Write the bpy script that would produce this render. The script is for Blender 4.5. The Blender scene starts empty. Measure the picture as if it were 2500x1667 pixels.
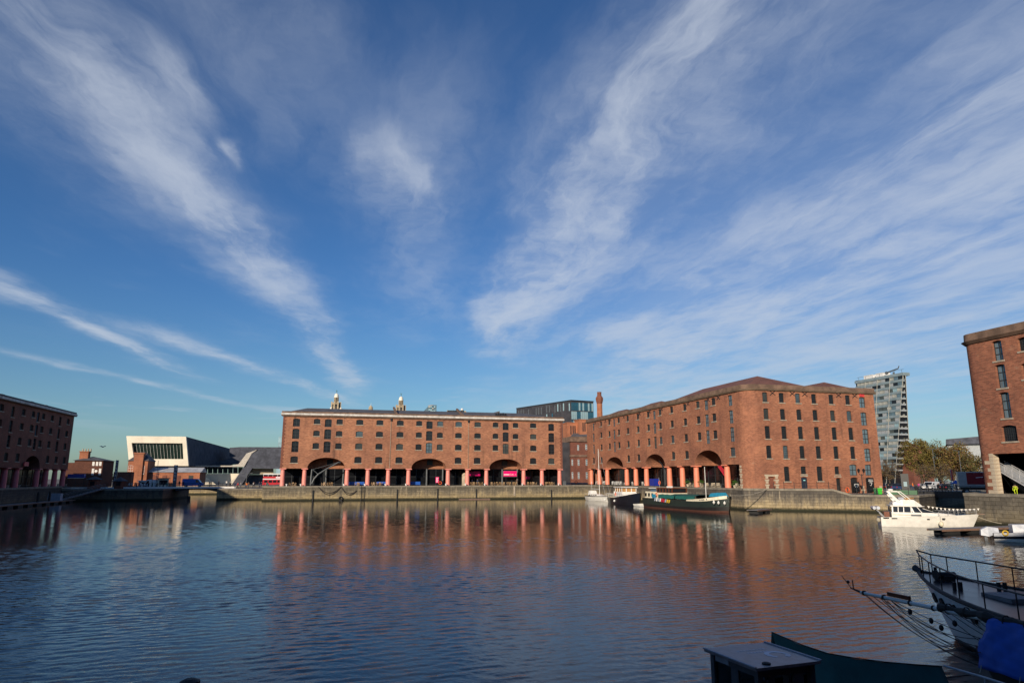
import bpy, math, random
from mathutils import Vector, Matrix
from mathutils.geometry import delaunay_2d_cdt
R = math.radians
rnd = random.Random(7)
scene = bpy.context.scene
COL = scene.collection
# ---------------------------------------------------------------- camera
ZC, ZQ, ZL = 6.0, 3.7, 2.9          # eye level, main quay, lower quay (water is 0)
FPX, PITCH, YAW = 1640.0, 11.394, 14.57
cd = bpy.data.cameras.new('camera'); cam = bpy.data.objects.new('camera', cd); COL.objects.link(cam)
cam.location = (0, 0, ZC); cam.rotation_euler = (R(90 + PITCH), 0, R(-YAW))
cd.sensor_width = 36.0; cd.lens = FPX / 2500 * 36; cd.clip_end = 6000; cd.clip_start = 0.1
scene.camera = cam
# ---------------------------------------------------------------- sun, sky, exposure
SUN_EL, SUN_AZ = 17.8, 217.5          # azimuth clockwise from +Y
sx, sy = math.sin(R(SUN_AZ)), math.cos(R(SUN_AZ))
sl = bpy.data.lights.new('sun', 'SUN'); sl.energy = 4.7; sl.angle = R(0.53); sl.color = (1.0, 0.86, 0.68)
sun = bpy.data.objects.new('sun', sl); COL.objects.link(sun)
sdir = Vector((sx * math.cos(R(SUN_EL)), sy * math.cos(R(SUN_EL)), math.sin(R(SUN_EL))))
sun.rotation_euler = sdir.to_track_quat('Z', 'Y').to_euler(); sun.location = (-100, -150, 120)
scene.view_settings.view_transform = 'Standard'; scene.view_settings.look = 'None'
scene.view_settings.exposure = 0.0; scene.view_settings.gamma = 1.0
try: scene.view_settings.use_curve_mapping = False
except Exception: pass
scene.cycles.max_bounces = 6; scene.cycles.glossy_bounces = 3; scene.cycles.diffuse_bounces = 3
scene.cycles.caustics_reflective = False; scene.cycles.caustics_refractive = False

class NT:
    """tiny helper for building node trees"""
    def __init__(s, nt): s.nt = nt
    def n(s, t, **k):
        o = s.nt.nodes.new(t)
        for a, b in k.items(): setattr(o, a, b)
        return o
    def set(s, sock, v):
        if isinstance(v, bpy.types.NodeSocket): s.nt.links.new(v, sock)
        elif v is not None: sock.default_value = v
    def m(s, op, a, b=None, c=None, clamp=False):
        o = s.n('ShaderNodeMath', operation=op, use_clamp=clamp)
        for i, v in enumerate((a, b, c)): s.set(o.inputs[i], v)
        return o.outputs[0]
    def mix(s, f, a, b, mode='MIX'):
        o = s.n('ShaderNodeMix', data_type='RGBA', blend_type=mode)
        s.set(o.inputs[0], f); s.set(o.inputs[6], a); s.set(o.inputs[7], b)
        return o.outputs[2]
    def comb(s, x, y, z=0.0):
        o = s.n('ShaderNodeCombineXYZ')
        for i, v in enumerate((x, y, z)): s.set(o.inputs[i], v)
        return o.outputs[0]
    def noise(s, vec, scale=1.0, detail=3.0, rough=0.55, dist=0.0):
        o = s.n('ShaderNodeTexNoise')
        s.set(o.inputs['Vector'], vec); o.inputs['Scale'].default_value = scale
        o.inputs['Detail'].default_value = detail; o.inputs['Roughness'].default_value = rough
        o.inputs['Distortion'].default_value = dist
        return o.outputs[0]
    def ramp(s, v, lo, hi):
        o = s.n('ShaderNodeMapRange'); o.interpolation_type = 'SMOOTHSTEP'
        s.set(o.inputs[0], v); o.inputs[1].default_value = lo; o.inputs[2].default_value = hi
        return o.outputs[0]

def build_world():
    w = bpy.data.worlds.new('World'); scene.world = w; w.use_nodes = True
    nt = w.node_tree; nt.nodes.clear(); H = NT(nt)
    out = H.n('ShaderNodeOutputWorld'); bg = H.n('ShaderNodeBackground')
    nt.links.new(bg.outputs[0], out.inputs[0])
    sky = H.n('ShaderNodeTexSky', sky_type='NISHITA'); sky.sun_disc = False
    sky.sun_elevation = R(SUN_EL); sky.sun_rotation = R(SUN_AZ)
    sky.air_density = 1.0; sky.dust_density = 0.55; sky.ozone_density = 2.2; sky.altitude = 0
    g = H.n('ShaderNodeTexCoord'); sep = H.n('ShaderNodeSeparateXYZ'); nt.links.new(g.outputs['Generated'], sep.inputs[0])
    x, y, z = sep.outputs
    zz = H.m('MAXIMUM', z, 0.012)
    px, py = H.m('DIVIDE', x, zz), H.m('DIVIDE', y, zz)
    a = R(6.1)
    # s runs across the wind streaks, t along them (a flat cloud layer seen in perspective)
    s = H.m('SUBTRACT', H.m('MULTIPLY', px, math.cos(a)), H.m('MULTIPLY', py, math.sin(a)))
    t = H.m('ADD', H.m('MULTIPLY', px, math.sin(a)), H.m('MULTIPLY', py, math.cos(a)))
    w1 = H.noise(H.comb(H.m('MULTIPLY', s, 1.2), H.m('MULTIPLY', t, 0.55), 3.1), 1.0, 4, 0.6)
    w2 = H.noise(H.comb(H.m('MULTIPLY', s, 4.0), H.m('MULTIPLY', t, 2.0), 9.7), 1.0, 5, 0.65)
    s2 = H.m('ADD', s, H.m('ADD', H.m('MULTIPLY', H.m('SUBTRACT', w1, 0.5), 0.6), H.m('MULTIPLY', H.m('SUBTRACT', w2, 0.5), 0.20)))
    fil = H.noise(H.comb(H.m('MULTIPLY', s2, 5.5), H.m('MULTIPLY', t, 1.5), 1.7), 1.0, 6, 0.62)
    big = H.noise(H.comb(H.m('MULTIPLY', s, 1.5), H.m('MULTIPLY', t, 0.9), 5.3), 1.0, 4, 0.55)
    fine = H.noise(H.comb(H.m('MULTIPLY', s2, 16.0), H.m('MULTIPLY', t, 9.0), 2.7), 1.0, 6, 0.68)
    def band(s0, wd, amp, t0, t1, slope=0.0, tm=2.0, soft=0.5):
        c = H.m('SUBTRACT', s2, H.m('ADD', H.m('MULTIPLY', H.m('SUBTRACT', t, tm), slope), s0)) if slope else H.m('SUBTRACT', s2, s0)
        q = H.m('DIVIDE', c, wd)
        e = H.m('EXPONENT', H.m('MULTIPLY', H.m('MULTIPLY', q, q), -1.0))
        k = H.m('MULTIPLY', H.ramp(t, t0 - soft, t0 + soft), H.m('SUBTRACT', 1.0, H.ramp(t, t1 - soft * 2, t1 + soft * 2)))
        return H.m('MULTIPLY', H.m('MULTIPLY', e, k), amp)
    bands = [band(-0.80, 0.14, 0.80, 1.35, 3.2, -0.02), band(-0.76, 0.15, 0.60, 2.6, 8.0, 0.015), band(-0.60, 0.06, 0.6, 1.55, 1.8, soft=0.15), band(-0.55, 0.035, 0.75, 2.0, 2.12, soft=0.06),
             band(-1.02, 0.20, 0.16, 1.4, 2.7), band(-0.36, 0.14, 0.20, 1.0, 1.9), band(-0.07, 0.085, 0.62, 1.9, 2.5, 0.10, soft=0.2), band(0.02, 0.2, 0.20, 1.6, 4.5),
             band(0.66, 0.15, 0.80, 0.6, 5.2, -0.01), band(0.46, 0.12, 0.55, 1.9, 4.6), band(0.82, 0.32, 0.38, 0.9, 5.5),
             band(1.45, 0.22, 0.55, 0.8, 5.0), band(1.95, 0.36, 0.55, 1.1, 6.0), band(2.4, 0.34, 0.45, 1.6, 8.0, -0.04), band(3.3, 0.7, 0.5, 2.2, 10.0),
             band(-2.2, 0.12, 0.85, 2.9, 7.0, 0.0), band(-1.5, 0.15, 0.62, 4.8, 9.5, 0.22, 6.4), band(-2.9, 0.13, 0.45, 6.0, 9.5, 0.18, 7.5), band(4.8, 0.9, 0.45, 3.5, 14)]
    d = bands[0]
    for b in bands[1:]: d = H.m('ADD', d, b)
    tex = H.m('ADD', H.m('MULTIPLY', fil, 0.72), H.m('ADD', H.m('MULTIPLY', big, 0.86), H.m('MULTIPLY', fine, 0.20)))
    tex = H.ramp(tex, 0.68, 1.22)
    veil = H.m('MULTIPLY', H.ramp(H.m('ADD', big, H.m('MULTIPLY', fil, 0.4)), 0.68, 1.10), 0.09)
    right = H.m('MULTIPLY', H.ramp(s, 0.35, 1.7), 0.27)
    d = H.m('MULTIPLY', d, H.m('ADD', 0.20, H.m('MULTIPLY', tex, 1.45)))
    d = H.m('ADD', d, H.m('MULTIPLY', veil, H.ramp(H.m('ABSOLUTE', s), 3.6, 0.8)))
    d = H.m('ADD', d, H.m('MULTIPLY', right, H.m('MULTIPLY', H.ramp(t, 0.7, 1.9), H.m('ADD', 0.45, H.m('MULTIPLY', tex, 0.8)))))
    # low small puffs close to the horizon
    lo = H.noise(H.comb(H.m('MULTIPLY', px, 0.55), H.m('MULTIPLY', py, 0.40), 4.4), 1.0, 5, 0.55)
    lo = H.m('MULTIPLY', H.ramp(lo, 0.56, 0.72), H.m('MULTIPLY', H.ramp(z, 0.045, 0.09), H.ramp(z, 0.19, 0.12)))
    d = H.m('ADD', d, H.m('MULTIPLY', lo, 0.35))
    d = H.m('MULTIPLY', d, H.ramp(z, 0.0, 0.09))
    d = H.m('MULTIPLY', H.m('SUBTRACT', 1.0, H.m('EXPONENT', H.m('MULTIPLY', d, -1.25))), 0.86, clamp=True)
    skyc = H.mix(1.0, sky.outputs[0], H.mix(H.ramp(z, 0.02, 0.30), (0.60, 0.82, 1.00, 1), (0.40, 0.71, 1.08, 1)), 'MULTIPLY')
    cl = H.mix(H.ramp(z, 0.02, 0.35), (5.5, 6.2, 7.2, 1), (6.3, 6.9, 7.9, 1))
    nt.links.new(H.mix(d, skyc, cl), bg.inputs[0])
    bg.inputs[1].default_value = 0.094
build_world()

# ---------------------------------------------------------------- pixel <-> place (measuring aid; depth always given)
_th, _ph = R(PITCH), R(YAW)
def ray(u, v):
    x = (u - 1250) / FPX; y = (833.5 - v) / FPX
    F = math.cos(_th) - y * math.sin(_th); U = math.sin(_th) + y * math.cos(_th)
    return (x * math.cos(_ph) + F * math.sin(_ph), -x * math.sin(_ph) + F * math.cos(_ph), U)
def aty(u, v, Y):
    r = ray(u, v); k = Y / r[1]; return Vector((r[0] * k, Y, ZC + r[2] * k))
def atx(u, v, X):
    r = ray(u, v); k = X / r[0]; return Vector((X, r[1] * k, ZC + r[2] * k))
def atz(u, v, z):
    r = ray(u, v); k = (z - ZC) / r[2]; return Vector((r[0] * k, r[1] * k, z))
def atd(u, v, d):
    """point on the line of sight at horizontal distance d"""
    r = ray(u, v); k = d / math.hypot(r[0], r[1]); return Vector((r[0] * k, r[1] * k, ZC + r[2] * k))

# ---------------------------------------------------------------- materials
MATS = {}
def newmat(name):
    m = bpy.data.materials.new(name); m.use_nodes = True
    nt = m.node_tree; b = nt.nodes['Principled BSDF']
    return m, NT(nt), b
def mat(name, col, rough=0.6, metal=0.0, var=0.25, scale=3.0, bump=0.0, spec=0.5, emit=None, stain=0.0, coat=0.0):
    if name in MATS: return MATS[name]
    m, H, b = newmat(name); MATS[name] = m
    tc = H.n('ShaderNodeTexCoord').outputs['Object']
    n = H.noise(tc, scale, 5, 0.6)
    c1 = tuple(max(0, c * (1 - var)) for c in col) + (1,); c2 = tuple(min(1, c * (1 + var)) for c in col) + (1,)
    c = H.mix(H.ramp(n, 0.3, 0.7), c1, c2)
    if stain > 0:
        n2 = H.noise(tc, scale * 0.31, 6, 0.7)
        c = H.mix(H.m('MULTIPLY', H.ramp(n2, 0.52, 0.72), stain), c, tuple(k * 0.35 for k in col) + (1,))
    H.set(b.inputs['Base Color'], c)
    H.set(b.inputs['Roughness'], H.m('ADD', rough - 0.06, H.m('MULTIPLY', n, 0.12)))
    b.inputs['Metallic'].default_value = metal
    b.inputs['Specular IOR Level'].default_value = spec
    if coat: b.inputs['Coat Weight'].default_value = coat
    if bump:
        bp = H.n('ShaderNodeBump'); bp.inputs['Strength'].default_value = bump; bp.inputs['Distance'].default_value = 0.05
        H.set(bp.inputs['Height'], n); H.nt.links.new(bp.outputs[0], b.inputs['Normal'])
    if emit:
        b.inputs['Emission Color'].default_value = tuple(col) + (1,); b.inputs['Emission Strength'].default_value = emit
    return m
def wall_uv(H, sg=1):
    g = H.n('ShaderNodeNewGeometry'); s = H.n('ShaderNodeSeparateXYZ'); H.nt.links.new(g.outputs['Position'], s.inputs[0])
    x, y, z = s.outputs
    return H.m('ADD' if sg > 0 else 'SUBTRACT', x, y), z, g.outputs['Position']
def brick(name, c1, c2, mortar, bw=0.62, bh=0.21, pale=0.5, dark=0.5, sg=1):
    m, H, b = newmat(name); MATS[name] = m
    u, z, P = wall_uv(H, sg)
    def bt(w, h, off):
        t = H.n('ShaderNodeTexBrick')
        H.set(t.inputs['Vector'], H.comb(H.m('ADD', u, off), z))
        t.inputs['Color1'].default_value = c1 + (1,); t.inputs['Color2'].default_value = c2 + (1,); t.inputs['Mortar'].default_value = mortar + (1,)
        t.inputs['Scale'].default_value = 1.0; t.inputs['Brick Width'].default_value = w; t.inputs['Row Height'].default_value = h
        t.inputs['Mortar Size'].default_value = 0.022; t.inputs['Bias'].default_value = 0.0
        return t
    t = bt(bw, bh, 0)
    uv = H.comb(u, z)
    n1 = H.noise(uv, 0.16, 5, 0.65); n2 = H.noise(H.comb(H.m('MULTIPLY', u, 0.8), H.m('MULTIPLY', z, 2.4)), 0.5, 5, 0.7)
    n3 = H.noise(H.comb(H.m('MULTIPLY', u, 1.2), H.m('MULTIPLY', z, 0.10)), 0.55, 4, 0.6)
    n4 = H.noise(H.comb(H.m('MULTIPLY', u, 1.0), H.m('MULTIPLY', z, 2.6)), 1.9, 3, 0.7)
    c = H.mix(H.ramp(n1, 0.32, 0.68), H.mix(1.0, t.outputs[0], (0.74, 0.72, 0.76, 1), 'MULTIPLY'), H.mix(1.0, t.outputs[0], (1.16, 1.13, 1.08, 1), 'MULTIPLY'))
    c = H.mix(H.m('MULTIPLY', H.ramp(n4, 0.5, 0.78), 0.55), c, tuple(min(1, k * 1.5 + 0.03) for k in c1) + (1,))
    c = H.mix(H.m('MULTIPLY', H.ramp(H.m('SUBTRACT', 1.0, n4), 0.5, 0.75), 0.5), c, tuple(k * 0.5 for k in c2) + (1,))
    c = H.mix(H.m('MULTIPLY', H.ramp(n2, 0.60, 0.74), pale), c, (0.47, 0.32, 0.21, 1))
    c = H.mix(H.m('MULTIPLY', H.ramp(n3, 0.53, 0.74), dark), c, (0.075, 0.045, 0.035, 1))
    H.set(b.inputs['Base Color'], c); b.inputs['Roughness'].default_value = 0.88; b.inputs['Specular IOR Level'].default_value = 0.25
    bp = H.n('ShaderNodeBump'); bp.inputs['Strength'].default_value = 0.35; bp.inputs['Distance'].default_value = 0.03
    H.set(bp.inputs['Height'], H.m('ADD', n4, H.m('MULTIPLY', H.m('SUBTRACT', 1.0, t.outputs['Fac']), 0.5))); H.nt.links.new(bp.outputs[0], b.inputs['Normal'])
    return m
def dockwall(name, base, dark, ochre, amt=1.0, sg=1):
    """big stone dock wall: dark weathered upper band, ochre tide zone, streaks, joints"""
    m, H, b = newmat(name); MATS[name] = m
    u, z, P = wall_uv(H, sg)
    uv = H.comb(u, z)
    n1 = H.noise(uv, 0.35, 6, 0.7); n2 = H.noise(H.comb(H.m('MULTIPLY', u, 1.6), H.m('MULTIPLY', z, 0.16)), 0.9, 5, 0.65)
    n3 = H.noise(uv, 2.2, 5, 0.7)
    t = H.n('ShaderNodeTexBrick'); H.set(t.inputs['Vector'], uv)
    t.inputs['Color1'].default_value = (1, 1, 1, 1); t.inputs['Color2'].default_value = (0.62, 0.62, 0.64, 1); t.inputs['Mortar'].default_value = (0.34, 0.32, 0.30, 1)
    t.inputs['Scale'].default_value = 1; t.inputs['Brick Width'].default_value = 1.5; t.inputs['Row Height'].default_value = 0.5; t.inputs['Mortar Size'].default_value = 0.028
    zz = H.m('ADD', z, H.m('ADD', H.m('MULTIPLY', H.m('SUBTRACT', n2, 0.5), 4.2), H.m('MULTIPLY', H.m('SUBTRACT', n1, 0.5), 2.2)))
    c = H.mix(H.ramp(n3, 0.3, 0.75), tuple(k * 0.6 for k in base) + (1,), tuple(min(1, k * 1.25) for k in base) + (1,))
    c = H.mix(H.m('MULTIPLY', H.ramp(zz, 2.8, 0.2), 0.7), c, ochre + (1,))
    c = H.mix(H.m('MULTIPLY', H.ramp(H.m('ADD', zz, H.m('MULTIPLY', n1, 0.8)), 0.7, 3.9), 0.85 * amt), c, dark + (1,))
    c = H.mix(H.m('MULTIPLY', H.ramp(n2, 0.56, 0.74), 0.55 * amt), c, tuple(k * 0.55 for k in dark) + (1,))
    c = H.mix(H.m('MULTIPLY', H.ramp(H.m('SUBTRACT', 1.0, n2), 0.60, 0.72), 0.45), c, tuple(min(1, k * 1.6) for k in base) + (1,))
    c = H.mix(0.8, c, t.outputs[0], 'MULTIPLY')
    c = H.mix(H.ramp(H.m('ADD', z, H.m('MULTIPLY', H.m('SUBTRACT', n3, 0.5), 0.5)), 0.75, 0.2), c, (0.030, 0.030, 0.016, 1))
    H.set(b.inputs['Base Color'], c); b.inputs['Roughness'].default_value = 0.85; b.inputs['Specular IOR Level'].default_value = 0.3
    bp = H.n('ShaderNodeBump'); bp.inputs['Strength'].default_value = 0.6; bp.inputs['Distance'].default_value = 0.08
    H.set(bp.inputs['Height'], H.m('ADD', n3, H.m('MULTIPLY', H.m('SUBTRACT', 1.0, t.outputs['Fac']), 0.4))); H.nt.links.new(bp.outputs[0], b.inputs['Normal'])
    return m
def glass(name, tint=(0.02, 0.03, 0.035), rough=0.06, spec=0.6):
    m, H, b = newmat(name); MATS[name] = m
    u, z, P = wall_uv(H)
    n = H.noise(P, 0.45, 2, 0.5)
    H.set(b.inputs['Base Color'], H.mix(n, tuple(k * 0.5 for k in tint) + (1,), tuple(k * 1.6 for k in tint) + (1,)))
    b.inputs['Roughness'].default_value = rough; b.inputs['Specular IOR Level'].default_value = spec
    bp = H.n('ShaderNodeBump'); bp.inputs['Strength'].default_value = 0.08; bp.inputs['Distance'].default_value = 0.05
    H.set(bp.inputs['Height'], n); H.nt.links.new(bp.outputs[0], b.inputs['Normal'])
    return m
def clear_glass(name):
    m, H, b = newmat(name); MATS[name] = m
    tr = H.n('ShaderNodeBsdfTransparent'); gl = H.n('ShaderNodeBsdfGlossy'); mx = H.n('ShaderNodeMixShader'); fr = H.n('ShaderNodeFresnel')
    gl.inputs['Roughness'].default_value = 0.03; tr.inputs[0].default_value = (0.78, 0.84, 0.86, 1)
    n = H.noise(H.n('ShaderNodeTexCoord').outputs['Object'], 3.0, 2); H.set(gl.inputs['Roughness'], H.m('MULTIPLY', n, 0.08))
    H.nt.links.new(fr.outputs[0], mx.inputs[0]); H.nt.links.new(tr.outputs[0], mx.inputs[1]); H.nt.links.new(gl.outputs[0], mx.inputs[2])
    H.nt.links.new(mx.outputs[0], H.nt.nodes['Material Output'].inputs[0]); return m
def water_mat():
    m, H, b = newmat('dock_water'); MATS['water'] = m
    g = H.n('ShaderNodeNewGeometry').outputs['Position']
    s = H.n('ShaderNodeSeparateXYZ'); H.nt.links.new(g, s.inputs[0]); x, y, z = s.outputs
    a = R(YAW)
    # ripples are longer across the line of the breeze than along it
    xx = H.m('SUBTRACT', H.m('MULTIPLY', x, math.cos(a)), H.m('MULTIPLY', y, math.sin(a)))
    yy = H.m('ADD', H.m('MULTIPLY', x, math.sin(a)), H.m('MULTIPLY', y, math.cos(a)))
    yy = H.m('ADD', yy, H.m('MULTIPLY', xx, 0.12))
    n2 = H.noise(H.comb(H.m('MULTIPLY', xx, 0.8), yy), 5.0, 3, 0.6, 0.2)
    calm = H.noise(H.comb(H.m('MULTIPLY', xx, 0.35), yy), 0.035, 3, 0.55, 0.6)
    lee = H.ramp(yy, 82.0, 46.0)
    amp = H.m('MULTIPLY', H.m('ADD', 0.5, H.m('MULTIPLY', H.ramp(calm, 0.38, 0.6), 0.6)), H.m('ADD', 0.25, H.m('MULTIPLY', lee, 0.75)))
    h = H.m('MULTIPLY', n2, H.m('MULTIPLY', amp, 0.045))
    bp = H.n('ShaderNodeBump'); bp.inputs['Strength'].default_value = 1.0; bp.inputs['Distance'].default_value = WAVE
    H.set(bp.inputs['Height'], h); H.nt.links.new(bp.outputs[0], b.inputs['Normal'])
    b.inputs['Base Color'].default_value = (0.006, 0.010, 0.013, 1)
    b.inputs['Roughness'].default_value = 0.07; b.inputs['IOR'].default_value = 1.333
    b.inputs['Specular IOR Level'].default_value = 0.4
    return m
WAVE = 0.28

# ---------------------------------------------------------------- mesh builder
class MB:
    def __init__(s): s.v, s.f, s.mi = [], [], []
    def add(s, vs, fs, m=0):
        o = len(s.v); s.v += [tuple(p) for p in vs]
        for f in fs: s.f.append(tuple(i + o for i in f)); s.mi.append(m)
        return s
    def box(s, x0, x1, y0, y1, z0, z1, m=0):
        return s.add([(x0, y0, z0), (x1, y0, z0), (x1, y1, z0), (x0, y1, z0), (x0, y0, z1), (x1, y0, z1), (x1, y1, z1), (x0, y1, z1)],
                     [(0, 3, 2, 1), (4, 5, 6, 7), (0, 1, 5, 4), (1, 2, 6, 5), (2, 3, 7, 6), (3, 0, 4, 7)], m)
    def prism(s, pts, z0, z1, m=0):
        n = len(pts)
        return s.add([(p[0], p[1], z0) for p in pts] + [(p[0], p[1], z1) for p in pts],
                     [tuple(range(n - 1, -1, -1)), tuple(range(n, 2 * n))] + [(i, (i + 1) % n, (i + 1) % n + n, i + n) for i in range(n)], m)
    def extr(s, pts, d, m=0):
        """planar 3d polygon extruded by vector d"""
        n = len(pts); d = Vector(d); P = [Vector(p) for p in pts]
        return s.add(P + [p + d for p in P], [tuple(range(n - 1, -1, -1)), tuple(range(n, 2 * n))] + [(i, (i + 1) % n, (i + 1) % n + n, i + n) for i in range(n)], m)
    def cyl(s, p0, p1, r0, r1=None, n=8, m=0, caps=True):
        r1 = r0 if r1 is None else r1; p0, p1 = Vector(p0), Vector(p1); d = (p1 - p0)
        if d.length < 1e-6: return s
        d.normalize(); a = d.orthogonal().normalized(); b = d.cross(a)
        vs = []
        for p, r in ((p0, r0), (p1, r1)):
            for i in range(n):
                t = 2 * math.pi * i / n; vs.append(p + a * (r * math.cos(t)) + b * (r * math.sin(t)))
        fs = [(i, (i + 1) % n, (i + 1) % n + n, i + n) for i in range(n)]
        if caps: fs += [tuple(range(n - 1, -1, -1)), tuple(range(n, 2 * n))]
        return s.add(vs, fs, m)
    def tube(s, pts, r, n=6, m=0):
        pts = [Vector(p) for p in pts]; k = len(pts); vs = []; ref = None
        for i, p in enumerate(pts):
            d = (pts[min(i + 1, k - 1)] - pts[max(i - 1, 0)])
            if d.length < 1e-9: d = Vector((0, 0, 1))
            d.normalize()
            if ref is None: ref = d.orthogonal().normalized()
            a = ref - d * ref.dot(d)
            if a.length < 1e-6: a = d.orthogonal()
            a.normalize(); b = d.cross(a); ref = a
            rr = r[i] if isinstance(r, (list, tuple)) else r
            for j in range(n):
                t = 2 * math.pi * j / n; vs.append(p + a * (rr * math.cos(t)) + b * (rr * math.sin(t)))
        fs = [(i * n + j, i * n + (j + 1) % n, (i + 1) * n + (j + 1) % n, (i + 1) * n + j) for i in range(k - 1) for j in range(n)]
        fs += [tuple(range(n - 1, -1, -1)), tuple(range((k - 1) * n, k * n))]
        return s.add(vs, fs, m)
    def lathe(s, c, prof, n=16, m=0):
        c = Vector(c); vs = []; k = len(prof)
        for r, z in prof:
            for j in range(n):
                t = 2 * math.pi * j / n; vs.append(c + Vector((r * math.cos(t), r * math.sin(t), z)))
        fs = [(i * n + j, i * n + (j + 1) % n, (i + 1) * n + (j + 1) % n, (i + 1) * n + j) for i in range(k - 1) for j in range(n)]
        fs += [tuple(range(n - 1, -1, -1)), tuple(range((k - 1) * n, k * n))]
        return s.add(vs, fs, m)
    def loft(s, rings, m=0, close=True, caps=True):
        n = len(rings[0]); vs = [p for r in rings for p in r]; k = len(rings); fs = []
        for i in range(k - 1):
            for j in range(n if close else n - 1):
                fs.append((i * n + j, i * n + (j + 1) % n, (i + 1) * n + (j + 1) % n, (i + 1) * n + j))
        if caps and close: fs += [tuple(range(n - 1, -1, -1)), tuple(range((k - 1) * n, k * n))]
        return s.add(vs, fs, m)
    def ball(s, c, r, n=8, m=0, sz=1.0):
        k = max(4, n // 2)
        return s.lathe(c, [(max(1e-4, r * math.sin(math.pi * i / k)), -r * sz * math.cos(math.pi * i / k)) for i in range(k + 1)], n, m)
    def torus(s, c, R0, r, axis='y', n=16, k=6, m=0):
        pts = []
        for i in range(n + 1):
            t = 2 * math.pi * i / n; a, b = R0 * math.cos(t), R0 * math.sin(t)
            pts.append(Vector(c) + (Vector((a, 0, b)) if axis == 'y' else Vector((0, a, b)) if axis == 'x' else Vector((a, b, 0))))
        return s.tube(pts, r, k, m)
    def mesh(s, name, mats, smooth=False):
        me = bpy.data.meshes.new(name); me.from_pydata(s.v, [], s.f)
        mats = mats if isinstance(mats, (list, tuple)) else [mats]
        for a in mats: me.materials.append(MATS[a] if isinstance(a, str) else a)
        if len(mats) > 1: me.polygons.foreach_set('material_index', s.mi)
        if smooth: me.polygons.foreach_set('use_smooth', [True] * len(me.polygons))
        me.update(); return me
    def build(s, name, mats, parent=None, loc=(0, 0, 0), rotz=0.0, smooth=False):
        return place(s.mesh(name, mats, smooth), name, parent, loc, rotz)
def place(me, name, parent=None, loc=(0, 0, 0), rotz=0.0):
    o = bpy.data.objects.new(name, me); COL.objects.link(o); o.location = loc; o.rotation_euler = (0, 0, rotz); o.parent = parent
    return o
def smooth_angle(o, deg=40):
    me = o.data
    try:
        me.polygons.foreach_set('use_smooth', [True] * len(me.polygons)); me.set_sharp_from_angle(angle=R(deg))
    except Exception: pass
    return o
def thing(name, label, cat, loc=(0, 0, 0), rotz=0.0, group=None):
    o = bpy.data.objects.new(name, None); COL.objects.link(o); o.location = loc; o.rotation_euler = (0, 0, rotz)
    o.empty_display_size = 0.5
    return tag(o, label, cat, group)
def tag(o, label, cat, group=None):
    o['label'] = label; o['category'] = cat
    if group: o['group'] = group
    return o
def struct(o): o['kind'] = 'structure'; return o
def kids(o): return [c for c in COL.objects if c.parent == o]
def copy_tree(o, loc, rotz, label=None, parent=None, _k=None):
    c = o.copy(); COL.objects.link(c); c.parent = parent
    if parent is None: c.location = loc; c.rotation_euler = (0, 0, rotz)
    if label: c['label'] = label
    for ch in TREE.get(o.name, []): copy_tree(ch, None, None, None, c)
    return c
TREE = {}
def reg(o):
    """remember the children of a prototype for copy_tree"""
    for q in o.children_recursive: TREE.setdefault(q.parent.name, []).append(q)
    return o
def text(s, size, m, parent, loc, rot, name='lettering', ext=0.005, align='CENTER', space=1.0):
    cu = bpy.data.curves.new('txt', 'FONT'); cu.body = s; cu.size = size; cu.extrude = ext; cu.align_x = align; cu.align_y = 'CENTER'; cu.space_character = space
    cu.resolution_u = 2
    t = bpy.data.objects.new('txt', cu); COL.objects.link(t)
    bpy.context.view_layer.update()
    me = bpy.data.meshes.new_from_object(t.evaluated_get(bpy.context.evaluated_depsgraph_get()))
    bpy.data.objects.remove(t)
    me.materials.clear(); me.materials.append(MATS[m])
    o = bpy.data.objects.new(name, me); COL.objects.link(o); o.parent = parent; o.location = loc; o.rotation_euler = rot
    return o

# base palette ----------------------------------------------------
brick('brick_mid', (0.27, 0.106, 0.060), (0.45, 0.186, 0.104), (0.36, 0.22, 0.14), 0.60, 0.20, dark=0.7)
brick('brick_east', (0.26, 0.092, 0.050), (0.435, 0.166, 0.090), (0.34, 0.2, 0.13), 0.52, 0.18, pale=0.5, dark=0.5, sg=-1)
brick('brick_right', (0.18, 0.060, 0.036), (0.38, 0.138, 0.078), (0.27, 0.15, 0.10), 0.46, 0.15, pale=0.35, dark=0.4)
brick('brick_dark', (0.17, 0.056, 0.038), (0.23, 0.080, 0.05), (0.2, 0.11, 0.08), pale=0.3, dark=0.5)
brick('brick_house', (0.10, 0.036, 0.025), (0.14, 0.052, 0.034), (0.12, 0.07, 0.05), pale=0.2, dark=0.5)  # house brick, darkened to carry the warehouse's cast shadow in its colour
brick('brick_west', (0.215, 0.078, 0.052), (0.275, 0.10, 0.066), (0.24, 0.14, 0.10), pale=0.3, dark=0.5)
brick('brick_orange', (0.34, 0.115, 0.055), (0.42, 0.15, 0.075), (0.36, 0.2, 0.13), pale=0.3, dark=0.3)
dockwall('wall_mid', (0.40, 0.33, 0.225), (0.125, 0.11, 0.082), (0.47, 0.355, 0.17))
dockwall('wall_east', (0.38, 0.315, 0.22), (0.10, 0.088, 0.075), (0.50, 0.38, 0.20), 1.1, -1)
dockwall('wall_right', (0.28, 0.24, 0.18), (0.12, 0.105, 0.08), (0.30, 0.24, 0.14), 0.8)
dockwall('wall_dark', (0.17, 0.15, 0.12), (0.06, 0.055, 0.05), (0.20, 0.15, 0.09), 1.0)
glass('glass_dark', (0.016, 0.018, 0.022), 0.10, 0.35); glass('glass_sky', (0.10, 0.15, 0.18), 0.07, 1.0); glass('glass_green', (0.012, 0.024, 0.020), 0.10, 0.4)  # glass_sky: bright tint puts the sky's reflection into the colour
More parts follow.
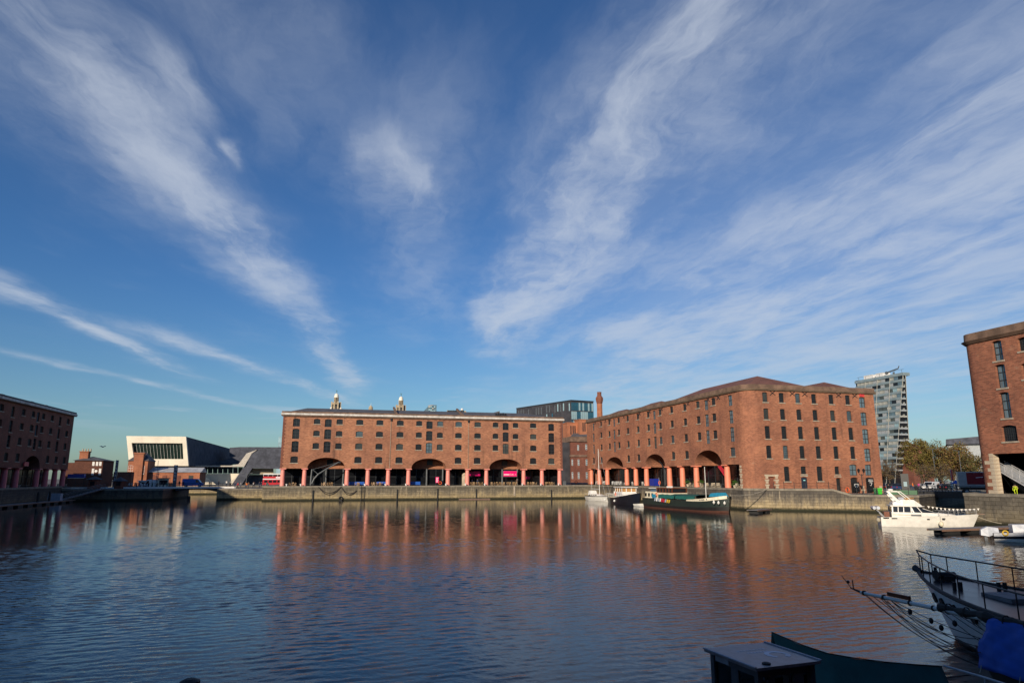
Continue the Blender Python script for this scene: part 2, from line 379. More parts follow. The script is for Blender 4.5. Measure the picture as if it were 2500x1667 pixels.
clear_glass('glass_clear'); glass('glass_dim', (0.07, 0.08, 0.075), 0.15, 0.5); glass('glass_shop', (0.008, 0.009, 0.011), 0.12, 0.25)
mat('frame_dark', (0.022, 0.026, 0.030), 0.5); mat('frame_white', (0.72, 0.70, 0.66), 0.5); mat('frame_grey', (0.10, 0.11, 0.12), 0.5)
mat('sill_stone', (0.40, 0.33, 0.25), 0.85, stain=0.4); mat('coping', (0.17, 0.105, 0.072), 0.9, scale=0.7, stain=0.6, var=0.35); mat('coping_light', (0.36, 0.28, 0.20), 0.9, scale=0.8, stain=0.7)
mat('coping_tan', (0.25, 0.175, 0.12), 0.9, scale=0.8, stain=0.6); mat('gutter_white', (0.60, 0.56, 0.51), 0.7, scale=0.9, stain=0.55); mat('slate', (0.10, 0.095, 0.10), 0.75, scale=0.6, bump=0.2); mat('roof_red', (0.17, 0.07, 0.05), 0.85, scale=0.5)
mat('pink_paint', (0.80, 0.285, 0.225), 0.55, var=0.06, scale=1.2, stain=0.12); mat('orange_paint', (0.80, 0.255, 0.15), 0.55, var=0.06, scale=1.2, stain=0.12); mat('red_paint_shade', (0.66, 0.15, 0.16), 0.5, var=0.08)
mat('paving', (0.15, 0.135, 0.115), 0.9, scale=0.7, var=0.3, stain=0.4); mat('coping_stone', (0.23, 0.20, 0.155), 0.85, scale=0.8, stain=0.5, bump=0.3)
mat('black_iron', (0.012, 0.013, 0.015), 0.5); mat('iron_grey', (0.09, 0.10, 0.105), 0.5, stain=0.2); mat('white_paint', (0.78, 0.76, 0.72), 0.45, var=0.08, stain=0.1)
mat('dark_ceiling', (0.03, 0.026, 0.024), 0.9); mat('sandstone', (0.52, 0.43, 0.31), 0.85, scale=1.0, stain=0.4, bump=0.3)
# ================================================================ water, ground, quays
water_mat()
import numpy as np
def build_water():
    """dock surface: real wind ripples inside the basin, flat sheets outside it"""
    xs = np.arange(-66.0, 82.01, 0.20); ys = [1.0]
    while ys[-1] < 186.5: ys.append(ys[-1] + 0.060 + 0.0014 * ys[-1])
    ys = np.array(ys); X, Y = np.meshgrid(xs, ys); Z = np.zeros_like(X); g = np.random.default_rng(4)
    sp = np.maximum(0.10, 0.060 + 0.0014 * Y)
    def patch(n, lo, hi, seed):
        q = np.random.default_rng(seed); v = np.zeros_like(X)
        for i in range(n):
            L = q.uniform(lo, hi); a = q.uniform(0, 6.28); v += np.sin((X * np.cos(a) * .45 + Y * np.sin(a)) * 6.283 / L + q.uniform(0, 6.28))
        return v / np.sqrt(n)
    wind = 1.0 / (1.0 + np.exp(-2.6 * (patch(9, 18, 60, 1) + .25)))          # gusts and slicks
    Ya = X * math.sin(R(YAW)) + Y * math.cos(R(YAW))
    lee = 0.46 + 0.54 * np.clip((82 - Ya + 6 * patch(5, 25, 80, 6)) / 34, 0, 1)
    for i in range(56):
        L = float(np.exp(g.uniform(np.log(0.20), np.log(0.95)))); k = 6.283 / L
        th = R(90 - YAW + 12) + g.normal(0, 0.60); slope = 0.029 * (1.0 if L < .7 else .6)
        fade = np.clip((L / sp - 2.2) / 2.0, 0, 1)
        Z += slope / k * fade * np.sin(k * (X * np.cos(th) + Y * np.sin(th)) + g.uniform(0, 6.28))
    Z *= (0.30 + 0.92 * wind) * lee
    edge = np.clip(np.minimum(np.minimum(X + 66, 82 - X), np.minimum(Y - 1, 186.5 - Y)) / 1.5, 0, 1); Z *= edge
    ny, nx = X.shape; V = np.stack([X, Y, Z], -1).reshape(-1, 3)
    a = (np.arange(ny - 1)[:, None] * nx + np.arange(nx - 1)[None, :]).reshape(-1); F = np.stack([a, a + 1, a + nx + 1, a + nx], -1)
    x0, x1, y0, y1 = xs[0], xs[-1], ys[0], ys[-1]; o = len(V)
    E_ = np.array([(-1500, -60, 0), (1500, -60, 0), (1500, 1600, 0), (-1500, 1600, 0), (x0, y0, 0), (x1, y0, 0), (x1, y1, 0), (x0, y1, 0)], float)
    V = np.vstack([V, E_]); F = np.vstack([F, np.array([(0, 1, 5, 4), (1, 2, 6, 5), (2, 3, 7, 6), (3, 0, 4, 7)]) + o])
    me = bpy.data.meshes.new('water'); me.vertices.add(len(V)); me.vertices.foreach_set('co', V.astype(np.float32).ravel())
    me.loops.add(F.size); me.loops.foreach_set('vertex_index', F.astype(np.int32).ravel()); me.polygons.add(len(F))
    me.polygons.foreach_set('loop_start', np.arange(0, F.size, 4, dtype=np.int32)); me.polygons.foreach_set('use_smooth', np.ones(len(F), dtype=bool))
    me.update(calc_edges=True); me.materials.append(MATS['water']); return struct(place(me, 'water'))
build_water()
def sheet(name, pts, z, m='paving'):
    mb = MB(); mb.add([(x, y, z) for x, y in pts], [tuple(range(len(pts)))]); return struct(mb.build(name, m))
ZE, ZR = 3.9, 3.9
sheet('quay_paving_north', [(-17.2, 186.4), (75.5, 186.4), (75.5, 260), (-17.2, 260)], ZQ)
sheet('quay_paving_east', [(74.7, 186.3), (74.5, 113.3), (80.8, 107.7), (86.0, 104.5), (86.0, 112.3), (75.2, 116.2), (75.2, 250), (90, 250), (90, 186.3)], ZE)
sheet('quay_paving_lower_east', [(88.6, 102.9), (95.2, 95.6), (125, 115), (150, 130), (400, 180), (400, 420), (106, 420), (104.4, 112.2), (88.6, 112.2)], 2.95)
mb = MB(); mb.add([(86.0, 104.5, ZE), (88.6, 102.9, 2.95), (88.6, 112.3, 2.95), (86.0, 112.3, ZE)], [(0, 1, 2, 3)]); struct(mb.build('quay_ramp', 'paving'))
sheet('quay_paving_south_east', [(81.4, 73.0), (81.4, -3), (160, -3), (160, 112), (122, 95.6)], ZR)
sheet('quay_paving_south', [(-110, 0.6), (160, 0.6), (160, -60), (-110, -60)], ZQ)
sheet('quay_paving_west', [(-140, 1), (-66.9, 1), (-66.9, 205), (-140, 205)], ZQ)
sheet('quay_paving_north_west', [(-66.8, 197.3), (-43.3, 197.3), (-42.4, 224), (-75, 224), (-75, 430), (-400, 430), (-400, 204.9), (-66.8, 204.9)], ZL)
sheet('quay_paving_bridge_side', [(-29.6, 197.9), (-17.3, 197.9), (-17.3, 226), (-29.6, 226)], ZL)
sheet('ground_north', [(-400, 262.4), (75, 262.4), (90, 250), (400, 250), (400, 1500), (-400, 1500)], ZL - 0.1)
def dock_wall(name, label, pts, z, m, back=1.2, step=1.5, out=1, ztop2=None):
    """wall of a dock basin along a polyline; water lies to the right of travel (out=1)"""
    t = thing(name, label, 'dock wall', (pts[0][0], pts[0][1], 0))
    O = Vector((pts[0][0], pts[0][1], 0)); body = MB(); k = 0
    for i in range(len(pts) - 1):
        a, b = Vector(pts[i]), Vector(pts[i + 1]); d = b - a; L = d.length; d.normalize(); n = Vector((d.y, -d.x)) * out
        za = z if not isinstance(z, (list, tuple)) else z[i]; zb = z if not isinstance(z, (list, tuple)) else z[i + 1]
        e = 0.02 * i
        q = [a, b, b - n * back, a - n * back]; zt = [za - 0.33, zb - 0.33, zb - 0.33, za - 0.33]
        body.add([(p.x - O.x, p.y - O.y, -2) for p in q] + [(p.x - O.x, p.y - O.y, h) for p, h in zip(q, zt)],
                 [(0, 1, 5, 4), (2, 3, 7, 6), (4, 5, 6, 7)])
        ns = max(1, int(L / step)); w = L / ns
        for j in range(ns):
            s0, s1 = j * w + 0.012, (j + 1) * w - 0.012
            p = rnd.uniform(0.03, 0.10); h = rnd.uniform(-0.015, 0.02)
            A = a + d * s0 + n * p; B = a + d * s1 + n * p; C_ = a + d * s1 - n * (back - 0.3); D = a + d * s0 - n * (back - 0.3)
            zA = za + (zb - za) * j / ns; zB = za + (zb - za) * (j + 1) / ns
            c = MB(); P4 = [A, B, C_, D]; Z4 = [zA, zB, zB, zA]
            c.add([(p_.x - O.x, p_.y - O.y, h_ - 0.34) for p_, h_ in zip(P4, Z4)] + [(p_.x - O.x, p_.y - O.y, h_ + 0.02 + h) for p_, h_ in zip(P4, Z4)],
                  [(0, 1, 5, 4), (1, 2, 6, 5), (2, 3, 7, 6), (3, 0, 4, 7), (4, 5, 6, 7)])
            c.build('coping_stone', 'wall_coping' if False else 'coping_stone', t)
            k += 1
    body.build('masonry', m, t)
    return t
dock_wall('dock_wall', 'sunlit stone dock wall with dark top band below the central warehouse', [(-17.5, 186), (74.4, 186)], ZQ, 'wall_mid')
dock_wall('dock_wall', 'dark weathered stone dock wall below the warehouse with orange columns', [(74.2, 186), (74.2, 115.5)], [ZQ, ZE], 'wall_east')
dock_wall('dock_wall', 'streaked ochre dock wall wrapping the warehouse corner beside the barge bow', [(74.2, 115.5), (74.0, 113.2), (80.6, 107.2), (86, 104.0), (88.6, 102.4), (95.4, 95)], [ZE, ZE, ZE, ZE, 2.95, 2.95], 'wall_east')
dock_wall('dock_wall', 'shaded passage wall behind the white motor cruiser', [(95.4, 95), (125, 114.6), (150, 129.6)], 2.95, 'wall_dark')
dock_wall('dock_wall', 'brown stone dock wall below the curved warehouse corner at far right', [(122, 96), (81, 73.4), (81, 0)], ZR, 'wall_right')
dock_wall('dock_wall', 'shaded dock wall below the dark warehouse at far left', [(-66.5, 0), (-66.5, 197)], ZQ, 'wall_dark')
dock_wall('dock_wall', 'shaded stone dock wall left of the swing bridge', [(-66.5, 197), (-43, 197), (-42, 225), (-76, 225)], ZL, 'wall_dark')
dock_wall('dock_wall', 'sunlit low dock wall right of the swing bridge', [(-30, 226), (-30, 197.5), (-17.5, 197.5)], ZL, 'wall_mid')
dock_wall('dock_wall', 'short return of the dock wall left of the central warehouse', [(-17.5, 197.5), (-17.5, 186)], ZQ, 'wall_mid')
dock_wall('dock_wall', 'sandy basin wall seen under the swing bridge', [(-75, 262), (-17, 262)], ZL, 'wall_mid', out=1)
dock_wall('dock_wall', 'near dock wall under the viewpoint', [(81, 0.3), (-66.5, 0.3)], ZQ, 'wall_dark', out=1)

# ================================================================ facade tools
def in_poly(x, y, P):
    c = False; n = len(P); j = n - 1
    for i in range(n):
        xi, yi = P[i]; xj, yj = P[j]
        if (yi > y) != (yj > y) and x < (xj - xi) * (y - yi) / (yj - yi) + xi: c = not c
        j = i
    return c
class Wall:
    """wall frame: s to the right seen from outside, z up, d inwards"""
    def __init__(w, O, rot, base=(0, 0, 0)): w.O = Vector(O); w.rot = rot; w.M = Matrix.Rotation(rot, 3, 'Z')
    def P(w, s, z, d=0.0): return w.O + w.M @ Vector((s, d, 0)) + Vector((0, 0, z))
def head(s, z0, w, h, rise=0.095, n=6):
    """opening with a flat segmental arch head"""
    r = rise * w; pts = [(s - w / 2, z0), (s + w / 2, z0)]
    for i in range(n + 1):
        a = 1 - 2 * i / n; pts.append((s + a * w / 2, z0 + h - r + r * (1 - a * a)))
    return pts
def arch(s0, s1, z0, zt, n=18):
    c, a = (s0 + s1) / 2, (s1 - s0) / 2
    return [(c - a * math.cos(math.pi * i / n), z0 + (zt - z0) * math.sin(math.pi * i / n) ** 0.9) for i in range(n + 1)]
def facade(parent, name, P, outline, holes, depth, m, cuts=(), depths=None):
    polys = [outline] + list(holes); vs = []; es = []
    for p in polys:
        o = len(vs); vs += [Vector(q) for q in p]; es += [(o + i, o + (i + 1) % len(p)) for i in range(len(p))]
    for a, b in cuts:
        o = len(vs); vs += [Vector(a), Vector(b)]; es.append((o, o + 1))
    v2, _, f2, _, _, _ = delaunay_2d_cdt(vs, es, [], 0, 1e-5)
    mb = MB(); fs = []
    for f in f2:
        cx = sum(v2[i].x for i in f) / len(f); cy = sum(v2[i].y for i in f) / len(f)
        if in_poly(cx, cy, outline) and not any(in_poly(cx, cy, h) for h in holes): fs.append(tuple(f))
    mb.add([P(q.x, q.y, 0) for q in v2], fs)
    for k, h in enumerate(holes):
        dp = depths[k] if depths else depth; n = len(h)
        mb.add([P(a, b, 0) for a, b in h] + [P(a, b, dp) for a, b in h], [(i, (i + 1) % n, (i + 1) % n + n, i + n) for i in range(n)])
    return mb.build(name, m, parent)
WINC = {}; wrnd = random.Random(12)
def window(parent, W, s, z0, w, h, kind='barred', d=0.24, sill=True, rise=0.095, gl=None, fm='frame_dark', at=None):
    w, h = round(w, 2), round(h, 2); gl = gl or ('glass_dark' if kind == 'barred' else 'glass_sky')
    key = (kind, w, h, rise, gl, fm, sill)
    if key not in WINC:
        pts = head(0, 0, w, h, rise); inner = head(0, 0.07, w - 0.14, h - 0.14, rise)
        f = MB(); n = len(pts)
        f.add([(a, -0.03, b) for a, b in pts] + [(a, -0.03, b) for a, b in inner] + [(a, 0.05, b) for a, b in inner],
              [(i, (i + 1) % n, (i + 1) % n + n, i + n) for i in range(n)] + [(i + n, (i + 1) % n + n, (i + 1) % n + 2 * n, i + 2 * n) for i in range(n)])
        nv, nh, t = {'barred': (max(2, round(w / 0.3)), max(2, round(h / 0.36)), 0.028), 'tall': (2, 2 if h < 2.2 else 3, 0.05), 'sash': (2, 3, 0.035), 'plain': (1, 2, 0.05)}[kind]
        for i in range(1, nv): x = -w / 2 + w * i / nv; f.box(x - t, x + t, -0.025, 0.04, 0.06, h - 0.07 - rise * w * 0.3)
        for i in range(1, nh): z = h * i / nh; f.box(-w / 2 + 0.06, w / 2 - 0.06, -0.02, 0.035, z - t, z + t)
        p = MB(); p.add([(a, 0.045, b) for a, b in inner], [tuple(range(n))])
        sm = MB().box(-w / 2 - 0.14, w / 2 + 0.14, -d - 0.12, 0.0, -0.20, -0.004) if sill else None
        WINC[key] = (f.mesh('window', fm), [p.mesh('pane', q) for q in (gl, 'glass_dim', 'glass_sky')], sm.mesh('sill', 'sill_stone') if sm else None)
    a, b, c = WINC[key]; b = b[0] if wrnd.random() < .72 else b[wrnd.choice((1, 1, 2))]
    o = place(a, 'window', parent, at if at else W.P(s, z0, d), W.rot)
    place(b, 'pane', o)
    if c: place(c, 'sill', o)
    return o
COLM = {}
def column(parent, x, y, z0, h, m, r=0.62):
    if (h, m, r) not in COLM:
        c = MB().lathe((0, 0, 0), [(r * 1.02, 0), (r * 1.0, 0.05), (r * 0.985, h * 0.35), (r * 0.93, h * 0.72), (r * 0.86, h - 0.52), (r * 0.9, h - 0.50), (r * 0.9, h - 0.44), (r * 0.88, h - 0.42), (r * 1.02, h - 0.30), (r * 1.22, h - 0.22)], 20)
        k = MB().box(-r * 1.34, r * 1.34, -r * 1.34, r * 1.34, h - 0.22, h + 0.004)
        COLM[(h, m, r)] = (smooth_angle_me(c.mesh('column', m)), k.mesh('capital', m))
    a, b = COLM[(h, m, r)]
    o = place(a, 'column', parent, (x, y, z0)); place(b, 'capital', o); return o
def smooth_angle_me(me, deg=40):
    me.polygons.foreach_set('use_smooth', [True] * len(me.polygons))
    try: me.set_sharp_from_angle(angle=R(deg))
    except Exception: pass
    return me
def arcade(parent, W, s0, s1, zf, zb, arches, depth, wallm, shop=True, winmark=True):
    """space behind a colonnade: back wall, shopfront, ceiling, vaults behind the arches"""
    top = max([a[2] for a in arches] + [zb]) + 0.4
    holes = [head((a + b) / 2 + (0.9 if winmark else 0), zb + 1.05, 1.7, 1.5) for a, b, t in arches]
    facade(parent, 'arcade_back_wall', lambda s, z, d: W.P(s, z, depth + d), [(s0, zb - 0.02), (s1, zb - 0.02), (s1, top), (s0, top)], holes, 0.3, wallm)
    for a, b, t in arches: window(parent, W, (a + b) / 2 + (0.9 if winmark else 0), zb + 1.05, 1.7, 1.5, 'barred', d=depth + 0.2, sill=False)
    for a, b, t in arches:
        A = arch(a, b, zb, t); n = len(A); v = MB()
        v.add([W.P(x, z, 0) for x, z in A] + [W.P(x, z, depth) for x, z in A], [(i, i + 1, i + 1 + n, i + n) for i in range(n - 1)])
        v.build('arch_vault', wallm, parent)
    c = MB(); cur = s0
    for a, b, t in sorted(arches) + [(s1, s1, 0)]:
        if a - cur > 0.05: c.add([W.P(cur, zb, 0), W.P(a, zb, 0), W.P(a, zb, depth), W.P(cur, zb, depth)], [(0, 1, 2, 3)])
        cur = b
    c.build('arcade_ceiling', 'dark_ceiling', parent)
    if shop:
        n = max(2, int((s1 - s0) / 2.7)); w = (s1 - s0) / n
        fr = MB()
        for i in range(n + 1): q = s0 + i * w; fr.extr([W.P(q - 0.08, zf, depth - 0.12), W.P(q + 0.08, zf, depth - 0.12), W.P(q + 0.08, zf, depth), W.P(q - 0.08, zf, depth)], (0, 0, zb - zf))
        for z in (zf + 2.35, zf + 0.35): fr.extr([W.P(s0, z, depth - 0.10), W.P(s1, z, depth - 0.10), W.P(s1, z, depth), W.P(s0, z, depth)], (0, 0, 0.10))
        fr.build('shopfront_frame', 'frame_dark', parent)
        pm = None
        for i in range(n):
            q = s0 + i * w
            MB().add([W.P(q + 0.08, zf, depth - 0.03), W.P(q + w - 0.08, zf, depth - 0.03), W.P(q + w - 0.08, zb, depth - 0.03), W.P(q + 0.08, zb, depth - 0.03)], [(0, 1, 2, 3)]).build('shop_pane', 'glass_shop', parent)
def spans(cols, beam, arches):
    """lower edge of the outer wall: straight beam broken by the arches (listed left to right)"""
    out = []
    for a, b, t in arches: out += arch(a, b, beam, t)
    return out
def quoins(parent, W, s, z0, z1, m='coping', wide=0.75):
    z = z0; i = 0; me = {}
    while z < z1 - 0.3:
        w = wide if i % 2 else wide * 0.66
        if w not in me: me[w] = MB().box(-w / 2, w / 2, -0.03, 0.25, 0.01, 0.43).mesh('quoin', m)
        sg = 1 if s < 1 else -1
        place(me[w], 'quoin', parent, W.P(s + sg * w / 2, z, 0), W.rot); z += 0.45; i += 1

# ================================================================ central warehouse
T = thing('brick_warehouse', 'long sunlit brick warehouse with pink columns and a white gutter, central', 'warehouse', (-13.6, 187.2, ZQ))
T.location = (0, 0, 0)
X0, X1, Y0 = -13.7, 63.75, 187.2
W = Wall((X0, Y0, 0), 0.0)
S = lambda x: x - X0
BZ, TZ = 8.2, 21.95
xs_col = [-12.95, -7.5, 3.37, 8.79, 14.2, 19.65, 30.53, 35.98, 41.4, 52.25, 57.7, 63.0]
AR = [(S(-6.9), S(2.75), 11.05), (S(20.3), S(29.9), 11.0), (S(42.05), S(51.6), 11.0)]
X_r = lambda u, v: S(aty(u, v, Y0).x)
tall = [X_r(724, 1031), X_r(801.6, 1031), X_r(1048.8, 1033), X_r(1234.7, 1036), X_r(1345.7, 1040)]
small = [X_r(u, 1029) for u in (774.3, 829.4, 878.6, 927.7, 977.5, 1023.6, 1074.8, 1120, 1166.4, 1209.9, 1258.7, 1301.7)]
low = [X_r(u, 1122) for u in (718, 874, 924.5, 974, 1118.4, 1165, 1301.7, 1346)]
wins = []
for i, s in enumerate(small):
    w = 1.62 if i in (0, 1, 5, 6, 9, 10) else 1.85
    for z0, h in ((19.85, 1.38), (16.65, 1.45), (13.3, 1.58)): wins.append((s, z0, w, h, 'barred'))
for s in low: wins.append((s, 9.65, 1.85, 1.68, 'barred'))
for s in tall:
    for z0, h in ((19.1, 2.08), (15.85, 2.66), (12.4, 2.88)): wins.append((s, z0, 1.75, h, 'tall'))
out = [(0, BZ)] + spans(None, BZ, AR) + [(S(X1), BZ), (S(X1), TZ), (0, TZ)]
facade(T, 'wall', W.P, out, [head(s, z, w, h) for s, z, w, h, k in wins], 0.42, 'brick_mid')
for s, z, w, h, k in wins: window(T, W, s, z, w, h, k, gl='glass_dark' if k == 'barred' else 'glass_tall', sill=(k == 'barred')) if False else window(T, W, s, z, w, h, k, gl='glass_dark', sill=(k == 'barred'))
L = S(X1)
mb = MB()   # lintel edge, ends, rear, party floors
mb.add([W.P(0, BZ, 0), W.P(0, TZ, 0), W.P(0, TZ, 24), W.P(0, BZ - 4.4, 24), W.P(0, BZ - 4.4, 5), W.P(0, BZ, 5)], [(0, 1, 2, 3, 4, 5)])
mb.add([W.P(L, BZ, 0), W.P(L, TZ, 0), W.P(L, TZ, 24), W.P(L, BZ - 4.4, 24), W.P(L, BZ - 4.4, 5), W.P(L, BZ, 5)], [(0, 1, 2, 3, 4, 5)])
mb.add([W.P(0, ZQ, 24), W.P(L, ZQ, 24), W.P(L, TZ, 24), W.P(0, TZ, 24)], [(0, 1, 2, 3)])
mb.build('end_and_rear_walls', 'brick_mid', T)
arcade(T, W, 0.05, L - 0.05, ZQ, BZ, AR, 4.9, 'brick_mid')
for x in xs_col: column(T, x, Y0 + 0.66, ZQ, BZ - ZQ, 'pink_paint', 0.60)
quoins(T, W, 0.0, BZ + 0.05, TZ - 0.2, 'brick_dark'); quoins(T, W, L, BZ + 0.05, TZ - 0.2, 'brick_dark')
mb = MB().box(X0 - 0.5, X1 + 0.5, Y0 - 0.5, Y0 + 0.3, TZ - 0.02, TZ + 0.16).box(X0 - 0.35, X1 + 0.35, Y0 - 0.36, Y0 + 0.2, TZ - 0.22, TZ - 0.03); mb.build('cornice', 'coping', T)
MB().box(X0 - 0.55, X1 + 0.55, Y0 - 0.58, Y0 + 0.2, TZ + 0.17, TZ + 0.66).build('gutter', 'gutter_white', T)
MB().box(X0 - 0.4, X1 + 0.4, Y0 - 0.40, Y0 + 0.5, TZ + 0.665, TZ + 1.12).build('parapet', 'coping', T)
mb = MB(); z0, z1 = TZ + 0.9, 25.0
mb.add([(X0 + 0.4, Y0 + 0.5, z0), (X1 - 0.4, Y0 + 0.5, z0), (X1 - 0.4, Y0 + 23.5, z0), (X0 + 0.4, Y0 + 23.5, z0), (X0 + 5.5, Y0 + 10.5, z1), (X1 - 9, Y0 + 10.5, z1)],
       [(0, 1, 5, 4), (1, 2, 5), (2, 3, 4, 5), (3, 0, 4)]); rf = mb.build('roof', 'slate', T)
for sx_ in (15.6, 34.2):
    MB().extr([(sx_, Y0 + 0.6, TZ + 0.9), (sx_ + 0.5, Y0 + 0.6, TZ + 0.9), (sx_ + 0.5, Y0 + 10.6, 25.5), (sx_, Y0 + 10.6, 25.5)], (0, 0, 0.5)).build('fire_wall', 'coping', rf)
mb = MB()   # roof plant near the right end
for i in range(5): mb.box(44.6 + i * 0.7, 45.0 + i * 0.7, Y0 + 3, Y0 + 3.8, 23.4, 24.1 + 0.2 * (i % 2))
mb.build('roof_vent', 'black_iron', rf)
for u in (954, 1143.5):
    s = X_r(u, 1060); MB().cyl(W.P(s, BZ + 0.1, -0.10), W.P(s, TZ - 0.8, -0.10), 0.06, n=6).build('downpipe', 'sill_stone', T)
    MB().box(-0.22, 0.22, -0.3, 0.0, -0.35, 0.35).build('hopper', 'black_iron', T, W.P(s, TZ - 0.6, 0))
for u in (1054, 1098) if False else ():
    pass
for k, (a, b, t) in enumerate(AR):      # inner iron columns under each arch
    for q in (0.5, 0.97):
        s = a + (b - a) * q
        MB().cyl(W.P(s, ZQ, 4.1), W.P(s, BZ, 4.1), 0.28, 0.24, 10).build('inner_column', 'iron_grey', T)

# ================================================================ east warehouse (orange columns, rounded corner)
T = thing('brick_warehouse', 'sunlit brick warehouse with rounded corner, orange columns and iron crosses below the cornice', 'warehouse')
XE, YS, RC = 75.0, 112.0, 2.6
YN = 196.6; XEND = 104.2
BZ, TZ = 8.4, 22.45
Ls = YN - (YS + RC); Lc = RC * math.pi / 2
def PE(s, z, d=0.0):
    """s runs from the north end along the west front, round the corner and along the south front"""
    if s <= Ls: return Vector((XE + d, YN - s, z))
    if s <= Ls + Lc:
        a = (s - Ls) / RC; r = RC - d; return Vector((XE + RC - r * math.cos(a), YS + RC - r * math.sin(a), z))
    return Vector((XE + RC + s - Ls - Lc, YS + d, z))
WE = Wall((XE, YN, 0), -math.pi / 2); WS = Wall((XE + RC, YS, 0), 0.0)
SW = lambda y: YN - y
SS = lambda x: Ls + Lc + (x - XE - RC)
ARe = [(SW(182.0), SW(170.0), 11.45), (SW(156.6), SW(145.9), 11.45), (SW(132.2), SW(121.7), 11.45)]
ye_r = lambda u, v: SW(atx(u, v, XE).y)
cols_e = [195.2, 188.74, 182.72, 169.21, 163.5, 157.3, 145.18, 139.07, 132.93, 120.92]
smallw = [ye_r(u, 990) for u in (1465.6, 1485.4, 1508.4, 1530.6, 1555.4, 1580.7, 1609.6, 1638.3, 1670.7, 1702.9, 1741.4)]
talle = [ye_r(u, 990) for u in (1447.0, 1497.3, 1595.8, 1723.3, 1782.6)]
lowe = [ye_r(u, 1110) for u in (1448.9, 1468, 1534, 1558.9, 1643.6, 1676.5, 1789)]
we = []
for s in smallw:
    for z0, h in ((20.5, 1.52), (17.2, 1.6), (13.65, 1.72)): we.append((s, z0, 1.62, h, 'barred', 'W'))
for s in lowe: we.append((s, 9.95, 1.75, 1.72, 'barred', 'W'))
for s in talle:
    for z0, h in ((19.75, 2.15), (16.3, 2.6), (12.75, 2.85)): we.append((s, z0, 1.5, h, 'tall', 'W'))
xsS = [79.22, 82.85, 86.5, 90.15, 94.15, 98.0]
for x in xsS:
    for z0, h in ((20.05, 1.88), (16.75, 2.08), (13.1, 2.42), (9.45, 2.4)): we.append((SS(x), z0, 1.14, h, 'barred', 'S'))
for z0, h in ((19.5, 2.1), (16.0, 2.6), (12.4, 2.9), (9.0, 2.5)): we.append((SS(101.4), z0, 1.45, h, 'tall', 'S'))
we += [(SS(82.75), 5.2, 1.2, 2.75, 'barred', 'S'), (SS(86.45), 6.55, 1.2, 1.45, 'barred', 'S'), (SS(90.0), 5.25, 1.25, 2.75, 'barred', 'S'), (SS(93.95), 6.5, 1.05, 1.5, 'barred', 'S'),
       (SS(97.7), 6.3, 1.7, 2.1, 'tall', 'S'), (SS(101.2), 6.3, 1.5, 2.1, 'tall', 'S')]
doors = [(SS(79.35), ZE, 1.35, 2.15), (SS(86.4), ZE, 1.35, 2.1), (SS(94.1), 3.2, 1.1, 2.6), (SS(97.7), 2.96, 1.75, 2.95), (SS(101.1), 2.96, 1.55, 2.95)]
sd0, sd1 = SW(118.9), SW(115.6)      # square opening by the corner
out = [(0, BZ)] + spans(None, BZ, ARe) + [(sd1, BZ), (sd1, ZE - 0.5), (Ls, ZE - 0.5)]
out += [(Ls + Lc * i / 8, 2.7) for i in range(9)] + [(SS(XEND), 2.7), (SS(XEND), TZ), (Ls + Lc, TZ), (Ls, TZ), (0, TZ)]
holes = [head(s, z, w, h) for s, z, w, h, k, f in we] + [head(s, z, w, h, 0.1) for s, z, w, h in doors]
cuts = [((Ls + Lc * i / 8, 2.0), (Ls + Lc * i / 8, TZ + 1)) for i in range(0, 9)]
facade(T, 'wall', PE, out, holes, 0.42, 'brick_east', cuts)
for s, z, w, h, k, f in we:
    at = PE(s, z, 0.24); Wf = WE if f == 'W' else WS
    window(T, Wf, s, z, w, h, k, sill=(k == 'barred'), at=at, gl='glass_dark' if k == 'barred' else 'glass_sky')
mb = MB()
mb.add([PE(0, 0, 0), PE(0, TZ, 0), PE(0, TZ, 26), PE(0, 0, 26)], [(0, 1, 2, 3)])
mb.add([(XEND, YS, 2.7), (XEND, YN - 1, 2.7), (XEND, YN - 1, TZ), (XEND, YS, TZ)], [(0, 1, 2, 3)])
mb.add([PE(sd1, ZE - .5, 0), PE(sd1, BZ, 0), PE(sd1, BZ, 5), PE(sd1, ZE - .5, 5)], [(0, 1, 2, 3)])
mb.build('end_and_rear_walls', 'brick_east', T)
arcade(T, WE, 0.05, sd1 - 0.02, ZE, BZ, ARe, 4.9, 'brick_east')
for y in cols_e: column(T, XE + 0.66, y, ZE, BZ - ZE, 'orange_paint', 0.62)
def rim(name, z0, z1, o0, o1, m, hi=None):
    """course that follows the west front, the rounded corner and the south front"""
    ss = [-0.3, Ls] + [Ls + Lc * i / 8 for i in range(1, 9)] + [SS(XEND) + 0.3]
    rings = [[PE(s, z0, -o0), PE(s, z1, -o1), PE(s, z1, 0.5), PE(s, z0, 0.5)] for s in ss]
    mb = MB(); mb.loft(rings); return mb.build(name, m, T)
rim('cornice', TZ - 0.16, TZ + 0.14, 0.30, 0.55, 'coping_tan'); rim('parapet', TZ + 0.145, TZ + 1.0, 0.12, 0.08, 'coping')
def hip(x0, x1, y0, y1, z0, z1, ins):
    mb = MB(); cx = (x0 + x1) / 2
    mb.add([(x0, y0, z0), (x1, y0, z0), (x1, y1, z0), (x0, y1, z0), (cx, y0 + ins, z1), (cx, y1 - ins, z1)], [(0, 1, 4), (1, 2, 5, 4), (2, 3, 5), (3, 0, 4, 5)]); return mb.build('roof', 'roof_red', T)
hip(76.2, 93.0, 113.2, 152, TZ + 0.6, TZ + 4.2, 8.5); hip(93.2, 103.6, 113.2, 150, TZ + 0.6, TZ + 3.0, 5.5)
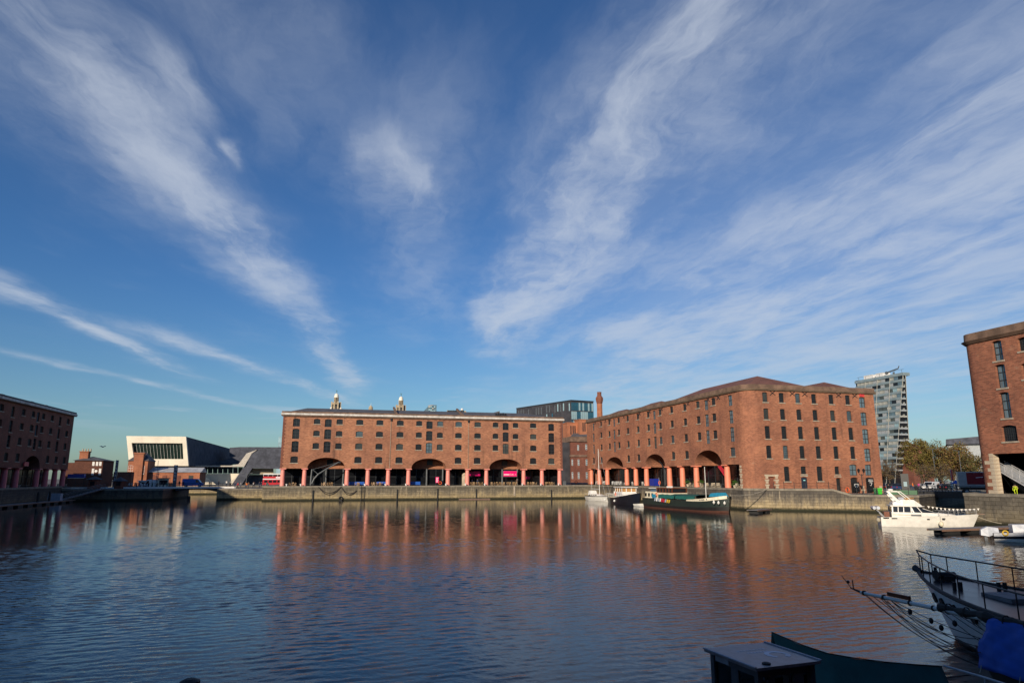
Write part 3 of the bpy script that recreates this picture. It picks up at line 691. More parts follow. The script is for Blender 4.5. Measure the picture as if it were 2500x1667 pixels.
for y0, y1 in ((130.2, 151), (152, 172), (174, 194)):
    mb = MB(); mb.add([(76.4, y0, TZ + 0.6), (76.4, y1, TZ + 0.6), (81.5, y1 - 7, TZ + 2.9), (81.5, y0 + 7, TZ + 2.9), (90, y1, TZ + 0.6), (90, y0, TZ + 0.6)], [(0, 1, 2, 3), (1, 4, 2), (0, 3, 5), (3, 2, 4, 5)])
    mb.build('roof', 'roof_red', T)
# iron cross plates under the cornice
crs = MB()
for a in (0.62, -0.62, math.pi - 0.62, math.pi + 0.62):
    d = Vector((math.cos(a), 0, math.sin(a))); p = Vector((-d.z, 0, d.x)) * 0.06
    crs.extr([p, d * 0.72 + p, d * 0.72 - p, -p], (0, -0.06, 0))
crm = crs.mesh('wall_anchor', 'black_iron')
for u in (1452, 1477, 1489, 1522, 1561, 1586, 1615.6, 1680, 1730, 1755): place(crm, 'wall_anchor', T, PE(ye_r(u, 990), TZ - 0.62, -0.02), -math.pi / 2)
for x in (80.9, 85.3, 88.1, 95.9, 99.7): place(crm, 'wall_anchor', T, PE(SS(x), TZ - 0.62, -0.02), 0)
# doors of the south front
for (s, z, w, h), m in zip(doors, ('brick_dark', 'door_navy', 'door_dark', 'door_dark', 'door_dark')):
    if m not in MATS: mat(m, {'door_navy': (0.02, 0.03, 0.05), 'door_dark': (0.02, 0.02, 0.02)}[m], 0.5)
    MB().box(-w / 2 - 0.02, w / 2 + 0.02, 0, 0.08, 0, h).build('door', m, T, PE(s, z, 0.34 if m != 'door_navy' else 0.12))
mat('sign_cyan', (0.35, 0.75, 0.75), 0.5)
MB().box(-0.22, 0.22, -0.012, 0, 0, 0.18).build('door_notice', 'sign_cyan', T, PE(SS(86.5), 5.3, 0.12))
stm = MB().box(-0.28, 0.28, -0.05, 0.3, 0, 0.42).mesh('quoin', 'sandstone'); stw = MB().box(-0.45, 0.45, -0.05, 0.3, 0, 0.30).mesh('quoin', 'sandstone')
for i in range(6):
    for sg in (-1, 1): place(stw if i % 2 else stm, 'quoin', T, PE(SS(79.35 + sg * 1.05), ZE + 0.02 + i * 0.45, 0))
MB().box(-1.3, 1.3, -0.06, 0.3, 0, 0.32).build('lintel', 'sandstone', T, PE(SS(79.35), ZE + 2.2, 0))
for i in range(9): place(stw if i % 2 else stm, 'quoin', T, PE(sd1 + 0.4, ZE + i * 0.48, 0), -math.pi / 2)
for x in (99.5, 103.6):
    for i in range(3): place(stw if i % 2 else stm, 'quoin', T, PE(SS(x), 2.96 + i * 0.45, 0))
for x, z in ((82.75, 5.0), (86.45, 6.1), (90.0, 5.05), (93.95, 5.95)):
    MB().box(-0.8, 0.8, -0.08, 0.2, 0, 0.2).build('lintel', 'sill_stone', T, PE(SS(x), z, 0))
mat('alarm_red', (0.6, 0.05, 0.05), 0.5); MB().box(-0.55, 0.55, -0.12, 0, 0, 0.5).build('alarm_panel', 'alarm_red', T, PE(SS(101.4), 21.7, 0))

# ================================================================ curved warehouse corner at far right
T = thing('brick_warehouse', 'near brick warehouse with rounded stone-capped corner at the far right edge', 'warehouse')
XR, YT, RR = 82.0, 71.9, 1.7          # west front; the corner turns away to the east
k_ = XR / 91.5
TZ = 6 + 19.8 * k_; BZ = 6 + 3.25 * k_
Lc2 = RR * math.pi / 2; LN = 26.0
def PR(s, z, d=0.0):
    """s: north flank (0..LN) from east to west, round corner, then along the west front towards the viewer"""
    if s <= LN: return Vector((XR + RR + LN - s, YT - d, z))
    if s <= LN + Lc2:
        a = (s - LN) / RR; r = RR - d; return Vector((XR + RR - r * math.sin(a), YT - RR + r * math.cos(a), z))
    return Vector((XR + d, YT - RR - (s - LN - Lc2), z))
WR = Wall((XR, YT - RR, 0), -math.pi / 2)
SR = lambda y: LN + Lc2 + (YT - RR - y)
ow = SR(77.36 * k_); LE = SR(-2.0)
sc = lambda z: 6 + (z - 6) * k_
wr = []
for j in range(6):
    y = 74.4 * k_ - j * 10.9
    for a, b in ((22.36, 25.26), (18.42, 21.8), (14.14, 17.81)): wr.append((SR(y), sc(a), 1.35, sc(b) - sc(a), 'tall'))
    wr.append((SR(y), sc(10.9), 2.0, sc(13.15) - sc(10.9), 'barred'))
    for q in (3.6, 7.3):
        for a, b in ((23.1, 25.0), (19.2, 21.4), (15.2, 17.4), (10.9, 13.15)): wr.append((SR(y - q), sc(a), 1.7, sc(b) - sc(a), 'barred'))
wr = [w for w in wr if w[0] + 1.2 < LE]
out = [(0, 3), (LN, 3)] + [(LN + Lc2 * i / 10, 3) for i in range(1, 11)] + [(ow, 3), (ow, BZ), (LE, BZ), (LE, TZ), (LN + Lc2, TZ), (LN, TZ), (0, TZ)]
facade(T, 'wall', PR, out, [head(s, z, w, h) for s, z, w, h, k in wr], 0.55, 'brick_right', [((LN + Lc2 * i / 12, 2.0), (LN + Lc2 * i / 12, TZ + 1)) for i in range(13)])
for s, z, w, h, k in wr: window(T, WR, s, z, w, h, k, d=0.4, at=PR(s, z, 0.42), gl='glass_dark' if k == 'barred' else 'glass_sky')
def rim2(name, z0, z1, o0, o1, m):
    ss = [0, LN] + [LN + Lc2 * i / 12 for i in range(1, 13)] + [LE]
    mb = MB(); mb.loft([[PR(s, z0, -o0), PR(s, z1, -o1), PR(s, z1, 0.6), PR(s, z0, 0.6)] for s in ss]); return mb.build(name, m, T)
rim2('cornice', TZ - 0.25, TZ + 0.12, 0.18, 0.55, 'coping'); rim2('parapet', TZ + 0.125, TZ + 1.15, 0.22, 0.16, 'coping')
mb = MB(); mb.add([PR(0, TZ + 0.6, 0), PR(LN, TZ + 0.6, 0), PR(LN + Lc2, TZ + 0.6, 0), PR(LE, TZ + 0.6, 0), (XR + 30, -2, TZ + 0.6)], [(0, 1, 2, 3, 4)]); mb.build('roof', 'slate', T)
mb = MB()
mb.add([PR(ow, 3, 0.002), PR(ow, BZ, 0.002), PR(ow, BZ, 0.95), PR(ow, 3, 0.95)], [(0, 1, 2, 3)]); mb.build('opening_cheek', 'brick_right', T)
zq_ = lambda y, x, z: (x, y, z)
yo = 77.36 * k_ + 2.4
mb = MB(); mb.add([(XR + 6, yo, ZR), (XR + 6, -2, ZR), (XR + 6, -2, BZ), (XR + 6, yo, BZ)], [(0, 1, 2, 3)]).add([(XR, yo, BZ), (XR, -2, BZ), (XR + 6, -2, BZ), (XR + 6, yo, BZ)], [(0, 1, 2, 3)]).add([(XR + .95, yo, ZR), (XR + 6, yo, ZR), (XR + 6, yo, BZ), (XR + .95, yo, BZ)], [(0, 1, 2, 3)]); mb.build('arcade_shade_lining', 'glass_shop', T)  # walls and ceiling coloured near-black to hold the arcade's shade
for j in range(1, 11): column(T, XR + 0.66, 77.36 * k_ - 1.2 - j * 5.45, ZR, BZ - ZR, 'orange_paint', 0.62)
stq = [MB().box(-w, 0.0, -0.04, 0.9, 0.01, 0.44).mesh('quoin', 'sandstone') for w in (0.55, 1.25, 0.95)]
for i, q in enumerate((1, 0, 1, 0, 2, 0, 2, 0, 1, 0, 0)):
    place(stq[q], 'quoin', T, PR(ow + 0.02, ZR + 0.02 + i * 0.46, 0.0), -math.pi / 2)
MB().extr([PR(ow, ZR + 4.6, 0.2), PR(ow + 0.5, ZR + 4.2, 0.6), PR(ow + 0.5, ZR + 2.8, 0.9), PR(ow, ZR + 2.8, 0.9)], (0, 0, 0.05)).build('chamfer_stone', 'sandstone', T) if False else None

# ================================================================ shaded warehouse at far left
T = thing('brick_warehouse', 'shaded dark brick warehouse with red columns at the far left edge', 'warehouse')
XW = -67.5; BZ, TZ = 7.95, 21.7
YA, YB = 60.0, 202.3
WW = Wall((XW, YA, 0), math.pi / 2); SY = lambda y: y - YA
step = 5.42
r4 = [166.79, 172.26, 188.56, 193.84, 199.24]; r1 = [161.82, 172.11, 177.26, 182.91, 188.16, 198.49]; tl = [166.94, 179.96, 193.18]
ww = []
for per in range(4):
    off = -per * 37.0
    for y in r1:
        for z0, h in ((19.4, 1.45), (16.25, 1.5), (12.9, 1.65)): ww.append((SY(y + off), z0, 1.75, h, 'barred'))
    for y in r4: ww.append((SY(y + off), 9.35, 1.85, 1.75, 'barred'))
    for y in tl:
        for z0, h in ((18.6, 2.3), (15.4, 2.5), (12.2, 2.6)): ww.append((SY(y + off), z0, 1.45, h, 'tall'))
ww = [w for w in ww if w[0] > 2]
AW = [(SY(176.0 - 37 * p), SY(184.6 - 37 * p), 10.8) for p in (2, 1, 0)]
out = [(0, BZ)] + spans(None, BZ, AW) + [(SY(YB), BZ), (SY(YB), TZ), (0, TZ)]
facade(T, 'wall', WW.P, out, [head(s, z, w, h) for s, z, w, h, k in ww], 0.42, 'brick_west')
for s, z, w, h, k in ww: window(T, WW, s, z, w, h, k, gl='glass_dark', sill=True) if s > SY(150) else window(T, WW, s, z, w, h, k, gl='glass_dark', sill=False)
L = SY(YB)
mb = MB(); mb.add([WW.P(L, BZ, 0), WW.P(L, TZ, 0), WW.P(L, TZ, 64), WW.P(L, ZQ, 64), WW.P(L, ZQ, 6), WW.P(L, BZ, 6)], [(0, 1, 2, 3, 4, 5)])
mb.add([WW.P(0, ZQ, 0), WW.P(0, TZ, 0), WW.P(0, TZ, 64), WW.P(0, ZQ, 64)], [(0, 1, 2, 3)]).add([WW.P(0, ZQ, 64), WW.P(L, ZQ, 64), WW.P(L, TZ, 64), WW.P(0, TZ, 64)], [(0, 1, 2, 3)]); mb.build('end_and_rear_walls', 'brick_west', T)
arcade(T, WW, 0.05, L - 0.05, ZQ, BZ, AW, 4.9, 'brick_west')
for y in [201.5, 196.04, 190.52, 185.24, 174.36, 168.79, 163.3, 157.9]: column(T, XW - 0.66, y, ZQ, BZ - ZQ, 'red_paint_shade', 0.62)
for p in range(12): column(T, XW - 0.66, 152.0 - 7.5 * p, ZQ, BZ - ZQ, 'red_paint_shade', 0.62)
MB().box(XW - 0.3, XW + 0.5, YA - .5, YB + 0.5, TZ - 0.02, TZ + 0.16).build('cornice', 'coping', T)
MB().box(XW - 0.2, XW + 0.56, YA - .5, YB + 0.55, TZ + 0.165, TZ + 0.62).build('gutter', 'gutter_white', T)
MB().box(XW - 0.6, XW + 0.38, YA - .5, YB + 0.4, TZ + 0.625, TZ + 1.05).build('parapet', 'slate', T)
mb = MB(); mb.add([(XW - 0.6, YA, TZ + .8), (XW - 0.6, YB - .3, TZ + .8), (XW - 63, YB - .3, TZ + .8), (XW - 63, YA, TZ + .8), (XW - 12, YA + 10, 24.6), (XW - 12, YB - 10, 24.6)], [(0, 1, 5, 4), (1, 2, 5), (2, 3, 4, 5), (3, 0, 4)]); rf = mb.build('roof', 'slate', T)
for y in (166, 181, 189): MB().box(XW - 3.2, XW - 2.2, y, y + 1.6, TZ + 1, TZ + 1.75).build('roof_light', 'gutter_white' if y > 185 else 'slate', rf)
mat('sign_red', (0.55, 0.03, 0.05), 0.5)
sg = tag(MB().box(-0.1, 0.1, -1.1, 1.1, -0.45, 0.45).build('hanging_sign', 'sign_red', None, (XW + 0.45, 175.9, 8.85)), 'red hanging sign beside the shaded arch at far left', 'sign')

# ================================================================ warehouse behind the viewpoint (casts the foreground shade)
T = thing('brick_warehouse', 'south brick warehouse behind the viewpoint', 'warehouse')
mb = MB().box(-66, 84, -34, -4.0, 8.2, 22); mb.build('wall', 'brick_west', T)
mb = MB().box(-66, 84, -34, -9.0, ZQ, 8.19); mb.build('arcade_back_wall', 'brick_west', T)
for i in range(27): column(T, -64 + i * 5.6, -4.7, ZQ, 4.49, 'orange_paint', 0.62)
MB().box(-66.4, 84.4, -34.4, -3.6, 22.01, 22.9).build('parapet', 'coping', T)
# ================================================================ background buildings
mat('clad_white', (0.80, 0.70, 0.55), 0.75, var=0.10, scale=0.25, stain=0.12); mat('clad_slate', (0.082, 0.086, 0.105), 0.9, scale=0.5, var=0.3, spec=0.15); mat('clad_soffit', (0.50, 0.45, 0.38), 0.7)
mat('metal_roof', (0.46, 0.45, 0.44), 0.5, scale=0.5); mat('clad_timber', (0.42, 0.34, 0.23), 0.8, scale=2.0); mat('tan_stone', (0.42, 0.335, 0.225), 0.85, scale=0.3); mat('dome_white', (0.80, 0.74, 0.62), 0.6)
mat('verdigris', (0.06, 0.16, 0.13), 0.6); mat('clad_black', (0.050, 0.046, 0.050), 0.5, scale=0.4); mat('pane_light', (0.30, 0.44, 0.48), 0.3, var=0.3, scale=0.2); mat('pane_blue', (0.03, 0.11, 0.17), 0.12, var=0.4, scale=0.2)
mat('spandrel', (0.21, 0.265, 0.285), 0.4, var=0.15, scale=0.3); mat('fin_white', (0.40, 0.39, 0.35), 0.5); mat('pane_curtain', (0.36, 0.36, 0.32), 0.5, var=0.3, scale=0.4); mat('grey_panel', (0.33, 0.35, 0.36), 0.6)
def poly_y(pts, Y, depth, m, name, parent, Y2=None):
    """slab with an outline measured in the plane y = Y, given real thickness"""
    P = [aty(u, v, Y) for u, v in pts]; return MB().extr(P, (0, depth, 0)).build(name, m, parent)
C2 = lambda x, y: (280 + x / 5.345, 1020 + y / 5.345)
# --- museum with a white framed end and slate flanks
T = thing('museum_building', 'low angular museum with white framed end window and grey slate flanks', 'museum')
Ym = 305.0
tl, tr, br, bl = [aty(*C2(*p), Ym) for p in ((152, 235), (930, 243), (962, 625), (190, 625))]
wtl, wtr, wbr, wbl = [aty(*C2(*p), Ym) for p in ((220, 325), (885, 330), (897, 535), (250, 535))]
mb = MB(); F = (0, 1.8, 0)
o8 = [tl, tr, br, bl, wtl, wtr, wbr, wbl]
mb.add(o8 + [p + Vector(F) for p in o8], [(0, 1, 5, 4), (1, 2, 6, 5), (2, 3, 7, 6), (3, 0, 4, 7), (4, 5, 13, 12), (5, 6, 14, 13), (6, 7, 15, 14), (7, 4, 12, 15), (0, 8, 9, 1), (1, 9, 10, 2), (2, 10, 11, 3), (3, 11, 8, 0)])
mb.build('end_frame', 'clad_white', T)
MB().add([p + Vector((0, 1.7, 0)) for p in (wtl, wtr, wbr, wbl)], [(0, 1, 2, 3)]).build('window_glass', 'glass_green', T)
for i in range(1, 15):
    q = i / 15; a = wtl.lerp(wtr, q) + Vector((0, 1.4, 0)); b = wbl.lerp(wbr, q) + Vector((0, 1.4, 0))
    MB().extr([a + Vector((-.05, 0, 0)), a + Vector((.05, 0, 0)), b + Vector((.05, 0, 0)), b + Vector((-.05, 0, 0))], (0, 0.3, 0)).build('mullion', 'fin_white' if i % 1 == 0 else 'frame_grey', T)
tr2, br2 = tr + Vector((0.0, 1.85, 0)), br + Vector((0, 1.85, 0))
tl2, bl2 = tl + Vector((0, 1.85, 0)), bl + Vector((0, 1.85, 0))
e = lambda p, y, dz=0: Vector((p.x + (1.2 if p is tr2 or p is br2 else 0), y, p.z + dz))
mb = MB(); mb.add([tl2, tr2, br2, bl2, e(tl2, 425), e(tr2, 425, -0.3), e(br2, 425), e(bl2, 425)], [(0, 1, 5, 4), (1, 2, 6, 5), (2, 3, 7, 6), (3, 0, 4, 7), (4, 5, 6, 7)]); mb.build('wing', 'clad_slate', T)
poly_y([C2(*p) for p in ((1210, 612), (1480, 535), (1735, 440), (1862, 410), (1700, 500), (1610, 602))], 336, 5, 'clad_slate', 'valley_roof', T)
poly_y([C2(*p) for p in ((1500, 388), (1640, 378), (2420, 382), (2420, 640), (1790, 640), (1500, 500))], 372, 30, 'clad_slate', 'rear_wing', T)
poly_y([C2(*p) for p in ((1870, 408), (2400, 392), (2400, 668), (1795, 655), (1650, 880), (1530, 865), (1690, 630))], 315, 4, 'clad_slate', 'leaning_leg', T)
poly_y([C2(*p) for p in ((1500, 622), (1615, 602), (1722, 462), (1862, 412), (1790, 460), (1690, 632))], 314.5, 0.45, 'clad_soffit', 'leg_soffit', T)
poly_y([C2(*p) for p in ((1000, 618), (1690, 622), (1690, 636), (1000, 636))], 319.5, 4, 'clad_soffit', 'eave', T)
for i in range(8):
    a, b = 1150 + i * 66, 1150 + (i + 1) * 66 - 8
    poly_y([C2(*p) for p in ((a, 640), (b, 640), (b, 722), (a, 722))], 326, 0.3, 'glass_green' if i % 3 else 'glass_dark', 'window_glass', T)
poly_y([C2(*p) for p in ((1000, 726), (1650, 726), (1545, 890), (1000, 890))], 324, 2.5, 'clad_white', 'plinth', T)
poly_y([C2(*p) for p in ((1150, 735), (1340, 880), (1150, 880))], 321.5, 0.8, 'clad_white', 'ramp_wall', T)
for i in range(9): poly_y([C2(*p) for p in ((1490 + i * 15, 850 - i * 15), (1545 + i * 15, 850 - i * 15), (1545 + i * 15, 858 - i * 15), (1490 + i * 15, 858 - i * 15))], 321, 1.0, 'clad_soffit', 'step', T)
poly_y([C2(*p) for p in ((1740, 657), (2070, 662), (2070, 735), (1740, 735))], 319.2, 1.0, 'clad_timber', 'slatted_wall', T)
poly_y([C2(*p) for p in ((1700, 738), (2300, 740), (2300, 890), (1640, 890))], 322.6, 1.0, 'clad_slate', 'base_wall', T)
# --- red brick engine house with grey roofs
def gabled(T, u0, u1, vt, vb, Y, dep, m, nm='wall'):
    a, b = aty(u0, vb, Y), aty(u1, vb, Y); z = aty((u0 + u1) / 2, vt, Y).z
    MB().box(a.x, b.x, Y, Y + dep, ZL - 0.1, z).build(nm, m, T); return a.x, b.x, z
T = thing('brick_engine_house', 'bright red brick building with grey roofs in front of the white museum end', 'building')
Ye = 268.0
x0, x1, z1 = gabled(T, *(C2(150, 0)[0], C2(410, 0)[0]), C2(0, 560)[1], C2(0, 820)[1], Ye, 10, 'brick_orange')
MB().add([(x0 - .3, Ye - .3, z1), (x1 + .3, Ye - .3, z1), (x1 + .3, Ye + 10.3, z1), (x0 - .3, Ye + 10.3, z1), (x0 + 2.5, Ye + 5, z1 + 3.2), (x1 - 2, Ye + 5, z1 + 3.2)], [(0, 1, 5, 4), (1, 2, 5), (2, 3, 4, 5), (3, 0, 4)]).build('roof', 'slate', T)
cs = aty(*C2(325, 470), Ye); MB().box(cs.x - 1.5, cs.x + 1.5, Ye - 0.6, Ye + 1.6, ZL, cs.z).box(cs.x - 1.8, cs.x + 1.8, Ye - 0.8, Ye + 1.8, cs.z, cs.z + 0.5).build('chimney', 'brick_orange', T)
We = Wall((x0, Ye, 0), 0)
for x, y in ((200, 700), (352, 700)):
    p = aty(*C2(x, y + 30), Ye); window(T, We, 0, 0, 1.5, 3.0, 'sash', at=Vector((p.x, Ye - 0.02, p.z)), fm='frame_white', gl='glass_sky', sill=True, d=0.0)
xa, xb, zw = gabled(T, C2(412, 0)[0], C2(1098, 0)[0], C2(0, 708)[1], C2(0, 880)[1], Ye + 2, 12, 'brick_orange')
rt = aty(*C2(700, 645), Ye + 8).z
MB().add([(xa, Ye + 1.6, zw), (xb + .4, Ye + 1.6, zw), (xb + .4, Ye + 14.4, zw), (xa, Ye + 14.4, zw), (xa, Ye + 8, rt), (xb + .4, Ye + 8, rt)], [(0, 1, 5, 4), (1, 2, 5), (2, 3, 4, 5), (3, 0, 4)]).build('roof', 'metal_roof', T)
for x in (520, 640, 820, 985):
    p = aty(*C2(x, 872), Ye + 2); MB().box(p.x - 0.75, p.x + 0.75, Ye + 1.9, Ye + 1.99, ZL, ZL + 3.6).build('door', 'brick_dark' if x != 985 else 'door_dark', T)
# --- house with hipped roof and chimney
C8 = lambda x, y: (150 + x / 13.067, 1090 + y / 13.067)
T = thing('brick_house', 'brick house with shade-darkened walls, hipped slate roof and stout chimney at the left quay', 'house')
Yh = 240.0
a, b = aty(*C8(425, 440), Yh), aty(*C8(1335, 450), Yh)
MB().box(a.x, b.x, Yh, Yh + 11, ZL, a.z).build('wall', 'brick_house', T)
rz = aty(*C8(800, 318), Yh + 4).z
MB().add([(a.x - .5, Yh - .5, a.z), (b.x + .5, Yh - .5, a.z), (b.x + .5, Yh + 11.5, a.z), (a.x - .5, Yh + 11.5, a.z), (a.x + 3.2, Yh + 5, rz), (b.x - 4.2, Yh + 5, rz)], [(0, 1, 5, 4), (1, 2, 5), (2, 3, 4, 5), (3, 0, 4)]).build('roof', 'slate', T)
c0, c1 = aty(*C8(605, 175), Yh + 3), aty(*C8(880, 175), Yh + 3)
ch = MB().box(c0.x, c1.x, Yh + 2.5, Yh + 4.6, a.z, c0.z).box(c0.x - .15, c1.x + .15, Yh + 2.3, Yh + 4.8, c0.z, c0.z + .3).build('chimney', 'brick_orange', T)
for i in range(4): MB().cyl((c0.x + .5 + i * .75, Yh + 3.5, c0.z + .3), (c0.x + .5 + i * .75, Yh + 3.5, c0.z + 1.1), .2, .16, 8).build('chimney_pot', 'tan_stone', ch)
an = aty(*C8(240, 470), Yh + 3); MB().box(an.x - 1.5, a.x - 0.01, Yh + 2, Yh + 9, ZL, an.z - .4).build('annexe', 'brick_house', T)
for x, y in ((1015, 610), (1130, 610), (1235, 610), (990, 905), (1215, 905)):
    p = aty(*C8(x, y), Yh); window(T, None, 0, 0, 0.62, 1.35 if y < 700 else 2.0, 'sash', at=Vector((p.x, Yh - 0.03, p.z)), fm='frame_white', gl='pane_light', sill=False, d=0) if False else place(MB().box(-.32, .32, -.06, 0, 0, 1.25 if y < 700 else 2.0).mesh('window', 'frame_white'), 'window', T, (p.x, Yh - 0.01, p.z))
p = aty(*C8(1105, 780), Yh); MB().cyl((p.x, Yh - .1, p.z), (p.x, Yh, p.z), .42, n=16).build('clock_face', 'frame_white', T)
# --- chimney stack and pump house in the gap
C1 = lambda x, y: (1250 + x / 6.533, 960 + y / 6.533)
T = thing('pump_house', 'red brick building with heavy cornice in the gap between the two sunlit warehouses', 'building')
Yp = 258.0
xl = aty(*C1(942, 1000), Yp).x; xr = xl + 22
zt = aty(*C1(940, 772), Yp).z; zc = aty(*C1(940, 700), Yp).z
MB().box(xl, xr, Yp, Yp + 11, ZL, zt).build('wall', 'brick_dark', T)
MB().box(xl - .5, xr, Yp - .5, Yp + 11.4, zt, zt + .5).box(xl - .25, xr, Yp - .25, Yp + 11.2, zt + .5, zc + .3).build('cornice', 'coping', T)
zs0, zs1 = aty(*C1(1000, 1012), Yp).z, aty(*C1(1000, 978), Yp).z
MB().box(xl - .3, xr, Yp - .3, Yp + 11, zs0, zs1).build('string_course', 'coping', T)
for x, y, w, h in ((1055, 910, .7, 2.2), (1195, 900, 1.3, 2.2), (962, 1150, .6, 2.4), (1062, 1150, .7, 2.4), (1205, 1150, 1.5, 2.4), (965, 1362, .6, 2.6), (1064, 1362, .7, 2.6), (1210, 1362, 1.6, 2.6)):
    p = aty(*C1(x, y), Yp); o = place(MB().box(-w / 2, w / 2, -.05, .0, 0, h).mesh('window', 'frame_white'), 'window', T, (p.x, Yp - .004, p.z))
    for i in range(2):
        for j in range(3): MB().box(-w / 2 + .07 + i * (w / 2 - .035), -w / 2 + .07 + i * (w / 2 - .035) + w / 2 - .11, -.06, -.04, .08 + j * h / 3, (j + 1) * h / 3 - .05).build('pane', 'glass_sky', o)
for (xa, xb, yt, yb, sl, dy) in ((880, 1070, 475, 690, (940, 975, 1005), 6), (1075, 1290, 425, 640, (1133, 1163, 1203), 3)):
    A, B = aty(*C1(xa, yt), Yp + dy), aty(*C1(xb, yt), Yp + dy); zb = zc
    MB().box(A.x, B.x, Yp + dy, Yp + dy + 6, zb - 1, A.z).box(A.x - .2, B.x + .2, Yp + dy - .2, Yp + dy + 6.2, A.z, A.z + .35).build('tower', 'brick_orange', T)
    for x in sl:
        q = aty(*C1(x, (yt + yb) / 2), Yp + dy); MB().box(q.x - .22, q.x + .22, Yp + dy - .03, Yp + dy, q.z - 1.9, q.z + 1.7).build('slit_window', 'glass_dark', T)
A = aty(*C1(890, 685), Yp + 2); B = aty(*C1(1075, 590), Yp + 2); MB().add([(xl, Yp + .5, zc + .3), (xr - 3, Yp + .5, zc + .3), (xr - 3, Yp + 5.5, B.z), (xl + 3, Yp + 5.5, B.z - 1)], [(0, 1, 2, 3)]).build('roof', 'slate', T)
MB().box(aty(1371, 1100, Yp).x - 2, xl - .02, Yp + 1.2, Yp + 10, ZL, zt - .2).build('shade_block', 'clad_black', T)  # added block; its near-black colour holds the shade of the west side
T = thing('brick_chimney', 'tall octagonal brick chimney stack with bulging cap', 'chimney')
Yc = 286; c = aty(1464, 1000, Yc); k = 306 / 1673
zf = lambda v: aty(1464, v, Yc).z
MB().lathe((c.x, Yc, 0), [(8.0 * k, ZL), (7.4 * k, zf(1010)), (7.2 * k, zf(992)), (7.5 * k, zf(989)), (7.2 * k, zf(986))], 8).build('shaft', 'brick_orange', T)
MB().lathe((c.x, Yc, 0), [(7.2 * k, zf(986)), (9.4 * k, zf(978)), (10.0 * k, zf(974)), (9.6 * k, zf(971)), (6.4 * k, zf(967)), (5.7 * k, zf(965.5)), (5.7 * k, zf(958.5)), (6.0 * k, zf(958)), (6.0 * k, zf(957))], 8).build('cap', 'brick_dark', T)
# --- dark office block with scattered window strips
T = thing('office_block', 'dark clad office block with scattered pale window strips behind the warehouses', 'office block')
cx, cy = 105.1, 295.2; dl = Vector((-.324, .946, 0)); dr = Vector((.98, .2, 0)); zt = aty(1397, 978, cy).z
Cn = Vector((cx, cy, 0)); Ll, Lr = 45.6, 12.3
q = [Cn, Cn + dr * Lr, Cn + dr * Lr + dl * Ll, Cn + dl * Ll]
MB().prism([(p.x, p.y) for p in q], ZL, zt).build('core', 'clad_black', T)
MB().prism([(p.x, p.y) for p in (Cn - dl * .2 - dr * .2, Cn + dr * (Lr + .2) - dl * .2, Cn + dr * (Lr + .2) + dl * Ll, Cn - dr * .2 + dl * Ll)], zt, zt + .4).build('roof_edge', 'frame_dark', T)
nl = Vector((-.946, -.324, 0)); nr = Vector((.2, -.98, 0))
fh = 4.1; rr = random.Random(3)
pm = {}
def strip(kind, w, h): 
    if (kind, w, h) not in pm: pm[(kind, w, h)] = MB().box(-w / 2, w / 2, -.08, .02, 0, h).mesh('window_strip', kind)
    return pm[(kind, w, h)]
al = math.atan2(-dl.y, -dl.x); ar = math.atan2(dr.y, dr.x)
for f in range(9):
    for i in range(20):
        if rr.random() < 0.62:
            p = Cn + dl * (1.2 + i * 2.22); kd = rr.choice(['pane_light', 'pane_light', 'pane_blue', 'frame_grey']) if i < 9 else rr.choice(['pane_light', 'pane_blue', 'grey_panel'])
            if f == 0 and i > 4: kd = 'grey_panel' if False else 'frame_grey'
            place(strip(kd, 0.75, fh - 0.6), 'window_strip', T, p + nl * .02 + Vector((0, 0, zt - .5 - (f + 1) * fh + rr.choice((0, 0, .4)))), al)
    for i in range(12):
        p = Cn + dr * (.55 + i * 1.01); kd = rr.choice(['pane_light', 'pane_light', 'pane_blue']) if f % 1 == 0 else 'pane_blue'
        if (f * 7 + i // 3) % 5 == 0: kd = 'pane_blue'
        place(strip(kd, 0.86, fh - .42), 'window_strip', T, p + nr * .02 + Vector((0, 0, zt - .35 - (f + 1) * fh)), ar)
# --- glazed apartment tower
T = thing('apartment_tower', 'tall leaning glass apartment tower with blue grey bands right of the cornered warehouse', 'tower block')
Xt = 225.0
tp = atx(2206, 916, Xt); bt = atx(2188, 1150, Xt); lf = Vector((Xt, tp.y + 27, tp.z + 3)); bot2 = atx(2221, 1160, 233)
NF = 16; z_top, z_bot = tp.z, ZL
yc = lambda z: tp.y + (bt.y - tp.y) * (z_top - z) / (z_top - bt.z)      # corner edge leans
mb = MB()
base = [(Xt + 0.3, yc(z_bot)), (bot2.x, bot2.y - .0), (bot2.x + 22, bot2.y + 30), (Xt + 0.3, tp.y + 27)]
topc = [(Xt + 0.3, tp.y), (Xt + 1.3, tp.y + .2), (Xt + 24, tp.y + 30), (Xt + 0.3, tp.y + 27)]
mb.loft([[(x, y, z_bot) for x, y in base], [(x, y, z_top + (0 if i < 2 else 1.5)) for i, (x, y) in enumerate(topc)]]); mb.build('core', 'glass_dark', T)
fh = (z_top - 8.5) / NF
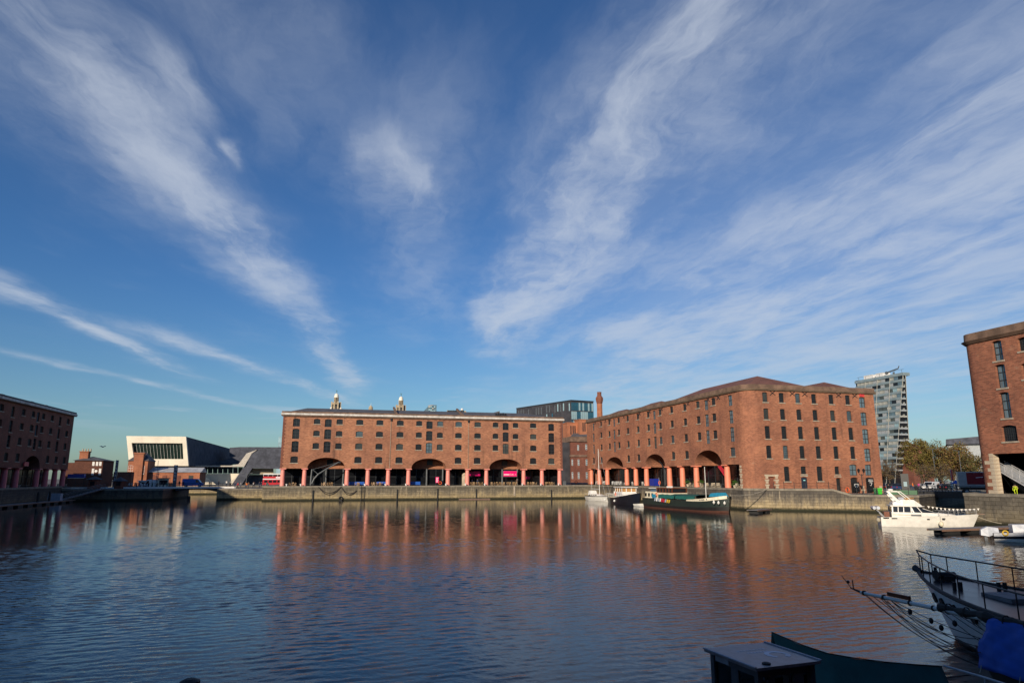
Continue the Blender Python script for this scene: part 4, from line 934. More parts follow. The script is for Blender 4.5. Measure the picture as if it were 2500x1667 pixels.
for f in range(NF):
    za = z_top - (f + 1) * fh; y0 = yc(za)
    MB().box(Xt - .15, Xt + .3, y0, tp.y + 27, za, za + fh * .42).build('spandrel', 'spandrel', T)
    for i in range(11):
        kd = rr.choice(['glass_dark', 'pane_curtain', 'pane_curtain', 'pane_light', 'glass_sky', 'grey_panel', 'grey_panel', 'glass_dim'])
        key = ('pt', kd)
        if key not in pm: pm[key] = MB().box(-.03, .05, 0.05, 2.2, 0, fh * .56).mesh('window_pane', kd)
        place(pm[key], 'window_pane', T, (Xt + .1, y0 + .2 + i * 2.3, za + fh * .43))
    xq = Xt + 0.3 + (bot2.x - Xt) * (z_top - za) / (z_top - z_bot)
    yq = tp.y + (bot2.y - tp.y) * (z_top - za) / (z_top - z_bot)
    a, b = Vector((Xt + .2, y0 - .1, 0)), Vector((xq, yq - .1, 0))
    n_ = max(1, int((b - a).length / 1.6))
    MB().extr([a + Vector((0, 0, za)), b + Vector((0, 0, za)), b + Vector((0, .4, za)), a + Vector((0, .4, za))], (0, 0, .7)).build('balcony', 'fin_white' if f % 5 == 1 else 'grey_panel', T)
    for i in range(n_):
        c = a.lerp(b, (i + .5) / n_); MB().box(-.5, .5, -.05, .05, 0, fh * .6).build('window_pane', rr.choice(['glass_dark', 'pane_curtain', 'glass_sky']), T, (c.x, c.y - .02, za + .8), 0)
for i in range(4):
    a = Vector((Xt - .22, tp.y + i * 6.9 + .1, z_top)); b = Vector((Xt - .22, yc(z_bot + 2) + i * 6.9 - 2.0, z_bot))
    if i == 0: b.y = yc(z_bot)
    MB().cyl(a, b, .11, n=5).build('fin', 'fin_white', T)
MB().cyl(tp + Vector((1, 0, 0)), (bot2.x, bot2.y - .2, z_bot), .12, n=5).build('fin', 'fin_white', T)
mb = MB().box(Xt - .3, Xt + 3, tp.y - .2, tp.y + 27, z_top, z_top + 1.2); mb.build('roof_edge', 'spandrel', T)
pr = MB()
for i in range(7): pr.cyl((Xt + .3, tp.y + 1 + i * 4, z_top + 1.2), (Xt + .3, tp.y + 1 + i * 4, z_top + 2.6), .06, n=4)
pr.cyl((Xt + .3, tp.y, z_top + 2.6), (Xt + .3, tp.y + 26, z_top + 2.6), .07, n=4); pr.build('roof_rail', 'frame_grey', T)
for y, l in ((15, 4), (21, 5)): MB().box(Xt + 4, Xt + 8, tp.y + y, tp.y + y + l, z_top + 1, z_top + 3.6).build('plant_room', 'white_paint', T)
c = Vector((Xt + 4, tp.y + 9, z_top)); jb = MB().cyl(c, c + Vector((0, 0, 2.8)), .4, n=8).cyl(c + Vector((-.6, 3.2, 2.9)), c + Vector((0, -2.6, 4.0)), .35, .25, 8).cyl(c + Vector((0, -2.6, 4.0)), c + Vector((0, -3.2, 5.0)), .2, n=6).ball(c + Vector((-.6, 3.2, 2.9)), .7, 8); jb.build('roof_crane', 'iron_grey', T)
# --- clock tower tops and other roofs above the ridge
def liver(u, vs, D, label):
    T = thing('stone_tower', label, 'tower'); c = atd(u, 990, D); k = D / 1673 / 1.02
    z = lambda v: atd(u, v, D).z
    o = Vector((c.x, c.y, 0))
    v0 = vs
    MB().box(c.x - 14 * k, c.x + 14 * k, c.y - 14 * k, c.y + 14 * k, ZL, z(v0 + 42)).build('shaft', 'tan_stone', T)
    MB().lathe(o, [(11.5 * k, z(v0 + 42)), (11.2 * k, z(v0 + 24)), (11.8 * k, z(v0 + 23)), (7.5 * k, z(v0 + 22))], 8).build('tier', 'tan_stone', T)
    for i in range(8):
        a = R(22.5 + 45 * i); p = o + Vector((math.cos(a), math.sin(a), 0)) * 11.4 * k
        MB().box(-1.5 * k, 1.5 * k, -1.5 * k, 1.5 * k, z(v0 + 42), z(v0 + 20 + (i % 2))).build('buttress', 'tan_stone', T, (p.x, p.y, 0))
        a = R(45 * i); p = o + Vector((math.cos(a), math.sin(a), 0)) * 10.7 * k
        MB().box(-1.6 * k, 1.6 * k, -.6 * k, .6 * k, z(v0 + 40), z(v0 + 27)).build('opening', 'glass_dark', T, (p.x, p.y, 0), a + math.pi / 2)
        a = R(45 * i + 22.5); p = o + Vector((math.cos(a), math.sin(a), 0)) * 5.0 * k
        MB().cyl((p.x, p.y, z(v0 + 22)), (p.x, p.y, z(v0 + 10)), 1.1 * k, n=6).build('lantern_column', 'tan_stone', T)
    MB().lathe(o, [(3.6 * k, z(v0 + 22)), (3.6 * k, z(v0 + 10))], 8).build('lantern', 'glass_dark', T)
    MB().lathe(o, [(6.2 * k, z(v0 + 10)), (6.4 * k, z(v0 + 9)), (5.2 * k, z(v0 + 8.5)), (5.2 * k, z(v0 + 5)), (4.2 * k, z(v0 + 2)), (2.4 * k, z(v0 + .3)), (.8 * k, z(v0 - .5))], 14).build('dome', 'dome_white', T)
    for sx_ in (-1, 1):
        for sy_ in (-1, 1):
            MB().lathe((c.x + sx_ * 11.5 * k, c.y + sy_ * 11.5 * k, 0), [(2.8 * k, z(v0 + 43)), (2.8 * k, z(v0 + 38)), (2.0 * k, z(v0 + 36)), (.4 * k, z(v0 + 34.5))], 10).build('corner_dome', 'dome_white', T)
    b = MB(); zb = z(v0 - .5)
    b.cyl((c.x, c.y, zb), (c.x, c.y, zb + 2.6 * k), .5 * k, .35 * k, 6).tube([(c.x + .2 * k, c.y, zb + 2.2 * k), (c.x, c.y, zb + 5 * k), (c.x - .5 * k, c.y, zb + 7.5 * k), (c.x - 1.4 * k, c.y, zb + 8.6 * k)], [.5 * k, 1.0 * k, .6 * k, .15 * k], 6)
    for s_ in (-1, 1): b.extr([(c.x, c.y, zb + 4.2 * k), (c.x + s_ * 2.0 * k, c.y, zb + 7.6 * k), (c.x + s_ * 2.9 * k, c.y, zb + 9.4 * k), (c.x + s_ * 1.4 * k, c.y, zb + 6.0 * k)], (0, .4 * k, 0))
    b.build('bird_statue', 'verdigris', T)
liver(820.5, 960.5, 560, 'left of two stone towers with white dome and green bird above the roof')
liver(978.6, 968, 640, 'right of two stone towers with white dome and green bird above the roof')
T = thing('domed_lantern', 'small stone lantern with a thin spire between the two bird topped towers', 'tower')
c = atd(905, 1000, 430); k = 430 / 1673; z = lambda v: atd(905, v, 430).z
MB().lathe((c.x, c.y, 0), [(5.2 * k, ZL), (5.2 * k, z(996)), (4.4 * k, z(993)), (2.0 * k, z(990.5)), (.4 * k, z(989))], 10).build('drum', 'tan_stone', T)
MB().cyl((c.x, c.y, z(989)), (c.x, c.y, z(982)), .35 * k, .1 * k, 6).build('spire', 'dome_white', T)
def backblock(name, label, pts, D, dep, m, cat='building'):
    T = thing(name, label, cat); P = [atd(u, v, D) for u, v in pts]; g = ray(1250, 1164); n = Vector((ray(pts[0][0], 1164)[0], ray(pts[0][0], 1164)[1], 0)).normalized()
    a, b = P[0], P[-1]; P = P + [Vector((b.x, b.y, ZL)), Vector((a.x, a.y, ZL))]
    MB().extr(P, n * dep).build('wall', m, T); return T, P, n
T, P, n = backblock('glass_tower', 'slanted blue glass tower tip behind the slate ridge', [(1030, 1008), (1046, 991), (1066, 988)], 520, 20, 'glass_sky')
for i in range(7):
    for j in range(4):
        u, v = 1048 + j * 4.4, 993 + i * 3.4
        if rr.random() < .7: q = atd(u, v, 519.4); MB().box(-.55, .55, -.1, .1, -.5, .5).build('window', rr.choice(['pane_light', 'pane_blue', 'fin_white']), T, q, -R(YAW) + .05)
q = atd(1055, 987.5, 525); MB().lathe((q.x, q.y, q.z - 2), [(3.2, 0), (3.2, 1.2), (2, 1.7), (.5, 1.9)], 12).build('roof_drum', 'grey_panel', T)
T, P, n = backblock('office_roof', 'tan stone rooftop with antennas above the slate ridge', [(1091, 1001), (1138, 1003)], 420, 15, 'tan_stone')
for i in range(9): q = atd(1094 + i * 4.6, 1002.5, 419.5); MB().box(-.4, .4, -.15, .1, -.9, .3).build('window', 'glass_dark', T, q, -R(YAW))
MB().ball(atd(1128, 999.5, 420) + Vector((0, 0, 0)), .9, 8).build('antenna', 'white_paint', T)
backblock('wedge_building', 'black wedge shaped roof above the slate ridge', [(1190, 1011), (1220, 1003)], 400, 20, 'clad_black')
backblock('glass_tower', 'pale tower sliver beside the left end of the central warehouse', [(680, 1066), (690, 1064)], 480, 15, 'pane_light')
T, P, n = backblock('shopping_centre', 'grey modern building with dark flat roof behind the autumn trees', [(2311, 1074), (2400, 1066)], 420, 40, 'grey_panel')
q = [atd(2309, 1072, 418), atd(2402, 1064, 418), atd(2402, 1083, 418), atd(2309, 1085, 418)]; MB().extr(q, n * 42).build('roof_band', 'clad_slate', T)
T = thing('roofed_house', 'small house with dark red pyramid roof beside the glass tower', 'house')
c = atd(2226, 1110, 330); z0 = atd(2226, 1097, 330).z; z1 = atd(2226, 1081, 330).z
MB().box(c.x - 5, c.x + 5, c.y - 5, c.y + 5, ZL, z0).build('wall', 'brick_dark', T)
MB().add([(c.x - 5.5, c.y - 5.5, z0), (c.x + 5.5, c.y - 5.5, z0), (c.x + 5.5, c.y + 5.5, z0), (c.x - 5.5, c.y + 5.5, z0), (c.x, c.y, z1)], [(0, 1, 4), (1, 2, 4), (2, 3, 4), (3, 0, 4)]).build('roof', 'roof_red', T)

# ================================================================ trees
mat('bark', (0.07, 0.05, 0.035), 0.9)
for nm, c in (('leaf_olive', (0.120, 0.100, 0.018)), ('leaf_yellow', (0.180, 0.130, 0.020)), ('leaf_brown', (0.135, 0.070, 0.022)), ('leaf_green', (0.060, 0.060, 0.016)), ('leaf_grey', (0.125, 0.085, 0.05))):
    mat(nm, c, 0.7, var=0.45, scale=1.3)
def tree(name, label, base, h, rx, rz, mats, n, seed, group='autumn trees behind the parked cars', bare=False):
    r = random.Random(seed); T = thing(name, label, 'tree', base, 0, group)
    tr = MB(); tr.tube([(0, 0, 0), (.1, 0, h * .2), (-.1, .1, h * .45), (0, 0, h * .7)], [h * .03, h * .025, h * .018, h * .007], 7)
    cl = []; cz = h - rz
    for i in range(16 if bare else 13):
        a = r.uniform(0, 6.28); z0 = h * r.uniform(.2, .5); e = Vector((math.cos(a) * rx * r.uniform(.4, .85), math.sin(a) * rx * r.uniform(.4, .85), cz + rz * r.uniform(-.6, .75)))
        tr.tube([(0, 0, z0), Vector((0, 0, z0)).lerp(e, .5) + Vector((0, 0, h * .04)), e], [h * .012, h * .007, h * .003], 5)
        if bare:
            for j in range(5): f = e + Vector((r.uniform(-1, 1), r.uniform(-1, 1), r.uniform(-.1, 1))) * rx * .35; tr.tube([e.lerp(Vector((0, 0, z0)), .3), f], [h * .004, h * .0015], 4)
    tr.build('trunk', 'bark', T)
    for i in range(38):
        while True:
            p = Vector((r.uniform(-1, 1), r.uniform(-1, 1), r.uniform(-1, 1)))
            if .35 < p.length < 1: break
        cl.append((Vector((p.x * rx * .86, p.y * rx * .86, cz + p.z * rz * .86)), r.uniform(.18, .36) * rx))
    g = MB()
    for i in range(n):
        c, rad = r.choice(cl); d = Vector((r.gauss(0, 1), r.gauss(0, 1), r.gauss(0, .8))); d = d / max(.3, d.length) * rad * r.uniform(.5, 1.05)
        p = c + d; s = r.uniform(.10, .24) * (0.7 if bare else 1); a = Vector((r.uniform(-1, 1), r.uniform(-1, 1), r.uniform(-1, 1))).normalized(); b = a.orthogonal().normalized()
        if r.random() < .5: b = a.cross(b)
        g.add([p - a * s, p + b * s * .7, p + a * s, p - b * s * .7], [(0, 1, 2, 3)], 0 if r.random() < .55 else (1 if r.random() < .6 else 2))
    g.build('crown', mats, T)
    return T
def gnd(u, D, z=2.95): p = atd(u, 1180, D); return (p.x, p.y, z)
tree('autumn_tree', 'broad olive green tree, leftmost beside the glass tower', gnd(2252, 232), 14.6, 5.6, 5.6, ['leaf_olive', 'leaf_yellow', 'leaf_brown'], 9000, 1)
tree('autumn_tree', 'olive tree with brown patches behind the tall twin lamp post', gnd(2294, 236), 13.6, 5.4, 5.6, ['leaf_olive', 'leaf_brown', 'leaf_green'], 9000, 2)
tree('autumn_tree', 'russet brown tree behind the red sided lorry', gnd(2330, 230), 13.0, 5.4, 5.4, ['leaf_brown', 'leaf_olive', 'leaf_yellow'], 9000, 3)
tree('autumn_tree', 'yellow tinged tree touching the curved warehouse corner', gnd(2358, 240), 12.8, 5.0, 5.2, ['leaf_yellow', 'leaf_green', 'leaf_brown'], 8000, 4)
tree('autumn_tree', 'low dark green tree below the grey modern building', gnd(2388, 225), 9.2, 4.8, 4.2, ['leaf_green', 'leaf_brown', 'leaf_olive'], 6000, 14)
tree('bare_tree', 'thin leaved grey brown tree at the foot of the glass tower', gnd(2172, 225), 8.4, 3.6, 3.2, ['leaf_grey', 'leaf_brown', 'leaf_olive'], 1700, 5, 'bare trees along the road', True)
tree('bare_tree', 'nearly bare tree right of the dark information pillar', gnd(2262, 205), 6.8, 3.0, 2.6, ['leaf_grey', 'leaf_olive', 'leaf_brown'], 1100, 6, 'bare trees along the road', True)
tree('bare_tree', 'nearly bare tree beside the red banner', gnd(2302, 208), 7.2, 3.4, 2.8, ['leaf_grey', 'leaf_brown', 'leaf_olive'], 1200, 7, 'bare trees along the road', True)
tree('bare_tree', 'thin tree left of the grey brown one at the warehouse end', gnd(2155, 230), 7.0, 3.0, 2.6, ['leaf_grey', 'leaf_brown', 'leaf_olive'], 1200, 8, 'bare trees along the road', True)
tree('shrub', 'dark green shrub right of the left brick house', gnd(262, 262, ZL), 4.6, 2.2, 2.0, ['leaf_green', 'leaf_olive', 'leaf_yellow'], 1500, 9, None)
# ================================================================ boats
for nm, c, r in (('hull_white', (0.78, 0.75, 0.68), .3), ('hull_navy', (0.012, 0.014, 0.022), .3), ('hull_green', (0.022, 0.032, 0.027), .45), ('hull_black', (0.016, 0.014, 0.013), .5), ('hull_rust', (0.085, 0.030, 0.018), .7),
                 ('cream', (0.76, 0.68, 0.50), .5), ('varnish', (0.16, 0.045, 0.018), .35), ('teal_cloth', (0.012, 0.115, 0.095), .7), ('dark_green_cloth', (0.012, 0.085, 0.072), .75), ('blue_cloth', (0.015, 0.09, 0.42), .65), ('sky_cloth', (0.02, 0.24, 0.38), .65),
                 ('deck_wood', (0.20, 0.12, 0.085), .6), ('deck_grey', (0.20, 0.19, 0.19), .7), ('rope', (0.42, 0.37, 0.28), .9), ('rope_dark', (0.05, 0.042, 0.036), .9), ('steel', (0.45, 0.45, 0.46), .35), ('orange_ring', (0.75, 0.12, 0.03), .5), ('yellow', (0.65, 0.42, 0.03), .5), ('red_cloth', (0.55, 0.02, 0.04), .7), ('grey_cloth', (0.35, 0.37, 0.42), .6), ('rubber', (0.02, 0.02, 0.02), .7), ('tan_curtain', (0.46, 0.24, 0.08), .7), ('silver_cloth', (0.50, 0.52, 0.56), .35)):
    mat(nm, c, r, var=0.08 if nm == 'hull_white' else 0.15, scale=2.0, stain=0.04 if nm == 'hull_white' else 0.15)
mat('yacht_white', (0.80, 0.79, 0.76), .35, var=.08, scale=1.3, stain=.22); mat('porthole_black', (0.006, 0.006, 0.007), .6)
def hull(T, L, hb, sheer, wl, rake, bands, n=18, deck='deck_grey', dz=0.06, srake=0.0):
    rings = []; zs = [-.5, -.25, 0.0, .12, .36, .64, .86, 1.0]; dk = []
    for i in range(n + 1):
        t = i / n; b, w, z = max(.01, hb(t)), max(.008, wl(t)), sheer(t); f = max(0, (t - .72) / .28) ** 1.6; g = max(0, (.12 - t) / .12)
        row = []
        for q in zs:
            if q < 0: y = w * (1 + q * 1.4); zz = q
            else: y = w + (b - w) * (q ** .8); zz = z * q
            x = t * L - rake * f * (1 - max(q, 0)) - srake * g * (1 - max(q, 0)) * -1
            row.append((x, y, zz))
        rings.append(row + [(x, -y, zz) for x, y, zz in row[::-1]]); dk.append((row[-1], z))
    m = MB(); k = len(rings[0])
    v = [p for r in rings for p in r]; names = []
    for bd in bands:
        if bd not in names: names.append(bd)
    o = len(m.v); m.v += v
    for i in range(n):
        for j in range(k - 1):
            a = i * k + j; m.f.append((a, a + 1, a + 1 + k, a + k)); jj = j if j < 8 else 14 - j; jj = min(jj, 14 - jj) if j >= 8 else j
            if j == 7: jj = 0
            m.mi.append(names.index(bands[min(jj, 6)]))
    m.f.append(tuple(range(k))); m.mi.append(names.index(bands[4]))
    h = m.build('hull', names, T)
    d = MB(); P = []
    for (x, y, z), zz in dk: P += [(x, y * .97, z - dz), (x, -y * .97, z - dz)]
    d.add(P, [(2 * i, 2 * i + 2, 2 * i + 3, 2 * i + 1) for i in range(n)]); d.build('deck', deck, T)
    smooth_angle(h, 35)
    return h
def railing(T, pts, h, r=.02, m='steel', every=1, mid=True, name='railing'):
    b = MB(); top = [Vector(p) + Vector((0, 0, h)) for p in pts]; b.tube(top, r, 5)
    if mid: b.tube([Vector(p) + Vector((0, 0, h * .5)) for p in pts], r * .6, 4)
    for i, p in enumerate(pts):
        if i % every == 0: b.cyl(p, top[i], r, n=5)
    return b.build(name, m, T)
def rope(T, a, b, sag, r=.025, m='rope', n=10, name='rope'):
    a, b = Vector(a), Vector(b); return MB().tube([a.lerp(b, i / n) - Vector((0, 0, sag * 4 * (i / n) * (1 - i / n))) for i in range(n + 1)], r, 5).build(name, m, T)
def boat_at(name, label, stern, bow):
    s, b = Vector(stern), Vector(bow); d = b - s
    return thing(name, label, 'boat', (s.x, s.y, 0), math.atan2(d.y, d.x)), d.length
# ---------- white yacht with mast
T, L = boat_at('sailing_yacht', 'small white sailing yacht with bare mast moored below the leftmost orange columns', (65.6, 171.5), (66.4, 158.5))
hull(T, L, lambda t: 1.75 * min(1, (1 - t) * 2.2) ** .6 * (.72 + .28 * min(1, t * 4)), lambda t: 1.25 + .35 * max(0, t - .5) ** 1.2, lambda t: 1.45 * min(1, (1 - t) * 1.9) ** .8 * (.6 + .4 * min(1, t * 4)), 1.6, ['hull_navy', 'hull_navy', 'hull_white', 'hull_white', 'hull_white', 'hull_white', 'hull_navy'], deck='hull_white')
MB().loft([[(3.0, -1.0, 1.2), (3.0, 1.0, 1.2), (3.2, .85, 1.75), (3.2, -.85, 1.75)], [(6.5, -1.0, 1.2), (6.5, 1.0, 1.2), (6.2, .8, 1.72), (6.2, -.8, 1.72)], [(9.4, -.5, 1.3), (9.4, .5, 1.3), (9.0, .3, 1.45), (9.0, -.3, 1.45)]]).build('cabin', 'hull_white', T)
for x in (3.6, 4.8, 6.0):
    for s_ in (-1, 1): MB().box(x, x + .7, s_ * .93 - .03, s_ * .93 + .03, 1.38, 1.58).build('window', 'glass_dark', T)
MB().loft([[(1.6, -1.0, 1.3), (1.6, 1.0, 1.3), (1.8, .8, 2.5), (1.8, -.8, 2.5)], [(3.1, -1.0, 1.6), (3.1, 1.0, 1.6), (2.9, .8, 2.55), (2.9, -.8, 2.55)]]).build('spray_hood', 'white_paint', T)
MB().cyl((6.6, 0, 1.6), (6.5, 0, 13.1), .085, .06, 8).build('mast', 'hull_white', T)
MB().cyl((6.5, 0, 2.9), (2.2, 0, 3.0), .07, n=6).build('boom', 'steel', T)
for p in ((12.8, 0, 1.5), (.2, 0, 1.3), (6.4, 1.6, 1.3), (6.4, -1.6, 1.3), (6.9, 1.5, 1.3)): MB().cyl((6.5, 0, 12.9 if p[1] == 0 else 9.5), p, .018, n=4).build('stay', 'steel', T)
railing(T, [(0.1, y, 1.27) for y in (-1.2, -.6, 0, .6, 1.2)], .6); railing(T, [(11.5, -.6, 1.45), (12.6, -.1, 1.5), (12.6, .1, 1.5), (11.5, .6, 1.45)], .6)
MB().cyl((.0, .9, 1.2), (0, .9, 4.4), .03, n=5).ball((0, .9, 4.5), .16, 8).build('radar_pole', 'white_paint', T)
# ---------- black hulled houseboat with white wheelhouse
T, L = boat_at('converted_tug', 'black hulled tug with tall white wheelhouse moored between yacht and barge', (65.4, 155.0), (63.4, 135.2))
hull(T, L, lambda t: 2.4 * min(1, (1 - t) * 2.4) ** .6 * (.6 + .4 * min(1, t * 3.5)), lambda t: 1.25 + 2.2 * max(0, t - .25) ** 1.5, lambda t: 2.2 * min(1, (1 - t) * 2.1) ** .7 * (.5 + .5 * min(1, t * 3.5)), 1.0, ['hull_rust', 'hull_black', 'hull_navy', 'hull_navy', 'hull_navy', 'hull_navy', 'hull_navy'], deck='deck_grey')
MB().box(7.4, 12.6, -1.75, 1.75, 1.4, 2.55).build('deckhouse', 'white_paint', T)
wh = MB().box(7.6, 12.4, -1.65, 1.65, 2.55, 2.75).build('wheelhouse', 'white_paint', T)
MB().box(7.2, 12.9, -1.95, 1.95, 3.65, 3.78).build('roof', 'white_paint', wh)
for x in (7.6, 9.2, 10.8, 12.4):
    for y in (-1.65, 1.65): MB().box(x - .12, x + .12, y - .06, y + .06, 2.75, 3.65).build('window_post', 'white_paint', wh)
for y in (-.6, .6): MB().box(12.3, 12.45, y - .1, y + .1, 2.75, 3.65).build('window_post', 'white_paint', wh)
for y in (-1.6, 1.6):
    for x in (7.72, 9.32, 10.92): MB().box(x, x + 1.36, y - .02, y + .02, 2.75, 3.65).build('pane', 'tan_curtain', wh)
for y in (-1.55, -.5, .7): MB().box(12.33, 12.37, y, y + .85 if y != -.5 else y + 1.0, 2.75, 3.65).build('pane', 'tan_curtain', wh)
MB().box(1.4, 7.2, -1.5, 1.5, 1.3, 2.1).build('aft_cabin', 'cream', T)
for i in range(5):
    for s_ in (-1, 1): MB().box(1.9 + i * 1.0, 2.5 + i * 1.0, s_ * 1.51 - .03, s_ * 1.51 + .03, 1.55, 1.95).build('window', 'glass_dark', T)
railing(T, [(1 + i * 1.1, -1.9 - .1 * math.sin(i), 1.35 + .02 * i) for i in range(12)], .8, .03, 'white_paint'); railing(T, [(1 + i * 1.1, 1.9, 1.35 + .02 * i) for i in range(12)], .8, .03, 'white_paint')
MB().torus((8.2, -1.82, 2.1), .36, .09, 'y').build('life_ring', 'orange_ring', T)
for s_ in (-1, 1): MB().cyl((3.5 + s_, -.3, 2.1), (3.5 + s_, -.3, 2.7), .16, .12, 8).build('vent', 'white_paint', T)
MB().cyl((5.6, 0, 2.1), (5.6, 0, 3.0), .22, n=8).build('funnel', 'varnish', T)
for x in (1.5, 9): MB().ball((x, -2.35, .7), .28, 8).build('fender', 'white_paint', T)
# ---------- long dark green barge
T, L = boat_at('motor_barge', 'long dark green barge with teal hatch covers and cream bow band', (63.2, 130.0), (65.6, 104.6))
shb = lambda t: 1.85 + .95 * max(0, (t - .55) / .45) ** 2 + .1 * max(0, .2 - t)
hull(T, L, lambda t: 2.45 * min(1, (1 - t) * 6.0) ** .5 * (.8 + .2 * min(1, t * 8)), shb, lambda t: 2.3 * min(1, (1 - t) * 5) ** .55 * (.7 + .3 * min(1, t * 7)), .5, ['hull_rust', 'hull_rust', 'hull_rust', 'hull_black', 'hull_green', 'hull_green', 'hull_green'], 26, 'hull_green')
for s_ in (-1, 1):
    A = []
    for i in range(10):
        t = .64 + .355 * i / 9; A.append((t * L, s_ * (2.47 * min(1, (1 - t) * 6.0) ** .5 + .03), shb(t)))
    b = MB(); b.add([(x, y, z - .42 * min(1, .35 + i * .12)) for i, (x, y, z) in enumerate(A)] + [(x, y, z + .10) for x, y, z in A], [(i, i + 1, i + 11, i + 10) for i in range(9)]); b.build('bow_band', 'cream', T)
mat('name_ink', (0.03, 0.03, 0.03), .6)
for s_ in (-1,):
    for x, w in ((20.4, .25), (21.0, .3), (21.5, .3), (22.3, .22)): MB().box(x, x + w, -2.53, -2.51, shb(x / L) - .20, shb(x / L) - .04).build('name_mark', 'name_ink', T)
for y, z in ((-2.02, 1.75), (-1.1, 1.7), (-2.3, 1.8)): pass
for a, dz in ((-.9, 0), (-.35, -.05), (-1.3, .05)):
    x = L - .32 - (1 - math.cos(a)) * 1.5; y = -abs(math.sin(a)) * 2.0
    MB().lathe((0, 0, 0), [(.02, -.34), (.2, -.12), (.2, .05), (.02, .34)], 10).build('anchor', 'hull_white', T, (x + .14 - (.25 if a < -1 else 0), y - .22, 1.72 + dz))
ac = MB().loft([[(.9, -1.9, 1.9), (.9, 1.9, 1.9), (1.0, 1.7, 3.15), (1.0, -1.7, 3.15)], [(4.9, -2.1, 1.9), (4.9, 2.1, 1.9), (4.9, 1.95, 3.15), (4.9, -1.95, 3.15)]]).build('aft_cabin', 'cream', T)
for i in range(3):
    b = MB(); x = 1.5 + i * 1.25; b.extr([(x - .25, -2.06, 2.2), (x + .2, -2.06, 2.2), (x + .28, -2.06, 2.5), (x + .2, -2.05, 2.85), (x - .25, -2.05, 2.85)], (0, .14, 0)); b.build('porthole', 'glass_dark', ac)
MB().loft([[(1.6, -1.0, 3.16), (1.6, 1.0, 3.16), (1.8, .8, 3.7), (1.8, -.8, 3.7)], [(4.3, -1.1, 3.16), (4.3, 1.1, 3.16), (3.7, .8, 3.75), (3.7, -.8, 3.75)]]).build('cockpit_windows', 'glass_sky', T)
MB().box(1.4, 3.9, -1.2, 1.2, 3.75, 3.87).build('cockpit_roof', 'white_paint', T)
MB().box(5.0, 10.6, -1.7, 1.7, 1.9, 2.99).build('wheelhouse_base', 'cream', T)
wh = MB().box(5.1, 10.5, -1.6, 1.6, 3.0, 3.1).box(5.0, 10.6, -1.75, 1.75, 3.82, 3.94).build('wheelhouse', 'varnish', T)
for i in range(6):
    x = 5.1 + i * 1.06
    for y in (-1.6, 1.6): MB().box(x, x + .22, y - .06, y + .06, 3.1, 3.82).build('window_post', 'varnish', wh)
    if i < 5:
        for y in (-1.58, 1.58): MB().box(x + .22, x + 1.06, y - .015, y + .015, 3.1, 3.82).build('pane', 'glass_dark', wh)
MB().box(10.42, 10.46, -1.5, 1.5, 3.1, 3.82).build('pane', 'glass_dark', wh)
MB().box(6.8, 7.7, -.4, .4, 3.94, 4.25).build('life_raft', 'white_paint', T)
MB().cyl((5.6, -1.2, 3.9), (5.4, -1.2, 5.9), .03, n=5).build('antenna', 'steel', T)
MB().torus((5.2, -1.8, 2.6), .3, .08, 'y').build('life_ring', 'orange_ring', T)
for x0, x1 in ((6.6, 12.2), (12.5, 18.6)):        # hatch covers with sagging cloth sides
    n = 10; b = MB(); rg = []
    for i in range(n + 1):
        x = x0 + (x1 - x0) * i / n; sg = .10 * math.sin(i * 1.9) + (.25 if x0 < 8 else 0) * max(0, 1 - i / 3)
        h = 2.82 - (.45 if x0 < 8 and i < 2 else 0) * (1 - i / 2)
        rg.append([(x, -2.32, 2.0 + .04 * math.sin(i * 2.1)), (x, -2.25, 2.58 + sg * .4), (x, -1.2, h + sg * .3), (x, 1.2, h + sg * .3), (x, 2.25, 2.58), (x, 2.32, 2.0)])
    k = 6
    for i in range(n):
        for j in range(5): pass
    b.loft(rg, close=False); b.mi = [0 if (q % 5) in (0, 4) else 1 for q in range(len(b.f))]; b.build('hatch_cover', ['teal_cloth', 'dark_green_cloth'], T)
MB().loft([[(21.4, -1.3, 2.6), (21.4, 1.3, 2.6), (21.5, .9, 3.2), (21.5, -.9, 3.2)], [(23.6, -1.2, 2.7), (23.6, 1.2, 2.7), (23.5, .8, 3.35), (23.5, -.8, 3.35)]]).build('bow_cover', 'sky_cloth', T)
MB().cyl((18.9, 0, 2.0), (18.9, 0, 7.8), .07, .05, 7).build('mast', 'hull_white', T)
MB().box(4.7, 5.6, -2.5, -2.2, 1.95, 2.7).build('side_cover', 'sky_cloth', T)
for i, m in enumerate(('grey_cloth', 'hull_white', 'grey_cloth', 'hull_white', 'red_cloth', 'red_cloth', 'grey_cloth', 'yellow', 'yellow')):
    x = 5.7 + i * .62; b = MB(); b.add([(x, -2.52, 2.1 - .04 * i), (x + .5, -2.54, 2.08 - .04 * i), (x + .48, -2.66, 1.5 - .03 * i), (x + .2, -2.72, 1.38 - .03 * i), (x - .04, -2.64, 1.52 - .03 * i)], [(0, 1, 2, 3, 4)]); b.extr([(x + .05, -2.50, 2.1 - .04 * i), (x + .45, -2.50, 2.08 - .04 * i), (x + .4, -2.6, 1.55 - .03 * i), (x + .1, -2.6, 1.55 - .03 * i)], (0, -.03, 0)); b.build('laundry', m, T)
rope(None, (65.9, 104.9, 2.95), (77.6, 110.6, 3.98), 0.55, .06); tag(COL.objects[-1], 'pale mooring rope from the barge bow to the quay', 'rope')
